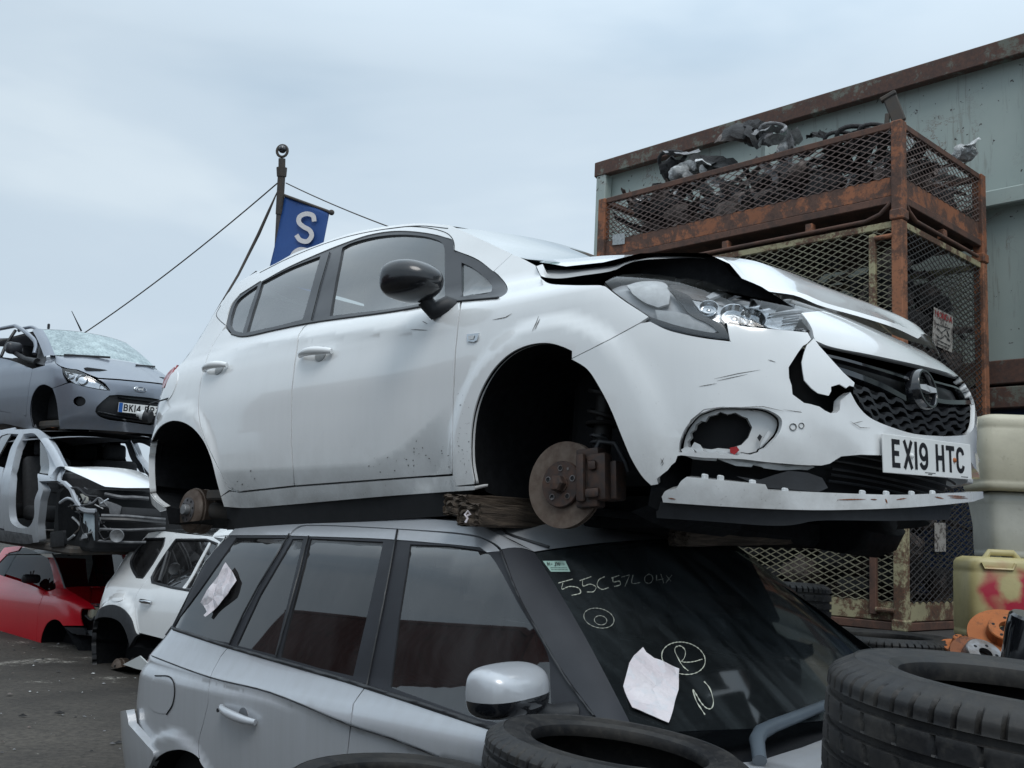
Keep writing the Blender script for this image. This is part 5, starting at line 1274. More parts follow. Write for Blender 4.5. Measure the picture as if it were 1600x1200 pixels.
add_tube(bm, hp, [.016, .018, .020, .022, .022, .020, .020], 14); ho = bm_obj('rubber_hose', bm, plain('hose_grey', (0.075, 0.095, 0.115), 0.4, var=.2), None, smooth=60); tag(ho, 'bent grey rubber hose lying at the foot of the dusty windscreen', 'hose')
for f_ in (0.42, .9):
    pass
# timber props between the two cars
def timber(px_a, px_b, dep_a, dep_b, wd, ht, label, name='timber_beam'):
    a = at_depth([px_a], dep_a)[0]; b = at_depth([px_b], dep_b)[0]; bm = bmesh.new(); l = np.linalg.norm(b - a)
    add_box(bm, (l, wd, ht), Matrix(), .006, 1); bmesh.ops.subdivide_edges(bm, edges=bm.edges[:], cuts=5, use_grid_fill=True)
    rnd = random.Random(3)
    for v in bm.verts: v.co += Vector((rnd.uniform(-1, 1) * (.012 if abs(v.co.x) > l / 2 - .02 else 0), rnd.uniform(-.003, .003), rnd.uniform(-.004, .004)))
    o = bm_obj(name, bm, M['wood']); o.matrix_world = basis(b - a, z=(0, 0, 1), o=(a + b) / 2); return tag(o, label, 'beam')
# ------------------------------------------------------------------ yard: ground, bank, containers
def asphalt():
    m, t, b = principled('wet_asphalt', (0.05, 0.05, 0.05), 0.8)
    n = noise(t, 0.55, 8, 0.6); f = noise(t, 22, 5, 0.7); w_ = mask(t, noise(t, 1.3, 10, 0.75, dist=.6), 0.585, 0.62)
    c = mixc(t, mask(t, n, 0.35, 0.65), (0.036, 0.033, 0.030), (0.098, 0.088, 0.076)); c = mixc(t, mask(t, f, 0.4, 0.75), c, (0.03, 0.028, 0.027))
    c = mixc(t, math_(t, 'MULTIPLY', w_, math_(t, 'MULTIPLY', mask(t, f, .45, .6), .8)), c, (0.40, 0.38, 0.34)); t.links.new(c, b.inputs['Base Color'])
    b.inputs['Specular IOR Level'].default_value = .15; t.links.new(math_(t, 'MULTIPLY_ADD', n, 0.3, 0.7), b.inputs['Roughness']); bumpn(t, b, f, 0.6, 0.01); return m
M['asphalt'] = asphalt()
tag(mesh_obj('ground', [(-400, -400, 0), (400, -400, 0), (400, 400, 0), (-400, 400, 0)], [(0, 1, 2, 3)], M['asphalt']), kind='structure')
AX = Vector((.688, -.725, 0)).normalized(); NX = Vector((.725, .688, 0)).normalized()   # along the row, away from the camera
M['concrete'] = plain('old_concrete', (0.055, 0.052, 0.05), 0.9, var=.4, scale=3, bump=.004)
def yard_frame(o, yaw=0): 
    return Matrix.Translation(o) @ Matrix.Rotation(math.atan2(AX.y, AX.x) + yaw, 4, 'Z')
bk = bmesh.new(); Yf = yard_frame(Vector((1.0, 4.0, 0))); o0 = NX * 4.5
bkM = yard_frame(NX * 4.5 + AX * 0); add_box(bk, (16, 2.75, .925), XF((3.0, 1.375, .4625)), .02); ob = bm_obj('loading_bank', bk, M['concrete']); ob.matrix_world = bkM; tag(ob, kind='structure')
def container_mat():
    m, t, b = principled('container_green', (0.19, 0.27, 0.26), 0.55)
    n = noise(t, 1.1, 6, .6); st = mask(t, noise(t, 2.6, 8, .7, stretch=(7, 7, .5)), .56, .72); spots = mask(t, noise(t, 19, 3, .55), .695, .72)
    scr = mask(t, noise(t, 1.0, 9, .72, dist=2.2), .497, .5); scr2 = mask(t, noise(t, 1.0, 9, .72, dist=2.2), .508, .505); ar = mask(t, noise(t, .9, 3), .52, .62)
    c = mixc(t, mask(t, n, .3, .7), (.27, .325, .31), (.345, .395, .365)); c = mixc(t, math_(t, 'MULTIPLY', st, .65), c, (.13, .105, .08))
    c = mixc(t, math_(t, 'MULTIPLY', math_(t, 'MULTIPLY', scr, scr2), ar), c, (.13, .045, .025)); c = mixc(t, spots, c, (.035, .022, .02)); t.links.new(c, b.inputs['Base Color']); return m
M['cont'] = container_mat(); M['cont_rust'] = rusty('container_rail', (0.17, .18, .15), (.105, .052, .036), (.055, .034, .03), .62, 4)
M['cont_blue'] = rusty('container_blue', (0.012, .035, .10), amount=.2, scale=3); M['cont_dark'] = plain('rail_shadow_rust', (.05, .032, .028), .8, var=.4)
CO_ = Vector((3.48, 7.6, 0)); cN = NX
def zc(px): return float(at_plane([px], tuple(CO_), tuple(cN))[0][2])
def sc_(px): return float((Vector(at_plane([px], tuple(CO_), tuple(cN))[0]) - CO_).dot(AX))
s0 = sc_((934, 262)); LOG('container', s0, [round(zc(p), 2) for p in ((934, 256), (934, 275), (1600, 54), (1535, 305), (1532, 327), (1600, 313), (1527, 594), (1600, 589), (1528, 616))])
CM = yard_frame(CO_)
def container(name, label, z0, z1, mat, mids, rail=.16, x0=s0, x1=8.4, dep=2.44):
    t = thing(name, label, 'container', CM @ Matrix.Translation((x0, 0, z0))); L_ = x1 - x0; H = z1 - z0
    bm = bmesh.new(); add_box(bm, (L_ - .12, dep - .1, H - .1), XF((L_ / 2, dep / 2 + .03, H / 2))); bm_obj('wall', bm, mat, t)
    for z, h_ in ((H - rail / 2, rail), (.09, .18)):
        bm = bmesh.new(); add_box(bm, (L_ + .02, .09, h_), XF((L_ / 2, .0, z)), .008); bm_obj('side_rail', bm, M['cont_rust'], t)
        bm = bmesh.new(); add_box(bm, (.09, dep + .02, h_), XF((.02, dep / 2, z)), .008); bm_obj('end_rail', bm, M['cont_rust'], t)
    for z in mids: bm = bmesh.new(); add_box(bm, (L_ - .2, .10, .13), XF((L_ / 2 - .02, .0, z - z0)), .01); bm_obj('mid_rail', bm, mat, t)
    for x in (.08, .08 + 2.05, .08 + 4.4, L_ - .1): bm = bmesh.new(); add_box(bm, (.13, .11, H - .3), XF((x, .02, H / 2)), .008); bm_obj('post', bm, mat, t)
    return t
zt = zc((934, 256)); zm = (zc((1535, 305)) + zc((1532, 327))) / 2; zb = zc((1528, 600))
container('shipping_container', 'grey green steel container with rusty top rail, stacked above the blue one', zb - .02, zt, M['cont'], [zm])
container('shipping_container', 'dark blue container under the grey green one', 0, zb - .04, M['cont_blue'], [])
# ------------------------------------------------------------------ stillage cages
KZ = .93
kf = np.array(at_plane([(1408, 800)], tuple(Vector((2.43, 6.4, 0))), tuple(NX))[0]); K0 = Vector((kf[0], kf[1], 0))
def zk(px): return float(at_plane([px], tuple(K0), tuple(NX))[0][2])
def sk_(px): return float((Vector(at_plane([px], tuple(K0), tuple(NX))[0]) - K0).dot(AX))
def sk2(px): return float((Vector(at_plane([px], tuple(K0), tuple(AX))[0]) - K0).dot(NX))
LOG('cage z', [round(zk(p), 2) for p in ((1411, 182), (1400, 282), (1399, 322), (1400, 371), (1410, 815), (1410, 943), (1410, 985))], 'left', [round(sk_(p), 2) for p in ((945, 290), (940, 390))], 'right', [round(sk2(p), 2) for p in ((1535, 262), (1528, 390), (1525, 600))], 'zleft', [round(zk(p), 2) for p in ((951, 290), (976, 361), (949, 387), (939, 399))])
KM = yard_frame(K0); KL = -sk_((944, 330)); KW = sk2((1530, 330))
M['cage_rust'] = rusty('cage_rust', (0.30, .115, .055), (.115, .060, .042), (.05, .03, .024), .54, 5, stretch=(1, 1, 1)); M['cage_brown'] = rusty('cage_brown', (.13, .065, .045), (.085, .045, .032), (.045, .03, .026), .5, 7)
M['cage_cream'] = rusty('cage_cream', (.36, .33, .20), (.14, .07, .04), (.04, .028, .022), .52, 6); M['cage_orange'] = rusty('cage_orange', (.34, .14, .07), (.15, .07, .04), (.05, .03, .025), .45, 6)
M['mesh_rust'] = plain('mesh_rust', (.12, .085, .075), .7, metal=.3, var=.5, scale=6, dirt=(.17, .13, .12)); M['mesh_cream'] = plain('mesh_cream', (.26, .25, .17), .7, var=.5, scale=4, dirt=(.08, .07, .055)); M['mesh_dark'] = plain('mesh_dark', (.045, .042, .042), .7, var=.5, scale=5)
def diamond(bm, O, U, V, W_, H_, dw=.088, dh=.042, sw=.0058):
    """expanded metal: two families of thin strands clipped to a W_ x H_ rectangle spanned by U, V"""
    O, U, V = Vector(O), Vector(U), Vector(V); nn = U.cross(V).normalized(); sl = dh / dw
    for sg in (1, -1):
        k = -H_ / sl - dw
        while k < W_ + H_ / sl + dw:
            # u = k + sg*v/sl
            a_, b_ = [], []
            vs_ = [0, H_]; 
            us = [k + sg * v / sl for v in vs_]
            lo_v, hi_v = 0.0, H_
            for bound in (0, W_):
                v = sg * (bound - k) * sl
                if sg > 0:
                    if bound == 0: lo_v = max(lo_v, v)
                    else: hi_v = min(hi_v, v)
                else:
                    if bound == 0: hi_v = min(hi_v, v)
                    else: lo_v = max(lo_v, v)
            if hi_v - lo_v > .01:
                u0, u1 = k + sg * lo_v / sl, k + sg * hi_v / sl
                add_bar(bm, O + U * u0 + V * lo_v + nn * sg * .0008, O + U * u1 + V * hi_v + nn * sg * .0008, sw * .7, sw, up=tuple(nn.cross(U)))
            k += dw
def cage(name, label, z0, z1, L_, W_, mats, band, door=True, post=.075, leg=.0, dark_side=True, group='steel stillage cages stacked in front of the containers'):
    post_m, rail_m, mesh_m, band_m = mats
    t = thing(name, label, 'cage', KM @ Matrix.Translation((0, 0, z0)), group); H = z1 - z0
    for x, y in ((0, 0), (-L_, 0), (0, W_), (-L_, W_)):
        bm = bmesh.new(); add_box(bm, (post, post, H), XF((x, y, H / 2)), .006); bm_obj('corner_post', bm, post_m, t)
        bm = bmesh.new(); add_box(bm, (post + .018, post + .018, .07), XF((x, y, .035)), .008); bm_obj('stacking_foot', bm, post_m, t)
    def rail(nm, y, z, h_, m_, x=None, w=.04):
        bm = bmesh.new()
        if x is None: add_box(bm, (L_ - post, w, h_), XF((-L_ / 2, y, z)), .004)
        else: add_box(bm, (w, W_ - post, h_), XF((x, W_ / 2, z)), .004)
        return bm_obj(nm, bm, m_, t)
    zb_ = leg; bh = band
    for y in (0, W_): rail('top_rail', y, H - .02, .045, rail_m); rail('side_board', y, zb_ + bh / 2 + .055, bh, band_m, w=.02); rail('base_rail', y, zb_ + .025, .05, rail_m, w=.05)
    for x in (0, -L_): rail('top_rail', 0, H - .02, .045, rail_m, x=x); rail('side_board', 0, zb_ + bh / 2 + .055, bh, band_m, x=x, w=.02); rail('base_rail', 0, zb_ + .025, .05, rail_m, x=x, w=.05)
    bm = bmesh.new(); add_box(bm, (L_ - .06, W_ - .06, .02), XF((-L_ / 2, W_ / 2, zb_ + .05))); bm_obj('floor_sheet', bm, M['cage_brown'], t)
    zlo, zhi = zb_ + bh + .05, H - .04
    for (O, U, ww) in (((-L_ + .04, -.012, zlo), (1, 0, 0), L_ - .08), ((.012, .04, zlo), (0, 1, 0), W_ - .08), ((-L_ + .04, W_ + .0, zlo), (1, 0, 0), L_ - .08), ((-L_, .04, zlo), (0, 1, 0), W_ - .08)):
        bm = bmesh.new(); diamond(bm, O, U, (0, 0, 1), ww, zhi - zlo); bm_obj('mesh_panel', bm, mesh_m, t)
    if leg:
        for x in (-L_ * .78, -L_ * .52, -L_ * .25):
            bm = bmesh.new(); add_box(bm, (.055, .05, leg - .05), XF((x, 0, leg / 2)), .004); bm_obj('fork_stub', bm, post_m, t)
        bm = bmesh.new(); add_box(bm, (.05, .055, leg - .05), XF((0, W_ * .5, leg / 2)), .004); bm_obj('fork_stub', bm, post_m, t)
        bm = bmesh.new(); add_tube(bm, [(-L_ + .1, -.02, .03), (-.22, -.02, .03), (-.12, -.02, .06), (-.05, -.02, leg)], .014, 8); bm_obj('fork_guard', bm, M['cage_brown'], t, smooth=60)
        bm = bmesh.new(); add_tube(bm, [(.02, .05, leg), (.02, .10, .08), (.02, .2, .04), (.02, W_ - .1, .03)], .014, 8); bm_obj('fork_guard', bm, M['cage_brown'], t, smooth=60)
    if door:
        bm = bmesh.new(); add_box(bm, (.045, .035, H - .16), XF((-.17, -.02, H / 2 + .01)), .004); bm_obj('door_stile', bm, rail_m, t)
        for z in (.12, H - .1): bm = bmesh.new(); add_tube(bm, [(-.15, -.03, z), (-.03, -.03, z)], .016, 10); bm_obj('hinge', bm, post_m, t)
    return t
z_top = zk((1411, 188)); z_a = zk((1402, 345)); z_mid = KZ + (z_a - KZ) / 2
cA = cage('stillage_cage', 'low rust-orange mesh cage on top of the stack, heaped with scrap bumpers', z_a, z_top, KL, KW, (M['cage_rust'], M['cage_brown'], M['mesh_rust'], M['cage_rust']), .13, door=False, leg=zk((1399, 318)) - z_a)
cB = cage('stillage_cage', 'tall mesh cage with an orange post, middle of the stack, carrying the upper placard', z_mid + .002, z_a - .002, KL, KW, (M['cage_orange'], M['cage_cream'], M['mesh_cream'], M['cage_cream']), .08)
cC = cage('stillage_cage', 'bottom mesh cage of the stack with peeling cream post, behind the tyres', KZ, z_mid - .002, KL, KW, (M['cage_cream'], M['cage_brown'], M['mesh_cream'], M['cage_cream']), .12)
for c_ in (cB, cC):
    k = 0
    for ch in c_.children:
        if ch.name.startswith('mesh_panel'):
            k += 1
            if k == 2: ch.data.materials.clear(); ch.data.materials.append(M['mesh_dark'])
SPk = Surf(lambda uv: np.stack([np.full(len(uv), .03), uv[:, 0], uv[:, 1]], -1), KM, (0, KW), (.8, z_top))
M['placard'] = rusty('placard_paper', (.36, .34, .31), (.09, .07, .06), (.03, .028, .028), .44, 22)
def placard(px, label, letters_px=None, txt=None):
    o = panel('placard', SPk, [px], M['placard'], None, h=.05, flange=.004); o.matrix_world = KM; tag(o, label, 'placard'); return o
pA = placard([(1460, 480), (1489, 494), (1488, 551), (1457, 538)], 'weathered paper placard with red lettering on the middle cage')
pB = placard([(1461, 817), (1478, 817), (1478, 862), (1461, 862)], 'blank torn placard on the bottom cage mesh')
red = plain('placard_red', (.30, .03, .03), .7, var=.3)
word = []; x = 1461.2
for g in 'HONDA':
    G_ = {'H': [[(0, 0), (0, 1)], [(1, 0), (1, 1)], [(0, .5), (1, .5)]], 'O': [C((.5, 0), (0, .5), (.5, 1), (1, .5), (.5, 0))], 'N': [[(0, 1), (0, 0), (1, 1), (1, 0)]], 'D': [C((0, 0), (.8, .15), (.9, .7), (0, 1)) + [(0, 0)]], 'A': [[(0, 1), (.5, 0), (1, 1)], [(.2, .65), (.8, .65)]]}[g]
    word += [[(x + a * 3.9, 484 + (x - 1461) * .47 + a * 1.8 + b * 9.5) for a, b in s_] for s_ in G_]; x += 5.4
w_ = chalk('placard_word', word, 1.5, red, SPk, pA, off=.004); 
scr = [[(1462, 506), (1484, 514)], [(1463, 512), (1470, 520), (1478, 514), (1482, 526)], [(1461, 522), (1468, 530), (1476, 524), (1484, 534)], [(1464, 531), (1484, 541)], [(1462, 536), (1482, 545)]]
chalk('placard_print', scr, 1.6, M['ink'], SPk, pA, off=.004)
t_ = panel('rating_plate', Surf(lambda uv: np.stack([uv[:, 0], np.full(len(uv), -.02), uv[:, 1]], -1), KM, (-KL, 0), (.8, z_top)), [[(957, 367), (976, 364), (976, 381), (957, 383)]], plain('tag_metal', (.42, .45, .46), .5, var=.5, scale=60), cA, h=.03, flange=.003)
t_.matrix_parent_inverse = Matrix.Translation((0, 0, -z_a))
# ------------------------------------------------------------------ the stack of wrecks on the left
def hatch_surf(q, nose=0.0, wide=0.0, ur=(-3.2, 1.9), vr=(.12, 1.49), n=(150, 50), taller=0.0):
    M_ = car_matrix(q)
    return Surf(wrapF(lambda z: Wz(z / (1 + taller)) + wide, lambda z: Xf(z / (1 + taller)) + nose, Xr, plan, nf=2.6), M_, ur, vr, n=n), M_
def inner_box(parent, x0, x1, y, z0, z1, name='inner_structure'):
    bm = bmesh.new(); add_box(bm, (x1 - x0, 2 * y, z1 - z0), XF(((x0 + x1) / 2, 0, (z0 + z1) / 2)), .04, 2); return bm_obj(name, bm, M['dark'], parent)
KS, KaM = hatch_surf((-0.684, -0.0027, 0.0331, -4.9305, 12.5464, 2.2593), nose=-.10, wide=-.03)
ka = thing('small_grey_car', 'grey three-door city car with crazed windscreen and open door, top of the left stack', 'car', KaM)
G = M['grey'] = paint('grey_paint', (0.20, 0.225, 0.27), rough=0.28, metal=0.4, coat=0.6, amount=.5, dirt_top=.7, streak=.2)
ka_arch = C((82, 607), (75, 603), (68, 601), (60, 604), (52, 615), (48, 629), (47, 648), (51, 667)); ka_af = C((82, 607), (86, 618), (89, 632), (91, 650), (93, 668))
kgap = [(51, 576), (46, 601), (42, 633), (41, 650)]
panel('front_wing', KS, [C((71, 558), (80, 557), (86, 559)) + C((88, 568), (95, 573)) + C((97, 576), (99, 587), (105, 598)) + ka_arch + [(41, 652)] + kgap[::-1] + [(70, 571)]], G, ka, h=.06, gap=.003)
kd = panel('front_door', KS, [C((-60, 550), (0, 559), (21, 564), (51, 576)) + kgap[1:] + C((41, 650), (0, 642), (-80, 628))], G, ka, h=.06, gap=.003)
panel('sill', KS, [C((-80, 629), (0, 643), (41, 651), (51, 668)) + C((51, 672), (0, 660), (-80, 642))], G, ka, h=.06, flange=.05)
ka_gr = [(171, 618)] + C((185, 617), (247, 624), (270, 632)) + [(268, 655)] + C((236, 665), (199, 660), (168, 656), (154, 650), (149, 643)) + C((151, 636), (160, 627))
fogc = C(*[(124 + 9.5 * math.cos(a), 627 + 7.5 * math.sin(a)) for a in np.linspace(0, 2 * math.pi, 13)[:-1]], closed=True)
kb = [(105, 599), (111, 598)] + C((128, 603), (157, 609), (172, 610)) + C((165, 600), (157, 594)) + [(152, 592)] + C((185, 594), (254, 601), (275, 606)) + [(290, 640), (285, 690)] + C((255, 693), (150, 690), (100, 678), (93, 668)) + ka_af[::-1][1:]
kbp = panel('front_bumper', KS, [kb, fogc, ka_gr], G, ka, h=.05, gap=.002, flange=.03)
panel('fog_recess', KS, [fogc], M['black_trim'], kbp, h=.04, off=-.05, flange=-.04)
kg = panel('grille', KS, [ka_gr], M['black_trim'], ka, h=.05, off=-.04, flange=-.03)
for px in ([(186, 621), (215, 624), (255, 630)], [(158, 648), (190, 655), (236, 661), (260, 660)], [(153, 643), (190, 650), (236, 656), (262, 656)]): bar('grille_bar', px, .010, -.03, -.004, M['black_gloss'], kg, S=KS, n=20)
klp = C((97, 575), (108, 577), (120, 579), (135, 585), (149, 593), (160, 600), (171, 609)) + C((157, 608), (128, 602), (111, 597), (103, 589), (98, 581))
kl = panel('headlight', KS, [klp], M['reflector'], ka, h=.04, off=-.04, flange=-.03); panel('lens', KS, [klp], M['lamp_glass'], kl, h=.04, off=.002, flange=0)
bm = bmesh.new(); add_lathe(bm, [(.03, -.03), (.06, 0), (.07, .01)], frame_at(KS, (127, 592), -.03), 20); bm_obj('bulb_bowl', bm, M['chrome'], kl, smooth=40)
for px_, r__ in (((108, 586), .035), ((160, 604), .028)): bm = bmesh.new(); add_lathe(bm, [(.01, -.03), (r__, 0), (r__ * 1.1, .012)], frame_at(KS, px_, -.03), 16); bm_obj('bulb_bowl', bm, M['chrome'], kl, smooth=40)
hood_k = C((86, 559), (88, 568), (95, 572), (109, 576), (120, 577), (135, 583), (152, 590)) + C((185, 592), (254, 599), (275, 603))
def upper(parent, S, Mx, wl, wr, top_z, hoodpts=None, gl=None, hood_mat=None, top_x=-.75, bot_x=-.08):
    """windscreen and roof from four photographed corners; returns the screen surface"""
    a, b = loc_at(wl[0], top_x, Mx), loc_at(wr[0], top_x, Mx); c_, d = loc_at(wl[1], bot_x, Mx), loc_at(wr[1], bot_x, Mx); LOG(parent.name, a.round(2), b.round(2), c_.round(2), d.round(2))
    W_ = WSF((a, b), (c_, d), .16, Mx, n=(20, 16)); g = panel('windscreen', W_, [[(-1, 0), (0, 0), (1, 0), (1, 1), (0, 1), (-1, 1)]], gl, parent, h=.1, uv=True, flange=0); return W_, g, (a, b, c_, d)
def crazed():
    m, t, b = principled('crazed_glass', (.3, .4, .4), .35)
    n = noise(t, 5, 8, .75); v = t.nodes.new('ShaderNodeTexVoronoi'); v.inputs['Scale'].default_value = 38; c = t.nodes.new('ShaderNodeTexCoord'); t.links.new(c.outputs['Object'], v.inputs['Vector'])
    f = math_(t, 'ADD', math_(t, 'MULTIPLY', mask(t, n, .42, .66), .7), math_(t, 'MULTIPLY', mask(t, v.outputs['Distance'], .2, .6), .35))
    t.links.new(mixc(t, f, (.15, .20, .22), (.46, .56, .57)), b.inputs['Base Color']); bumpn(t, b, v.outputs['Distance'], .6, .01); return m
M['crazed'] = crazed()
KW_, kwg, kc = upper(ka, KS, KaM, ((67, 515), (86, 555)), ((197, 536), (245, 577)), 1.45, gl=M['crazed'])
def rails(parent, W_, mat, Mx, roof_back=-2.4, drop=.10, w_=.07):
    """pillars either side of the screen and a crowned roof behind it"""
    for s in (-1, 1):
        e = W_.F(np.stack([np.full(12, s * 1.0), np.linspace(-.02, 1.02, 12)], -1)); o = e + np.array([-w_ * 1.1, s * w_ * .55, -.01]); strip_between('screen_pillar', e, o, mat, parent, bulge=.012)
    a = W_.F(np.stack([np.linspace(-1, 1, 15), np.full(15, 1.01)], -1)); rows = []
    for f in np.linspace(0, 1, 8):
        r_ = a.copy(); r_[:, 0] = a[:, 0] * (1 - f) + (roof_back) * f; r_[:, 2] += .035 * math.sin(min(1, f * 1.6) * math.pi / 2) * (1 - np.linspace(-1, 1, 15) ** 4) - drop * f * f; rows.append(r_)
    V = np.concatenate(rows); F_ = [(i * 15 + j, i * 15 + j + 1, i * 15 + j + 16, i * 15 + j + 15) for i in range(7) for j in range(14)]
    mesh_obj('roof', V, F_, mat, parent, smooth=True); return rows
rails(ka, KW_, G, KaM, w_=.12)
# bonnet: from the screen base to the traced front edge
def bonnet_from(W_, S, edge_px, mat, parent, crown=.03, off=.0, name='bonnet'):
    e = S.F(S.un(resamp(edge_px, 24))) + np.array([0, 0, off]); b_ = W_.F(np.stack([np.linspace(-1.02, 1.02, 24), np.full(24, -.03)], -1)); rows = []
    for t in np.linspace(0, 1, 10): rows.append(b_ * (1 - t) + e * t + np.array([0, 0, 1]) * (crown * math.sin(t * math.pi))) 
    V = np.concatenate(rows); F_ = [(i * 24 + j, i * 24 + j + 1, i * 24 + j + 25, i * 24 + j + 24) for i in range(9) for j in range(23)]
    o = mesh_obj(name, V, F_, mat, parent, smooth=True); return o
bonnet_from(KW_, KS, hood_k, G, ka, crown=.02)
tub('arch_liner', ka_arch[::-1] + ka_af[1:][::-1] if False else ka_af[::-1] + ka_arch[1:], .45, M['liner'], ka, S=KS)
inner_box(ka, -.35, .50, .60, .25, .85); bm = bmesh.new(); add_box(bm, (3.2, 1.35, .08), XF((-1.2, 0, .20)), .02); bm_obj('floor_pan', bm, M['under'], ka)
dopen = C((-60, 515), (-20, 505), (0, 507), (13, 508), (32, 515), (47, 524), (60, 536), (62, 545)) + [(59, 556)]
bm = bmesh.new(); add_tube(bm, KS.loc(densify(dopen, 5, closed=False), .05), .026, 8); bm_obj('door_frame', bm, G, kd, smooth=60)
bm = bmesh.new(); add_tube(bm, KS.loc(densify(C((28, 516), (38, 511), (52, 511), (62, 520), (68, 536)), 4, closed=False), -.01), .022, 8); bm_obj('roof_rail', bm, G, ka, smooth=60)
bm = bmesh.new(); add_tube(bm, KS.loc(densify(C((4, 558), (12, 540), (26, 518)), 5, closed=False), .02), .020, 8); bm_obj('door_pillar', bm, M['black_trim'], ka, smooth=60)
bm = bmesh.new(); p_ = KS.loc([(36, 553)], .13)[0]; add_box(bm, (.12, .20, .15), Matrix.Translation(p_), .05, 3); bm_obj('wing_mirror', bm, M['pillar'], ka, smooth=70)
bm = bmesh.new(); q2 = KS.loc([(58, 566)], .0)[0]; add_tube(bm, [p_ - np.array([0, 0, .05]), (p_ + q2) / 2 - np.array([0, 0, .05]), q2], [.03, .035, .05], 8); bm_obj('mirror_arm', bm, M['black_trim'], ka, smooth=70)
panel('sail_panel', KS, [[(60, 540), (66, 540), (71, 558), (70, 571), (52, 566), (58, 556)]], M['black_trim'], ka, h=.05, off=.0)
for x, y in ((-1.05, -.34), (-1.05, .34)): seat(x, y, ka)
bm = bmesh.new(); add_box(bm, (.4, 1.2, .2), XF((-.42, 0, .85)), .06, 2); bm_obj('dashboard', bm, M['seat'], ka)
Kp = plate_frame(frame_at(KS, (219, 639), .02), [(185.5, 627), (254.5, 634.5), (253, 652.5), (184.3, 645)], .52, .111, KaM); number_plate(ka, Kp, 'BK14 RPZ', M['plate'], blue=True, tw=.425)
Bf = frame_at(KS, (219, 608.5), .006); bm = bmesh.new(); add_lathe(bm, [(0, .006), (.066, .006), (.075, .0), (.075, -.01)], Bf @ Matrix.Diagonal((1.1, .48, 1, 1)), 32); bo_ = bm_obj('badge', bm, M['chrome'], ka, smooth=40)
bm = bmesh.new(); add_lathe(bm, [(0, .0075), (.064, .0075)], Bf @ Matrix.Diagonal((1.1, .46, 1, 1)), 32); bm_obj('badge_field', bm, plain('badge_slate', (.10, .12, .16), .3), bo_)
bm = bmesh.new(); s_ = .00062
for pts in ([(-78, -16), (-66, 20), (-40, 26)], [(-76, 6), (-48, 8)], C((-34, 4), (-42, -8), (-30, -16), (-18, -6), (-24, 6), (-34, 4)), C((-12, -15), (-8, 2), (0, 8), (8, 5)), C((34, 6), (18, 6), (14, -10), (28, -14), (36, 0)), [(44, 26), (32, -8), (42, -15)]):
    ribbon(bm, [(a * s_ * 1.25, b * s_ * 1.25) for a, b in pts], .006, Bf, .0085)
bm_obj('badge_script', bm, M['plate'], bo_, recalc=False)
bm = bmesh.new(); a0 = np.array(KaM.inverted() @ Vector(at_depth([(127, 517)], 13.2)[0])); a1 = np.array(KaM.inverted() @ Vector(at_depth([(112, 486)], 13.0)[0])); add_tube(bm, [a0, a1], [.012, .004], 6); bm_obj('aerial', bm, M['black_trim'], ka)
bm = bmesh.new(); a0 = np.array(KaM.inverted() @ Vector(at_depth([(76, 510)], 13.0)[0])); add_box(bm, (.03, .03, .07), Matrix.Translation(a0), .008); bm_obj('roof_stub', bm, M['black_trim'], ka)
bm = bmesh.new(); bA = KW_.loc([(128, 560)], .02); bB = KW_.loc([(212, 573)], .02); bC = KW_.loc([(240, 575)], .02); add_bar(bm, KW_.loc([(100, 557)], .02)[0], KW_.loc([(171, 562)], .03)[0], .02, .025); bm_obj('wiper', bm, M['black_trim'], ka); bm = bmesh.new(); add_bar(bm, bB[0], bC[0], .02, .025); bm_obj('wiper', bm, M['black_trim'], ka)
KH = axis_frame((79, 672), -.62, KaM); bm = bmesh.new(); add_lathe(bm, [(0, .01), (.11, .01), (.11, -.02), (.06, -.03)], KH, 24); add_box(bm, (.06, .16, .07), KH @ XF((.10, 0, 0)), .01); bm_obj('brake_disc', bm, M['rust'], ka, smooth=40)
# white stripped shell --------------------------------------------------------
SS, ShM = hatch_surf((-0.8125, 0.0187, 0.0359, -3.7492, 10.5293, 0.8813))
sh = thing('stripped_car_shell', 'stripped silver car shell without doors or front end, under the grey city car', 'car', ShM)
SL = M['shell'] = paint('shell_paint', (0.42, 0.45, 0.49), rough=.35, metal=.3, coat=.3, amount=.6, dirt_top=.9, streak=.4)
GM = M['bare_grey'] = plain('bare_primer', (.16, .165, .175), .6, metal=.3, var=.6, scale=14, bump=.003)
ring = C((-6, 672), (20, 671), (35, 671), (58, 670), (68, 676), (75, 684), (87, 705), (99, 728)) + [(91, 727), (77, 747), (89, 751), (61, 752)] + [(68, 764), (63, 782), (61, 800), (59, 820), (61, 847), (52, 848), (50, 836)] + C((40, 834), (7, 829)) + C((3, 812), (1, 790), (1, 772), (3, 748), (10, 723), (17, 700), (29, 678)) + [(-6, 677)]
hole = C((37, 678), (52, 677), (60, 684), (69, 698), (75, 713), (77, 731), (75, 743)) + [(59, 740)] + C((60, 765), (54, 781), (53, 808), (45, 823), (31, 825), (18, 817), (14, 800), (15, 758), (19, 730), (26, 700))
fr1 = panel('side_frame', SS, [ring, hole], SL, sh, h=.05, flange=.07)
panel('sill', SS, [C((-60, 812), (0, 828), (50, 836)) + C((52, 848), (45, 850), (0, 845), (-60, 830))], M['bare_grey'], sh, h=.06, flange=.06)
panel('rear_door', SS, [C((-60, 722), (-20, 724), (6, 730)) + C((3, 746), (0, 772), (2, 800), (6, 827)) + C((-20, 820), (-60, 810))], SL, sh, h=.06, gap=.004)
SW_, swg, _ = upper(sh, SS, ShM, ((76, 686), (101, 729)), ((205, 690), (226, 738)), 1.4, gl=M['dark_glass2'])
bpy.data.objects.remove(swg)
rails(sh, SW_, SL, ShM, w_=.09, drop=.03)
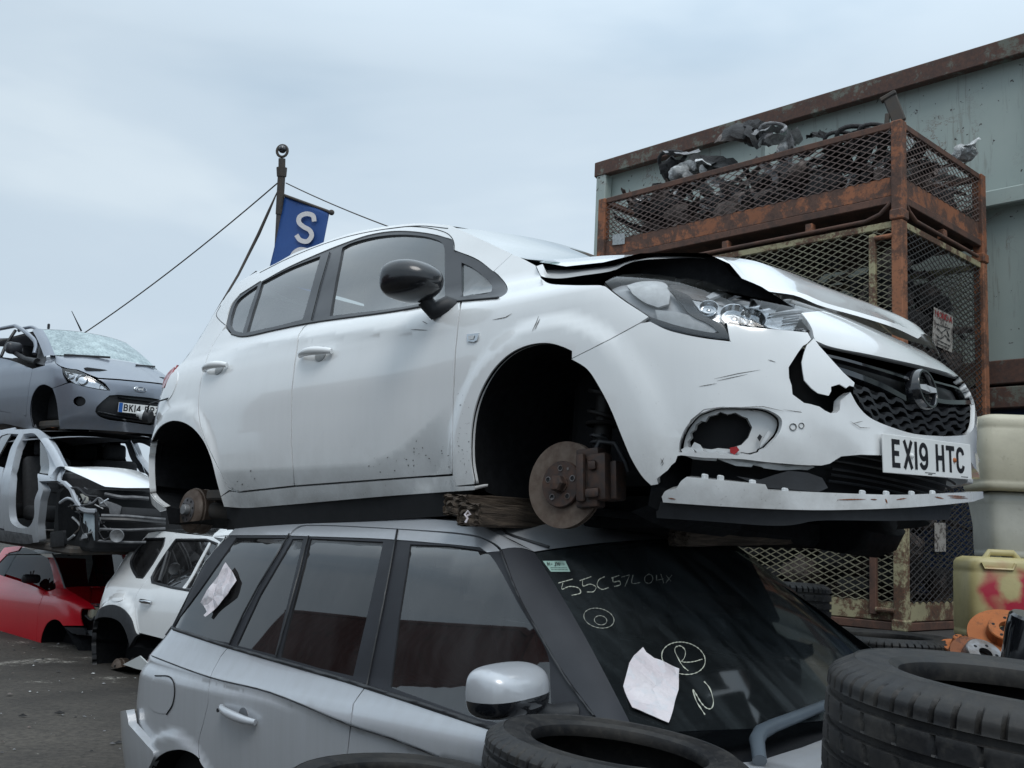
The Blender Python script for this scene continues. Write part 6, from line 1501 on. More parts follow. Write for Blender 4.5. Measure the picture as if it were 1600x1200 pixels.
hd = C((101, 734), (120, 742), (142, 752), (163, 762)) + C((193, 764), (228, 764), (240, 764)); bonnet_from(SW_, SS, hd, M['white'], sh, crown=.02, off=.01)
panel('side_glass', SS, [[(60, 688), (68, 700), (75, 718), (75, 738), (60, 736)]], M['dark_glass2'], sh, h=.08, off=-.02)
def pxbar(parent, S, pts, r_, mat, name, off=-.05, n=6): bm = bmesh.new(); add_tube(bm, S.loc(densify(pts, 6, closed=False), off), r_, n); return bm_obj(name, bm, mat, parent, smooth=50)
for pts, r_, m_ in ((C((92, 728), (88, 745), (103, 762), (112, 785), (124, 797), (145, 799)), .024, SL), (C((84, 786), (97, 778), (108, 782), (118, 795)), .015, SL), ([(155, 806), (200, 807), (262, 812)], .018, GM), ([(155, 812), (200, 813), (262, 818)], .022, M['black_trim']), ([(152, 828), (200, 829), (262, 826)], .014, GM), (C((148, 848), (200, 852), (230, 852)), .014, GM), (C((163, 765), (190, 770), (212, 770), (235, 772)), .02, GM), ([(146, 800), (147, 850)], .02, M['black_trim'])):
    pxbar(sh, SS, pts, r_, m_, 'front_frame', off=-.06)
pxbar(sh, SS, C((118, 806), (122, 830), (132, 846), (128, 815)), .006, M['black_trim'], 'cable'); pxbar(sh, SS, C((150, 832), (160, 845), (176, 836)), .006, M['black_trim'], 'cable')
pxbar(sh, SS, C((104, 760), (118, 758), (130, 770), (150, 772)), .010, M['black_trim'], 'cable'); pxbar(sh, SS, C((120, 790), (140, 785), (152, 775), (165, 790)), .010, GM, 'cable')
panel('washer_bottle', SS, [C((121, 803), (142, 801), (144, 822), (141, 848), (131, 848), (128, 825), (120, 818))], M['cap'] if 'cap' in M else plain('bottle_plastic', (.42, .50, .55), .5, var=.3), sh, h=.04, off=-.08, flange=.05)
panel('fluid_tank', SS, [C((110, 766), (133, 762), (134, 780), (116, 786))], plain('tank_plastic', (.42, .42, .38), .6, var=.3), sh, h=.04, off=-.12, flange=.05)
panel('radiator', SS, [[(172, 789), (256, 793), (258, 806), (172, 804)]], M['black_plastic'], sh, h=.05, off=-.09, flange=.03)
panel('headlamp_bracket', SS, [[(150, 775), (172, 782), (190, 790), (186, 806), (170, 806), (168, 792), (152, 790)]], GM, sh, h=.04, off=-.05, flange=.03)
bm = bmesh.new(); add_lathe(bm, [(0, 0), (.028, .0), (.06, .015), (.065, 0)], frame_at(SS, (182, 838), -.03), 18); bm_obj('horn', bm, M['alu'], sh, smooth=50)
panel('inner_wing', SS, [C((80, 752), (98, 756), (112, 775), (116, 796), (114, 850)) + [(66, 850), (64, 800), (68, 768)]], M['liner'], sh, h=.05, off=-.16, flange=.03)
panel('plastic_liner', SS, [[(72, 832), (92, 830), (94, 856), (72, 858)]], M['black_plastic'], sh, h=.05, off=-.04, flange=.03)
inner_box(sh, -.40, .55, .66, .20, .78); bm = bmesh.new(); add_box(bm, (3.3, 1.5, .08), XF((-1.3, 0, .20)), .02); bm_obj('floor_pan', bm, M['under'], sh)
for x, y in ((-1.15, -.38), (-1.15, .38), (-2.0, -.38), (-2.0, .38)): seat(x, y, sh)
bm = bmesh.new(); add_box(bm, (.4, 1.3, .22), XF((-.50, 0, .83)), .06, 2); bm_obj('dashboard', bm, M['seat'], sh)
bm = bmesh.new(); add_box(bm, (.1, 1.4, .55), XF((-2.6, 0, 1.10)), .06, 2); bm_obj('rear_light_block', bm, M['dark'], sh); mirrored(fr1)  # dark panel added at the back, blocks sky showing through the shell
loft('roof_lining', np.array([(-.9, -.6, 1.36), (-1.6, -.6, 1.38), (-2.6, -.58, 1.30)]), .03, M['seat'], parent=sh)
# red hatchback on the ground --------------------------------------------------
PS, PoM = hatch_surf((-0.8125, -0.0383, -0.0128, -4.1347, 11.7687, -0.3816))
po = thing('red_hatchback_car', 'bright red hatchback with bonnet and lamps gone, bottom of the left stack', 'car', PoM)
M['dim_glass'] = glass('dim_glass', (.10, .11, .12), .5, dust=.03, dustc=(.10, .11, .12), fr=.55)
RD = M['red'] = paint('red_paint', (0.66, 0.004, 0.018), dirt=(.12, .02, .02), rough=.3, coat=.4, amount=.35, streak=.1)
parch = C((98, 978), (93, 971), (85, 968), (75, 973), (68, 985), (64, 1000), (63, 1026))
wingp = C((103, 918), (127, 933), (142, 943), (150, 952)) + [(145, 951)] + C((128, 951), (126, 958), (127, 969), (130, 978)) + [(99, 978)] + parch[1:] + [(57, 1024), (57, 990), (60, 950), (70, 924)] + C((80, 923), (86, 920)) + C((83, 900), (76, 873)) + [(83, 871)] + C((91, 887), (97, 908))
panel('front_wing', PS, [wingp], RD, po, h=.05, gap=.003)
pcr = lambda V, P: -.014 * smoothstep(.66, .60, V[:, 1]) * smoothstep(.42, .55, V[:, 1])
panel('front_door', PS, [C((-90, 870), (0, 898), (43, 912), (70, 923)) + [(60, 950), (57, 990), (57, 1023)] + C((30, 1016), (0, 1008), (-100, 976))], RD, po, h=.05, gap=.003)
panel('sill', PS, [C((-100, 977), (0, 1010), (57, 1024), (63, 1027)) + C((60, 1033), (0, 1018), (-100, 984))], RD, po, h=.06, flange=.05)
panel('side_glass', PS, [C((-90, 842), (-20, 852), (40, 856), (75, 872)) + C((83, 900), (85, 918)) + C((72, 920), (43, 908), (0, 894), (-90, 866))], M['dim_glass'], po, h=.1, off=-.01)
PW_, pwg, _ = upper(po, PS, PoM, ((84, 866), (103, 918)), ((190, 868), (205, 922)), 1.4, gl=M['dim_glass'])
rails(po, PW_, M['black_trim'], PoM, w_=.02, drop=.02)
bm = bmesh.new(); p_ = PS.loc([(60, 911)], .10)[0]; add_box(bm, (.10, .20, .10), Matrix.Translation(p_), .035, 2); pm_ = bm_obj('wing_mirror', bm, M['black_plastic'], po, smooth=60); bm = bmesh.new(); add_tube(bm, [p_ + np.array([.05, -.03, .08]), p_, p_ + np.array([-.05, .04, .09])], .008, 5); bm_obj('bare_wire', bm, M['steel'], pm_)
tub('arch_liner', [(130, 1030), (112, 1000)] + parch, .5, M['liner'], po, S=PS); inner_box(po, -.35, .60, .60, .15, .80)
inner_box(po, -3.0, -.4, .70, .16, .55, 'floor_pan')
panel('lamp_bracket', PS, [[(98, 980), (130, 981), (134, 992), (112, 990)]], M['black_plastic'], po, h=.05, off=-.01, flange=.04); panel('crash_beam', PS, [[(110, 986), (150, 986), (165, 996), (112, 993)]], M['bare_grey'], po, h=.05, off=-.06, flange=.04)
bm = bmesh.new(); p_ = PS.loc([(146, 948)], -.10)[0]; add_box(bm, (.14, .12, .12), Matrix.Translation(p_), .03, 2); bm_obj('coolant_tank', bm, plain('tank_cream', (.55, .52, .40), .5), po, smooth=60)
pxbar(po, PS, C((118, 925), (135, 928), (150, 925), (160, 930)), .012, RD, 'slam_panel', off=-.15); pxbar(po, PS, C((120, 935), (135, 930), (155, 933)), .014, M['bare_grey'], 'hose', off=-.12); pxbar(po, PS, C((128, 960), (138, 968), (146, 960)), .012, M['black_trim'], 'hose', off=-.06)
bm = bmesh.new(); PH = axis_frame((84, 1006), -.55, PoM); add_lathe(bm, [(0, .01), (.12, .01), (.12, -.03), (.07, -.05)], PH, 24); bm_obj('brake_disc', bm, M['hub'], po, smooth=40)
# white off-roader behind the estate ------------------------------------------
DW = table((.30, .86), (.45, .885), (.60, .905), (.80, .915), (.95, .905), (1.05, .875), (1.12, .83), (1.25, .775), (1.40, .71), (1.52, .65), (1.60, .56), (1.70, .44))
DXr = table((.2, -3.42), (.5, -3.48), (.8, -3.49), (1.05, -3.46), (1.25, -3.38), (1.45, -3.24), (1.6, -3.05), (1.7, -2.9))
DM = car_matrix((-0.8125, -0.0426, -0.0619, -1.0381, 8.2856, -0.2102))
def dcre(x, z): r = np.hypot(x + 2.67, z - .42); return .035 * smoothstep(.56, .47, r)
DS = Surf(wrapF(DW, EXf, DXr, lambda x, z: 1 + 0 * x, x0=-.05, x1=-2.95, nr=2.6, extra=dcre), DM, (-3.7, -.2), (.2, 1.66), n=(120, 50))
du = thing('white_off_roader', 'white off-road car with black arch trim, wheel-less, behind the silver estate', 'car', DM)
dgap = C((273, 836), (255, 861), (230, 905), (212, 932), (211, 950), (214, 977), (217, 989))
darch_o = C((217, 992), (213, 989), (205, 966), (192, 951), (176, 945), (163, 948), (156, 953))
dq = C((275, 832), (255, 830), (232, 833), (219, 839), (205, 856), (187, 878), (175, 890), (170, 901), (163, 923), (157, 941), (155, 953)) + darch_o[::-1] + dgap[::-1]
dqg = C((227, 842), (258, 841)) + C((255, 854), (241, 878), (224, 903)) + C((214, 902), (207, 890), (204, 878), (210, 863))
panel('rear_quarter', DS, [dq, dqg], M['white'], du, h=.045, gap=.002)
panel('quarter_glass', DS, [dqg], M['dark_glass'], du, h=.1, off=-.012); seamline('window_seal', DS, dqg + [dqg[0]], .012, M['black_trim'], du, off=-.004)
ddg = [(275, 843), (322, 843), (340, 850)] + [(310, 925)] + C((268, 918), (238, 910)) + C((237, 902), (246, 885), (264, 858))
panel('rear_door', DS, [dgap + [(300, 1010), (345, 1000), (350, 850), (332, 838), (276, 832)], ddg], M['white'], du, h=.06, gap=.003)
panel('rear_window', DS, [ddg], M['dark_glass'], du, h=.1, off=-.012); seamline('window_seal', DS, ddg + [ddg[0]], .013, M['black_trim'], du, off=-.004)
seamline('window_divider', DS, [(262, 862), (248, 908)], .016, M['black_trim'], du, off=-.004)
trim = darch_o + C((150, 958), (143, 976), (139, 998), (134, 1030), (133, 1054)) + [(142, 1054)] + C((140, 1020), (142, 992), (149, 970), (156, 965)) + C((165, 964), (178, 966), (190, 973), (199, 989), (204, 1007)) + [(203, 1012), (212, 996)]
panel('arch_trim', DS, [trim], M['black_plastic'], du, h=.05, off=.012, flange=.04)
tub('arch_liner', C((204, 1010), (199, 990), (190, 974), (178, 967), (165, 965), (156, 966), (149, 971), (143, 992), (141, 1020), (141, 1052)) + [(200, 1040)], .5, M['liner'], du, S=DS)
handle((222, 939), (238, 942), M['chrome'], du, S=DS, cup=False, r_=.018)
panel('fuel_flap', DS, [C((174, 937), (178, 940), (192, 937), (194, 930), (196, 924), (176, 926))], M['white'], du, h=.04, off=.003, flange=.01)
Dm = axis_frame((179, 1050), -.78, DM); bm = bmesh.new(); add_lathe(bm, [(0, .01), (.05, .012), (.10, .004), (.122, -.012), (.122, -.04), (.128, -.045), (.128, -.10), (.08, -.11)], Dm, 36); dd_ = bm_obj('brake_drum', bm, M['disc'], du, smooth=35)
for k in range(5): bm = bmesh.new(); add_lathe(bm, [(0, .016), (.012, .016), (.013, .006)], Dm @ Matrix.Translation((.055 * math.cos(k * 1.257), .055 * math.sin(k * 1.257), 0)), 10); bm_obj('bolt_hole', bm, M['dark'], dd_)
tail(DS, -3.30, .9, 1.58, M['white'], du, fwd=-.05); tail(DS, -3.42, .3, .9, M['black_plastic'], du, fwd=-.05, name='rear_bumper')
dr_ = DS.F(DS.un([(228, 834), (255, 831), (290, 832), (330, 838)])); dr_ = dr_[np.argsort(dr_[:, 0])]; dr_ = np.concatenate([dr_, [dr_[-1] + (.9, 0, .02)]]); loft('roof', dr_, .04, M['white'], parent=du)
inner_box(du, -2.1, -.3, .75, .3, .9, 'floor_pan'); inner_box(du, -3.3, -2.3, .55, .3, .95, 'boot_floor')
bm = bmesh.new(); add_tube(bm, [(-2.67, -.7, .33), (-2.67, .7, .33)], .06, 10); bm_obj('rear_axle', bm, M['under'], du, smooth=60)
for x, y in ((-2.0, -.36), (-2.0, .36)): seat(x + .2, y, du)
# ------------------------------------------------------------------ tyres
def tyre_mesh(R0, r0, w0, nseg=64, sub=7, seed=1):
    """tyre with circumferential grooves, shoulder slots and angled sipes; axis is local Z, centred"""
    rnd = random.Random(seed); prof = []          # (radius, z, kind)
    def P(r, z, k=0): prof.append((r, z, k))
    h = w0 / 2; th = R0 - r0
    P(r0 + .004, -h * .66); P(r0, -h * .80); P(r0 + .004, -h * .93); P(r0 + .016, -h * .985); P(r0 + .020, -h * 1.0); P(r0 + .026, -h * .985); P(r0 + th * .45, -h * 1.03); P(r0 + th * .62, -h * 1.02); P(r0 + th * .64, -h * 1.035); P(r0 + th * .67, -h * 1.01)
    P(R0 - .022, -h * .93, 1); P(R0 - .010, -h * .87, 2); P(R0 - .004, -h * .80, 2)
    g = .009; zs = [-.56, -.18, .18, .56]; last = -.78
    for q in zs:
        for t in np.linspace(last + .02, q - .067, 4): P(R0 - .004 * (t * t), h * t, 3 if abs(t) < .56 else 2)
        P(R0 - .004 * q * q, h * (q - .062), 0); P(R0 - g, h * (q - .045), 0); P(R0 - g, h * (q + .045), 0); P(R0 - .004 * q * q, h * (q + .062), 0); last = q + .067
    for t in np.linspace(last, .78, 4): P(R0 - .004 * t * t, h * t, 2)
    P(R0 - .004, h * .80, 2); P(R0 - .010, h * .87, 2); P(R0 - .022, h * .93, 1)
    P(r0 + th * .67, h * 1.01); P(r0 + th * .64, h * 1.035); P(r0 + th * .62, h * 1.02); P(r0 + th * .45, h * 1.03); P(r0 + .026, h * .985); P(r0 + .020, h * 1.0); P(r0 + .016, h * .985); P(r0 + .004, h * .93); P(r0, h * .80); P(r0 + .004, h * .66)
    P(r0 + .03, h * .80); P(r0 + th * .5, h * .90); P(R0 - .03, h * .78); P(R0 - .018, h * .3); P(R0 - .018, -h * .3); P(R0 - .03, -h * .78); P(r0 + th * .5, -h * .90); P(r0 + .03, -h * .80)
    n = nseg * sub; V = []; m = len(prof)
    for i in range(n):
        for j, (r_, z_, k) in enumerate(prof):
            t = z_ / h; d = 0
            if k in (1, 2):
                ph = (i + (3 if z_ > 0 else 0)) % sub
                if ph == 0: d = .0085 if k == 2 else .003
            elif k == 3:
                ph = (i + int(round((t + 1) * 6))) % (sub * 2)
                if ph == 0: d = .005
            a = 2 * math.pi * (i + (0.0)) / n; V.append(((r_ - d) * math.cos(a), (r_ - d) * math.sin(a), z_))
    F_ = []
    for i in range(n):
        i2 = (i + 1) % n
        for j in range(m): j2 = (j + 1) % m; F_.append((i * m + j, i2 * m + j, i2 * m + j2, i * m + j2))
    me = bpy.data.meshes.new('tyre'); me.from_pydata(V, [], F_); me.update(); me.materials.append(M['rubber'])
    bm = bmesh.new(); bm.from_mesh(me); bmesh.ops.recalc_face_normals(bm, faces=bm.faces); bm.to_mesh(me); bm.free(); me.shade_smooth(); me.set_sharp_from_angle(angle=R(34)); return me
TM = [tyre_mesh(.34, .222, .235), tyre_mesh(.315, .205, .205, nseg=60, seed=4)]
def tyre(px, depth, label, k=0, tilt=(0, 0), dz=0.0, spin=0.0, scale=1.0):
    """a loose tyre lying down: px, depth give the centre of its upper face"""
    p = at_depth([px], depth)[0]; h = (.235, .205)[k] / 2 * scale
    o = bpy.data.objects.new('tyre', TM[k]); COL.objects.link(o)
    o.matrix_world = Matrix.Translation((p[0], p[1], p[2] - h + dz)) @ Euler((tilt[0], tilt[1], spin)).to_matrix().to_4x4() @ Matrix.Scale(scale, 4)
    return tag(o, label, 'tyre', 'loose tyres piled in front of and behind the estate')
T1 = tyre((1628, 1068), 1.66, 'biggest nearest tyre at the lower right corner, wide tread towards the camera', 0, (R(2.5), R(3)))
T2 = tyre((962, 1160), 2.22, 'worn tyre at the bottom centre, in front of the silver wing mirror', 1, (R(1), R(5)), scale=.925)
T3 = tyre((622, 1214), 2.62, 'tyre only peeking over the bottom edge of the picture', 1, (0, R(1)), scale=.98)
T4 = tyre((1384, 992), 4.75, 'tyre lying behind the windscreen, in front of the bottom cage', 1, (0, 0), spin=.4)
T5 = tyre((1196, 908), 5.1, 'small tyre mostly hidden behind the windscreen edge, against the mesh', 1, (0, R(2)), spin=1.0)
for T, k, n_, lab in ((T1, 0, 3, 'tyre stacked under the biggest nearest tyre'), (T2, 1, 3, 'tyre stacked under the bottom centre tyre'), (T3, 1, 2, 'tyre stacked under the peeking tyre')):
    for i in range(1, n_ + 1):
        o = bpy.data.objects.new('tyre', TM[k]); COL.objects.link(o); s_ = T.scale[0]
        o.matrix_world = Matrix.Translation(T.location + Vector((.02 * (i % 2), -.015 * i, -(.243, .212)[k] * i * s_))) @ Euler((0, 0, i)).to_matrix().to_4x4() @ Matrix.Scale(s_, 4)
        tag(o, lab + (', one down', ', two down', ', at the ground')[i - 1], 'tyre', 'loose tyres piled in front of and behind the estate')
for px, d, lab in (((1300, 1010), 5.0, 'tyre under the one hidden behind the windscreen edge'),):
    pass
tb = thing('tyre_rack_plinth', 'x', 'x') if False else None
# ------------------------------------------------------------------ timber between the cars
timber((712, 789), (900, 800), 3.62, 4.15, .12, .072, 'short squared timber beam poking out furthest under the white car sill')
timber((733, 804), (878, 812), 3.50, 4.00, .10, .076, 'rotten dark timber beam with a white knot of string beside the brake disc')
timber((1060, 838), (1222, 836), 3.55, 3.95, .09, .065, 'timber block over the windscreen top, under the bumper')
bm = bmesh.new(); p0 = at_depth([(728, 806)], 3.43)[0]; add_tube(bm, [p0 + np.array(v) for v in ((0, 0, -.022), (.006, -.004, -.008), (-.004, 0, .004), (.006, -.003, .016), (.014, 0, .006), (.004, 0, .0))], .0042, 6); tag(bm_obj('string_knot', bm, M['paper'], smooth=60), 'white string knot on the end of the rotten timber', 'string')
# ------------------------------------------------------------------ jerrycans
def can_mat(name, col, red=False, col2=None):
    m, t, b = principled(name, col, .42); b.inputs['Subsurface Weight'].default_value = .0
    n = noise(t, 4, 7, .65); c = mixc(t, mask(t, n, .35, .7), col, col2 or tuple(x * .78 for x in col)); sc2 = mask(t, noise(t, 26, 5, .7), .60, .72); c = mixc(t, math_(t, 'MULTIPLY', sc2, .35), c, (.12, .10, .07))
    if red:
        tc_ = t.nodes.new('ShaderNodeTexCoord'); s = t.nodes.new('ShaderNodeVectorMath'); s.operation = 'SUBTRACT'; s.inputs[1].default_value = (.0, -.13, .235); t.links.new(tc_.outputs['Object'], s.inputs[0])
        sx_ = t.nodes.new('ShaderNodeSeparateXYZ'); t.links.new(s.outputs[0], sx_.inputs[0])
        cb = t.nodes.new('ShaderNodeCombineXYZ'); t.links.new(sx_.outputs[0], cb.inputs[0]); t.links.new(sx_.outputs[2], cb.inputs[1]); ln = t.nodes.new('ShaderNodeVectorMath'); ln.operation = 'LENGTH'; t.links.new(cb.outputs[0], ln.inputs[0])
        d = math_(t, 'ADD', ln.outputs['Value'], math_(t, 'MULTIPLY_ADD', noise(t, 9, 3), .10, -.05)); rg_ = math_(t, 'MULTIPLY', mask(t, d, .045, .07), mask(t, d, .135, .105))
        fr_ = math_(t, 'LESS_THAN', sx_.outputs[1], .03); gap_ = math_(t, 'MULTIPLY', rg_, fr_); gap_ = math_(t, 'MULTIPLY', gap_, mask(t, noise(t, 4, 2), .30, .42)); c = mixc(t, gap_, c, (.34, .008, .03))
    t.links.new(c, b.inputs['Base Color']); bumpn(t, b, noise(t, 14, 4), .5, .004); return m
M['can_cream'] = can_mat('can_cream', (.46, .43, .33)); M['can_pale'] = can_mat('can_pale', (.44, .44, .40)); M['can_yellow'] = can_mat('can_yellow', (.42, .36, .17), red=True); M['can_plain'] = can_mat('can_plain', (.42, .36, .17))
def jerrycan(name, px_l, px_b, depth, wd, dp, ht, mat, label, yaw=0.0, taper=.0, handle_=True, cat='jerrycan'):
    """px_l: x of the left edge, px_b: y of the base"""
    p = at_depth([(px_l, px_b)], depth)[0]; root_M = Matrix.Translation((p[0], p[1], p[2])) @ Matrix.Rotation(yaw, 4, 'Z') @ Matrix.Translation((wd / 2, dp * .2, 0))
    t = thing(name, label, cat, root_M, 'plastic cans stacked beside the cages'); bm = bmesh.new(); lv = [(0, .90), (.02, .97), (.05, 1), (.10, 1.0), (.12, .985), (.14, 1), (.5, 1.0 - taper * .3), (.80, 1 - taper * .1), (.815, .985), (.84, 1), (.93, .985), (.97, .93), (1.0, .78)]
    rings = []
    for z, s in lv:
        s2 = s * (1 - taper * (1 - z)); rr = []
        for k in range(28):
            a = 2 * math.pi * k / 28; c_, s_ = math.cos(a), math.sin(a); rr.append(bm.verts.new((math.copysign(abs(c_) ** (2 / 5.5), c_) * wd / 2 * s2, math.copysign(abs(s_) ** (2 / 5.5), s_) * dp / 2 * s2, z * ht)))
        rings.append(rr)
    for a, b in zip(rings, rings[1:]):
        for k in range(28): bm.faces.new((a[k], a[(k + 1) % 28], b[(k + 1) % 28], b[k]))
    bm.faces.new(rings[0][::-1]); bm.faces.new(rings[-1]); bm_obj('can_body', bm, mat, t, smooth=50)
    if handle_:
        bm = bmesh.new(); add_tube(bm, [(-wd * .22, -dp * .22, ht * .97), (-wd * .16, -dp * .22, ht * 1.055), (wd * .16, -dp * .22, ht * 1.055), (wd * .24, -dp * .22, ht * .97)], .016, 10); bm_obj('can_handle', bm, mat, t, smooth=60)
        bm = bmesh.new(); add_lathe(bm, [(.03, ht * .97), (.03, ht * 1.04), (.026, ht * 1.05), (0, ht * 1.05)], Matrix.Translation((wd * .25, dp * .22, 0)), 18); bm_obj('screw_cap', bm, M['black_plastic'], t, smooth=40)
        bm = bmesh.new(); add_tube(bm, [(-wd * .36, -dp * .505, ht * .93), (-wd * .32, -dp * .51, ht * .86), (wd * .06, -dp * .51, ht * .86), (wd * .10, -dp * .505, ht * .93)], .006, 6); bm_obj('moulded_rib', bm, mat, t, smooth=60)
    return t
jerrycan('jerrycan', 1508, 999, 4.70, .33, .28, .38, M['can_yellow'], 'yellowed jerrycan smeared with red spray paint, bottom of the can stack', yaw=R(-4))
jerrycan('plastic_drum', 1533, 872, 5.05, .36, .34, .33, M['can_pale'], 'pale grey plastic drum in the middle of the can stack', yaw=R(-4), taper=.16, handle_=False, cat='drum')
jerrycan('plastic_drum', 1526, 766, 5.05, .37, .34, .375, M['can_cream'], 'cream plastic drum on top of the can stack, beside the white car nose', yaw=R(-4), taper=.0, handle_=False, cat='drum')
jerrycan('jerrycan', 1592, 1002, 4.80, .30, .28, .37, M['can_plain'], 'plain yellowed jerrycan cut off by the right edge of the picture', yaw=R(-4))
# rusty brake discs ------------------------------------------------------------
def loose_disc(px, depth, r_, tilt, label, mat=None, hat=None, hatr=.5, holes=5, h=.045):
    p = at_depth([px], depth)[0]; Mx = Matrix.Translation(p) @ Euler(tilt).to_matrix().to_4x4(); t = thing('loose_brake_disc', label, 'brake disc', Mx, 'brake discs heaped by the jerrycans'); bm = bmesh.new()
    hr = r_ * hatr; add_lathe(bm, [(hr, 0), (r_, 0), (r_, -.008), (r_ * .96, -.009), (r_ * .96, -.014), (r_, -.015), (r_, -.024), (hr, -.024)], closed=True, n=48); bm_obj('friction_ring', bm, mat or M['rust_orange'], t, smooth=30)
    bm = bmesh.new(); add_lathe(bm, [(hr + .004, -.002), (hr, h * .9), (hr - .004, h), (r_ * .22, h), (r_ * .22, h * .5)], n=40); ht_ = bm_obj('disc_hat', bm, hat or M['rust_orange'], t, smooth=30)
    for k in range(holes): bm = bmesh.new(); a = 2 * math.pi * k / holes; add_lathe(bm, [(0, h + .0006), (.007, h + .0006)], Matrix.Translation((r_ * .36 * math.cos(a), r_ * .36 * math.sin(a), 0)), 12); bm_obj('stud_hole', bm, M['dark'], t)
    bm = bmesh.new(); add_lathe(bm, [(0, h * .4), (r_ * .22, h * .4)], n=24); bm_obj('centre_bore', bm, M['dark'], t); return t
loose_disc((1573, 992), 4.35, .155, (R(38), R(-14), 0), 'orange rusty brake disc tilted against the yellow jerrycan')
loose_disc((1533, 1032), 4.15, .125, (R(42), R(10), 0), 'brown brake disc with a grey centre, lowest in the disc heap', mat=M['rust'], hat=M['steel'], hatr=.62)
loose_disc((1502, 1012), 4.5, .085, (R(20), R(5), 0), 'small flat rusty brake disc beside the tyre')
loose_disc((1585, 1030), 4.3, .13, (R(15), R(-5), 0), 'rusty brake disc under the tilted orange one')
bm = bmesh.new(); add_lathe(bm, [(0, .06), (.07, .06), (.08, .05), (.082, .0), (.06, -.24), (0, -.24)], XF((0, 0, 0), (R(15), R(8), 0)), 26); o = bm_obj('air_bellow', bm, M['black_gloss'], smooth=40); o.location = at_depth([(1606, 985)], 4.0)[0]; tag(o, 'black rubber bellow standing at the right edge by the brake discs', 'car part')
# ------------------------------------------------------------------ banner mast and wires
BD = 16.0
def bw(px, d=BD): return Vector(at_depth([px], d)[0])
top_ = bw((441, 240)); bot_ = bw((432, 412)); dirp = (bot_ - top_) / (bot_ - top_).length; foot = top_ + dirp * ((top_.z) / -dirp.z)
ms = thing('banner_mast', 'dark steel mast with a lamp bracket on top, behind the white car', 'mast', Matrix.Translation(foot)); inv = Matrix.Translation(-foot)
def ib(p): return inv @ p
bm = bmesh.new(); add_tube(bm, [ib(foot), ib(bw((436.5, 330)))], .047, 12); bm_obj('mast_pole', bm, plain('mast_steel', (.085, .075, .072), .6, var=.4), ms, smooth=60)
bm = bmesh.new(); add_tube(bm, [ib(bw((436.5, 335))), ib(bw((440, 272)))], .060, 12); bm_obj('mast_sleeve', bm, M['under'], ms, smooth=60)
bm = bmesh.new(); add_tube(bm, [ib(bw((440, 276))), ib(bw((440.3, 262)))], [.075, .085], 8)
add_tube(bm, [ib(bw((440.3, 266))), ib(bw((440.6, 248)))], .055, 8); bm_obj('mast_collar', bm, M['under'], ms, smooth=40)
bm = bmesh.new(); c_ = ib(bw((441, 236))); add_tube(bm, [c_ + Vector((.082 * math.cos(a), 0, .095 * math.sin(a))) for a in np.linspace(0, 2 * math.pi, 17)[:-1]], .022, 8, closed=True); bm_obj('lamp_bracket', bm, M['under'], ms, smooth=50)
bm = bmesh.new(); bmesh.ops.create_icosphere(bm, subdivisions=2, radius=.066, matrix=Matrix.Translation(c_ + Vector((0, 0, .03)))); bm_obj('lamp_head', bm, M['black_gloss'], ms, smooth=60)
# banner cloth hangs from an arm
A0, A1 = bw((444, 305)), bw((518, 332), BD - .55); bm = bmesh.new(); add_tube(bm, [ib(A0), ib(A1)], .022, 8); bmesh.ops.create_icosphere(bm, subdivisions=2, radius=.045, matrix=Matrix.Translation(ib(A1))); bm_obj('banner_arm', bm, M['under'], ms, smooth=60)
B0_, B1_ = bw((444.5, 307)), bw((515, 332), BD - .52); ex = (B1_ - B0_); dn = Vector((-.12, .0, -1)).normalized(); Hb = 2.3
V = []; nn_ = ex.cross(dn).normalized(); nu, nv = 16, 40
for j in range(nv + 1):
    for i in range(nu + 1):
        u, v = i / nu, j / nv; p = B0_ + ex * u + dn * Hb * v + nn_ * (.025 * math.sin(v * 9 + u * 3) * v + .015 * math.sin(u * 6 + v * 4)); V.append(p)
F_ = [(j * (nu + 1) + i, j * (nu + 1) + i + 1, (j + 1) * (nu + 1) + i + 1, (j + 1) * (nu + 1) + i) for j in range(nv) for i in range(nu)]
ban = mesh_obj('banner', V, F_, plain('banner_blue', (.012, .065, .245), .6, var=.12, scale=2), None, smooth=True); tag(ban, 'blue vertical banner with pale letters hanging from the mast', 'banner'); md = ban.modifiers.new('thickness', 'SOLIDIFY'); md.thickness = .004; md.offset = 0
lm_ = plain('banner_letter', (.62, .60, .60), .6, var=.08)
bpx = {'S': [C((491, 346), (489, 337), (478, 334), (468, 339), (467, 347), (474, 354), (484, 360), (487, 368), (480, 377), (469, 375), (463, 367))], 'C': [C((486, 398), (480, 392), (468, 390), (459, 396), (455, 406), (456, 418), (464, 426), (476, 424), (482, 416))]}
for g, runs in bpx.items():
    for run in runs:
        P = np.array(densify(run, 1.2, closed=False)); t_ = np.gradient(P, axis=0); t_ /= np.linalg.norm(t_, axis=1)[:, None]; q_ = np.stack([-t_[:, 1], t_[:, 0]], -1) * 3.6; n_w = np.array(nn_ if nn_.dot(Vector(CO) - B0_) > 0 else -nn_); p0b = np.array(B0_) + n_w * .06
        a = at_plane(P + q_, p0b, n_w); b = at_plane(P - q_, p0b, n_w); V = []; 
        for x_, y_ in zip(a, b): V += [x_, y_]
        mesh_obj('banner_letter', V, [(2 * i, 2 * i + 1, 2 * i + 3, 2 * i + 2) for i in range(len(P) - 1)], lm_, ban)
def wire(pts, r_, label, name='guy_wire'):
    bm = bmesh.new(); add_tube(bm, pts, r_, 6); o = bm_obj(name, bm, M['under'], smooth=60); return tag(o, label, 'wire', 'wires staying the banner mast')
def sag(a, b, s, n=14): return [a.lerp(b, i / n) - Vector((0, 0, s * 4 * (i / n) * (1 - i / n))) for i in range(n + 1)]
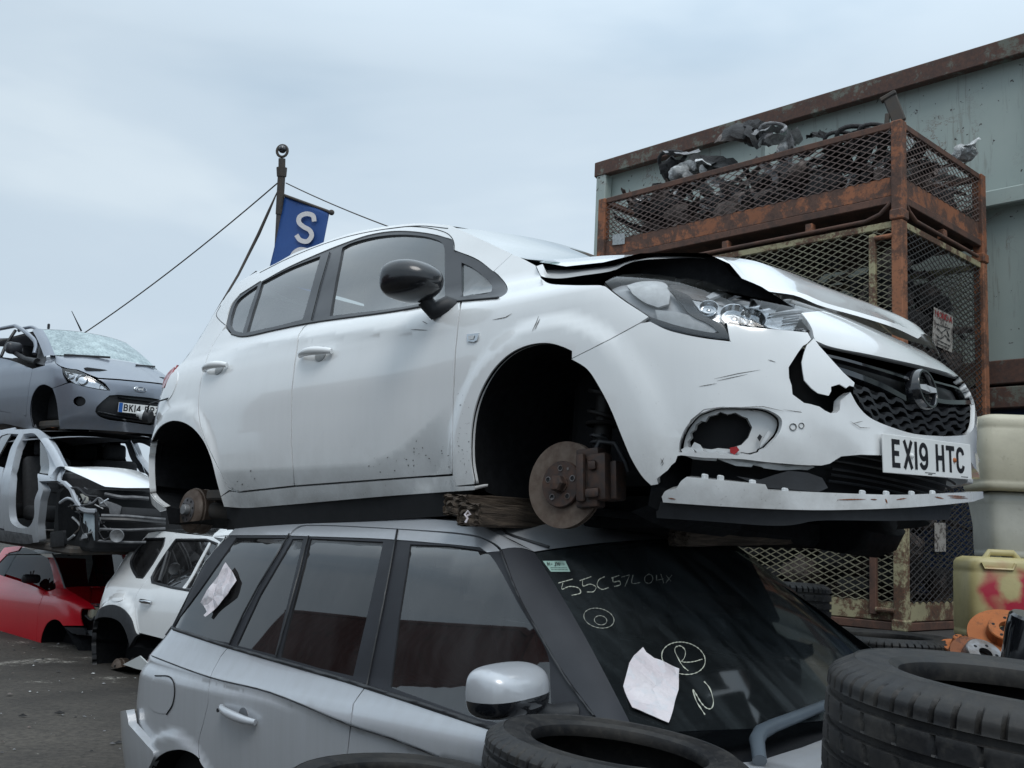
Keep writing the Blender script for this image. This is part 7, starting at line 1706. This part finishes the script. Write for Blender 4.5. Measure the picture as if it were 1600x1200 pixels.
wire(sag(bw((436, 284)), bw((120, 528), 19), .10), .011, 'thin wire running from the mast down left behind the grey car')
wire(sag(bw((447, 286)), bw((640, 366), 13), .03), .009, 'thin wire running from the mast down right to the white car roof')
wire([bw((434, 298)), bw((420, 330)), bw((404, 366)), bw((372, 430)), bw((330, 500), 15), bw((260, 640), 15)], [.008, .022, .026, .020, .012, .010], 'dark twisted strap slanting steeply from the mast to the white car tail', 'mast_strap')
# ------------------------------------------------------------------ scrap in the cages
def crumple_mat(name, a, b_, lo=.42, hi=.6, rough=.3, scale=9):
    m, t, b = principled(name, a, rough); n = noise(t, scale, 9, .75, dist=1.2); t.links.new(mixc(t, mask(t, n, lo, hi), a, b_), b.inputs['Base Color']); bumpn(t, b, n, 1.0, .03); return m
M['bag'] = crumple_mat('clear_bag', (.30, .31, .31), (.68, .69, .69), .38, .62, .25, 16); M['scrap_dark'] = crumple_mat('scrap_dark', (.010, .010, .012), (.035, .034, .034), .4, .7, .7, 8); M['scrap_brown'] = crumple_mat('scrap_brown', (.06, .048, .042), (.19, .155, .14), .4, .6, .7, 8); M['scrap_grey'] = crumple_mat('scrap_grey', (.10, .10, .105), (.30, .30, .31), .4, .62, .5, 12)
def shard(bm, rnd, c, L_, W_, mat, up=0.0):
    """bent, curled strip of moulded plastic"""
    n = 9; yaw = rnd.uniform(0, 6.28); pit = rnd.uniform(-.5, .5) + up; Mx = Matrix.Translation(c) @ Euler((rnd.uniform(-1.2, 1.2), pit, yaw)).to_matrix().to_4x4(); k = rnd.uniform(-2.2, 2.2) / L_; prof = [(-.5, rnd.uniform(-.3, .3)), (-.2, 0), (.2, rnd.uniform(-.1, .1)), (.5, rnd.uniform(-.4, .4))]; rows = []
    for i in range(n + 1):
        s = (i / n - .5) * L_; a = k * s; x = math.sin(a) / k if abs(k) > .05 else s; z = (1 - math.cos(a)) / k if abs(k) > .05 else 0; wv = W_ * (1 - .5 * abs(i / n - .5) * rnd.uniform(.2, 1.6))
        rows.append([bm.verts.new(Mx @ Vector((x + rnd.uniform(-.01, .01), p * wv, z + q * wv + rnd.uniform(-.008, .008)))) for p, q in prof])
    for a, b in zip(rows, rows[1:]):
        for j in range(3): f = bm.faces.new((a[j], a[j + 1], b[j + 1], b[j])); f.material_index = mat
def lump(bm, rnd, c, r_, mat, sq=.8):
    g = bmesh.ops.create_icosphere(bm, subdivisions=3, radius=1, matrix=Matrix())
    ph = [rnd.uniform(0, 6.3) for _ in range(6)]
    for v in g['verts']:
        d = v.co.normalized(); k = 1 + .22 * math.sin(d.x * 4 + ph[0]) * math.sin(d.y * 5 + ph[1]) + .13 * math.sin(d.z * 9 + ph[2]) * math.sin(d.x * 11 + ph[3]) + .07 * math.sin(d.y * 19 + ph[4]) * math.sin(d.z * 17 + ph[5]) + rnd.uniform(-.03, .03); v.co = Vector(c) + Vector((d.x * k * r_, d.y * k * r_, d.z * k * r_ * sq))
    for f in {f for v in g['verts'] for f in v.link_faces}: f.material_index = mat
def heap(name, Mx, x0, x1, y0, y1, z0, z1, ns, nl, seed, pals, label, rise=0.0):
    rnd = random.Random(seed); bm = bmesh.new()
    for i in range(nl):
        x, y = rnd.uniform(x0 + .15, x1 - .15), rnd.uniform(y0 + .12, y1 - .12); z = rnd.uniform(z0, z1 - .12); lump(bm, rnd, (x, y, z), rnd.uniform(.07, .14), rnd.choices(range(len(pals)), [6, 4, 1, .6][:len(pals)])[0])
    for i in range(ns):
        x, y = rnd.uniform(x0 + .12, x1 - .12), rnd.uniform(y0 + .10, y1 - .10); z = rnd.uniform(z0 + .05, z1 - .03) ; shard(bm, rnd, Vector((x, y, z)), rnd.uniform(.15, .5), rnd.uniform(.03, .13), rnd.choices(range(len(pals)), [5, 3, 2.2, 1.6][:len(pals)])[0])
    for v in bm.verts:
        v.co.x = min(max(v.co.x, x0 + .035), x1 - .035); v.co.y = min(max(v.co.y, y0 + .035), y1 - .035); v.co.z = max(v.co.z, z0)
    o = bm_obj(name, bm, [M[p] for p in pals], None, smooth=50, recalc=False); o.matrix_world = Mx; return tag(o, label, 'scrap', kind='stuff')
hA = z_top - z_a; lgA = zk((1399, 318)) - z_a
heap('scrap_heap', cA.matrix_world.copy(), -KL, 0, 0, KW, lgA + .08, hA + .08, 520, 110, 5, ['scrap_dark', 'scrap_brown', 'scrap_grey', 'bag'], 'crushed bumpers, trim and plastic sheet filling the top cage')
heap('scrap_heap', cB.matrix_world.copy(), -KL, 0, 0, KW, .06, (z_a - z_mid) * .98, 260, 130, 8, ['scrap_dark', 'scrap_brown'], 'dark scrap filling the middle cage behind its mesh')
heap('scrap_heap', cC.matrix_world.copy(), -KL, 0, 0, KW, .06, (z_mid - KZ) * .92, 240, 120, 9, ['scrap_dark', 'scrap_brown'], 'dark scrap filling the bottom cage behind its mesh')
SKf = Surf(lambda uv: np.stack([uv[:, 0], np.full(len(uv), .22), uv[:, 1]], -1), KM, (-KL, .1), (3.5, 5.0)); 
def scrap_thing(name, px, y, seed, label, parts, cat='scrap part'):
    """a piece sticking out over the cage rim, centred on a pixel in the plane y of the cage"""
    p = Vector(at_plane([px], np.array(KM @ Vector((0, y, 0))), tuple(NX if y < .9 else AX))[0]); rnd = random.Random(seed); bm = bmesh.new(); mats = []
    for kind, off, size, mt in parts:
        if mt not in mats: mats.append(mt)
        c = Vector(off)
        if kind == 'lump': lump(bm, rnd, c, size, mats.index(mt), .75)
        elif kind == 'shard': shard(bm, rnd, c, size, size * .45, mats.index(mt))
        elif kind == 'tube':
            a = [c + Vector((math.cos(t) * size, .05 * math.sin(t * 2), math.sin(t) * size * .8)) for t in np.linspace(-.3, 3.4, 14)]; add_tube(bm, a, size * .14, 8)
    o = bm_obj(name, bm, [M[m_] for m_ in mats], None, smooth=60, recalc=False); o.matrix_world = Matrix.Translation(p) @ Matrix.Rotation(math.atan2(AX.y, AX.x), 4, 'Z'); return tag(o, label, cat)
scrap_thing('crushed_air_box', (1050, 248), .45, 3, 'shredded black duct with silver strap at the left end of the cage rim', [('tube', (0, 0, -.03), .12, 'scrap_dark'), ('lump', (-.02, .05, -.08), .12, 'scrap_dark'), ('shard', (.1, 0, .02), .35, 'scrap_grey')])
scrap_thing('clear_bag', (1065, 262), .30, 4, 'clear crumpled bag lying over the rim at the left end', [('lump', (0, 0, -.05), .09, 'bag'), ('shard', (.08, 0, -.02), .28, 'bag'), ('lump', (.16, 0, -.03), .05, 'bag'), ('shard', (.22, 0, .0), .3, 'bag')], 'bag')
scrap_thing('bumper_corner_piece', (1098, 250), .5, 6, 'long black trim strip sloping down to the rim', [('shard', (0, 0, -.03), .55, 'scrap_dark'), ('shard', (.1, 0, -.05), .4, 'scrap_dark')])
scrap_thing('mudguard_piece', (1172, 208), .40, 7, 'large curled black mudguard standing highest over the rim', [('shard', (-.08, 0, .10), .5, 'scrap_dark'), ('shard', (0, .05, .02), .45, 'scrap_dark'), ('lump', (-.02, .1, .04), .12, 'scrap_dark'), ('shard', (-.12, 0, .05), .42, 'scrap_brown')])
scrap_thing('crumpled_lamp_unit', (1200, 214), .35, 8, 'crumpled grey lamp unit beside the curled mudguard', [('lump', (0, 0, -.02), .06, 'scrap_grey'), ('shard', (0, 0, -.02), .2, 'bag'), ('shard', (0, 0, .06), .3, 'scrap_grey'), ('tube', (.04, 0, .02), .10, 'scrap_dark')])
scrap_thing('clear_bag', (1228, 222), .30, 9, 'white stringy plastic bag right of the crumpled lamp unit', [('lump', (0, 0, -.06), .07, 'bag'), ('shard', (.02, 0, -.02), .22, 'bag'), ('shard', (-.04, 0, .04), .26, 'bag'), ('shard', (.07, 0, .0), .24, 'bag')], 'bag')
scrap_thing('plastic_clip_block', (1272, 212), .30, 10, 'small dark block on the rim between bag and hoses', [('shard', (0, 0, 0), .12, 'scrap_dark'), ('shard', (.05, 0, 0), .12, 'scrap_dark')])
for i, (px, s_) in enumerate((((1312, 212), .11), ((1335, 206), .13), ((1365, 200), .11))): scrap_thing('hose_loop', px, .35, 20 + i, ('leftmost black hose loop arching over the rim', 'middle black hose loop arching over the rim', 'rightmost black hose loop near the corner post')[i], [('tube', (0, 0, -.06), s_, 'scrap_dark'), ('tube', (.03, .06, -.08), s_ * .9, 'scrap_grey')], 'hose')
bm = bmesh.new(); add_box(bm, (.09, .03, .20), XF((0, 0, .02), (0, R(-18), 0)), .008); add_box(bm, (.11, .05, .03), XF((-.04, 0, .12), (0, R(-25), 0)), .006); add_box(bm, (.03, .03, .12), XF((-.05, 0, -.06), (0, R(5), 0)), .004); o = bm_obj('metal_bracket', bm, M['under'], smooth=30); o.matrix_world = Matrix.Translation(at_plane([(1398, 176)], np.array(K0 + NX * .1), tuple(NX))[0]) @ Matrix.Rotation(R(-30), 4, 'Z'); tag(o, 'grey steel bracket sticking up beside the cage corner post', 'bracket')
SKr = scrap_thing('clear_bag', (1508, 240), .95, 12, 'torn plastic sheet hanging over the far right corner of the rim', [('lump', (0, 0, 0), .08, 'bag'), ('shard', (.03, 0, .05), .24, 'bag'), ('shard', (-.05, 0, .02), .2, 'scrap_grey')], 'bag')
# ------------------------------------------------------------------ across the aisle, behind the camera: what the glass and paint reflect
M['cont_red'] = rusty('container_red', (.13, .03, .022), (.08, .03, .02), (.04, .02, .015), .35, 3)
def plain_container(name, label, n_off, s0_, L_, z0, mat):
    o = -NX * n_off + AX * s0_; Mx = yard_frame(Vector((o.x, o.y, z0))); t = thing(name, label, 'container', Mx); bm = bmesh.new(); n = int(L_ / .28)
    V = []
    for i in range(n * 4 + 1):
        x = i * L_ / (n * 4); d = (0, 0, .04, .04)[i % 4]; V.append((x, d))
    for z in (0.15, 2.45): pass
    vs = [[bm.verts.new((x, d, z)) for x, d in V] for z in (.15, 2.45)]
    for i in range(len(V) - 1): bm.faces.new((vs[0][i], vs[0][i + 1], vs[1][i + 1], vs[1][i]))
    bm_obj('corrugated_wall', bm, mat, t); 
    for z in (.08, 2.51): bm = bmesh.new(); add_box(bm, (L_, .12, .16), XF((L_ / 2, 0, z)), .01); bm_obj('side_rail', bm, mat, t)
    bm = bmesh.new(); add_box(bm, (L_, 2.35, 2.4), XF((L_ / 2, -1.22, 1.3))); bm_obj('box', bm, mat, t)
    return t
plain_container('shipping_container', 'red corrugated container across the aisle, reflected in the car windows', 5.6, -18, 12.0, 0, M['cont_red'])
plain_container('shipping_container', 'unseen upper red container across the aisle, added to block low sky reflections', 5.7, -19, 9.0, 2.6, M['cont_red'])  # added on top to keep low sky out of the reflections

sb = yard_frame(-NX * 3.6 + AX * -16)
heap('reflection_bank', sb, 0, 16, -1.0, 0, 0, 1.75, 600, 420, 31, ['scrap_dark', 'scrap_brown', 'scrap_grey'], 'unseen bank of dark scrap across the aisle, added to darken the window reflections')  # added dark mass, darkens the lower part of the glass reflections
rr = random.Random(77)
for i in range(26):
    x, y = rr.uniform(92, 170), rr.uniform(755, 850); a = rr.uniform(-1.2, 1.2); l_ = rr.uniform(6, 20)
    pxbar(sh, SS, [(x, y), (x + l_ * .5, y + l_ * .5 * math.sin(a) + rr.uniform(-2, 2)), (x + l_ * math.cos(a), y + l_ * math.sin(a))], rr.uniform(.004, .012), rr.choice([M['black_trim'], M['bare_grey'], M['alu'], M['under'], SL]), rr.choice(['cable', 'bracket', 'hose']), off=-rr.uniform(.02, .14))
for i in range(10):
    x, y = rr.uniform(98, 165), rr.uniform(765, 845); s_ = rr.uniform(4, 9)
    panel('torn_bracket', SS, [[(x, y), (x + s_, y + rr.uniform(-3, 2)), (x + s_ + rr.uniform(-2, 3), y + s_ * .7), (x + rr.uniform(-2, 3), y + s_)]], rr.choice([M['bare_grey'], M['black_plastic'], SL, M['alu']]), sh, h=.04, off=-rr.uniform(.02, .10), flange=.02)

rd_ = random.Random(5); bm = bmesh.new(); dm = ['scrap_dark', 'scrap_brown', 'scrap_grey', 'bag']
for i in range(700):
    r__ = rd_.uniform(.006, .026) if rd_.random() < .93 else rd_.uniform(.026, .05); x, y = rd_.uniform(-6.5, -.8), rd_.uniform(5.2, 11.5)
    a = rd_.uniform(0, 6.28); s_ = rd_.uniform(.3, .8); mi_ = rd_.choices(range(4), [4, 3, 3, 1.2])[0]
    vs = [bm.verts.new((x + r__ * math.cos(a + t) * (1 if k % 2 else s_), y + r__ * math.sin(a + t) * s_, .004 + rd_.uniform(0, .35) * r__)) for k, t in enumerate((0, 1.3, 2.9, 4.4))]
    top = bm.verts.new((x, y, .006 + r__ * rd_.uniform(.2, .6)))
    for k in range(4): f = bm.faces.new((vs[k], vs[(k + 1) % 4], top)); f.material_index = mi_
tag(bm_obj('yard_debris', bm, [M[k] for k in dm], recalc=False), 'small broken bits scattered over the yard ground at the left', 'debris', kind='stuff')
# ------------------------------------------------------------------ the ends and far sides of the background wrecks
def close_car(S, Mx, parent, mat, glass_m, x_cut, rear_arch=-2.4, quarter=True, tail_u=-3.0, z_top=1.34):
    arcp = [(rear_arch + .36 * math.cos(R(a)), .30 + .36 * math.sin(R(a))) for a in range(0, 181, 12)]
    if quarter:
        panel('rear_quarter', S, [[(x_cut, .22), (rear_arch + .38, .22)] + arcp + [(rear_arch - .38, .24), (-2.95, .26), (-3.02, .5), (-3.02, .93), (x_cut, .93)]], mat, parent, h=.08, uv=True, gap=.003)
        panel('rear_side_glass', S, [[(x_cut, .97), (-2.62, .99), (-2.5, 1.2), (-2.3, z_top), (x_cut, z_top + .03)]], glass_m, parent, h=.12, uv=True, off=-.008)
        panel('rear_pillar', S, [[(x_cut, .93), (-3.02, .93), (-2.92, 1.1), (-2.72, z_top + .06), (x_cut, z_top + .09), (x_cut, z_top + .03), (-2.3, z_top), (-2.5, 1.2), (-2.62, .99), (x_cut, .97)]], mat, parent, h=.08, uv=True)
        tail(S, tail_u, .24, 1.3, mat, parent); e = S.F(np.stack([np.linspace(-2.85, x_cut, 8), np.full(8, z_top + .06)], -1)); loft('roof_panel', e, .06, mat, parent=parent)
for S, Mx, pr, mt, gm, xc in ((KS, KaM, ka, G, M['dark_glass'], float(KS.un([(-70, 600)])[0][0])), (SS, ShM, sh, SL, M['dark_glass2'], float(SS.un([(-60, 770)])[0][0])), (PS, PoM, po, RD, M['dim_glass'], float(PS.un([(-92, 930)])[0][0]))):
    LOG('cut', pr.name, xc); close_car(S, Mx, pr, mt, gm, max(xc, -2.0))
for pr in (ka, sh, po, du):
    for ch in list(pr.children):
        if ch.type == 'MESH' and ch.name.split('.')[0] in ('front_wing', 'front_door', 'rear_door', 'rear_quarter', 'rear_pillar', 'rear_side_glass', 'side_glass', 'sill', 'arch_trim', 'arch_liner', 'quarter_glass', 'rear_window'): mirrored(ch)
# the off-roader's front half, hidden behind the estate in the photograph
DF = Surf(wrapF(DW, EXf, DXr, lambda x, z: 1 + 0 * x, x0=-.05, x1=-2.95, nr=2.6, nf=3), DM, (-2.4, .9), (.2, 1.66), n=(60, 30))
xd = -2.05
fa_ = [(.36 * math.cos(R(a)) * 1.1, .36 + .40 * math.sin(R(a))) for a in range(0, 181, 12)]
for nm_, pl_ in (('front_door', [(-1.5, .34), (-.62, .34), (-.62, .98), (-1.5, .99)]), ('front_wing', [(-.61, .34), (-.41, .34)] + fa_[::-1] + [(.41, .34), (.62, .34), (.62, .93), (-.3, .98), (-.61, .98)])):
    mirrored(panel(nm_, DF, [pl_], M['white'], du, h=.08, uv=True, gap=.003))
mirrored(panel('front_side_glass', DF, [[(-1.5, 1.02), (-.55, 1.02), (-.95, 1.46), (-1.5, 1.5)]], M['dark_glass'], du, h=.1, uv=True, off=-.008))
mirrored(panel('window_pillar', DF, [[(-1.52, .99), (-.42, .98), (-.92, 1.56), (-1.52, 1.58)], [(-1.48, 1.03), (-.57, 1.03), (-.96, 1.45), (-1.48, 1.49)]], M['white'], du, h=.08, uv=True))
W_ = WSF((np.array((-.95, -.60, 1.52)), np.array((-.95, .60, 1.52))), (np.array((-.38, -.74, 1.02)), np.array((-.38, .74, 1.02))), .12, DM, n=(20, 16)); panel('windscreen', W_, [[(-1, 0), (1, 0), (1, 1), (-1, 1)]], M['dark_glass2'], du, h=.1, uv=True, flange=0)
panel('bonnet', Surf(lambda uv: np.stack([uv[:, 0], uv[:, 1], 1.0 - .10 * np.clip(uv[:, 0], -1, 2) ** 2 - .06 * uv[:, 1] ** 2], -1), DM, (-.5, 1), (-.9, .9)), [[(-.36, -.76), (.60, -.70), (.72, 0), (.60, .70), (-.36, .76), (-.24, 0)]], M['white'], du, h=.08, uv=True)
panel('front_bumper', DF, [[(.62, .3), (2 * (DF.F.LF + DF.F.x0) - .62, .3), (2 * (DF.F.LF + DF.F.x0) - .62, .93), (.62, .93)]], M['white'], du, h=.08, uv=True) if False else None
bm = bmesh.new(); add_box(bm, (.12, 1.55, .55), XF((.72, 0, .62)), .05, 3); bm_obj('front_end', bm, M['black_plastic'], du, smooth=60)
e = DF.F(np.stack([np.linspace(-2.6, -.95, 8), np.full(8, 1.57)], -1)); loft('roof_panel', e, .05, M['white'], parent=du)
bpy.context.view_layer.update()
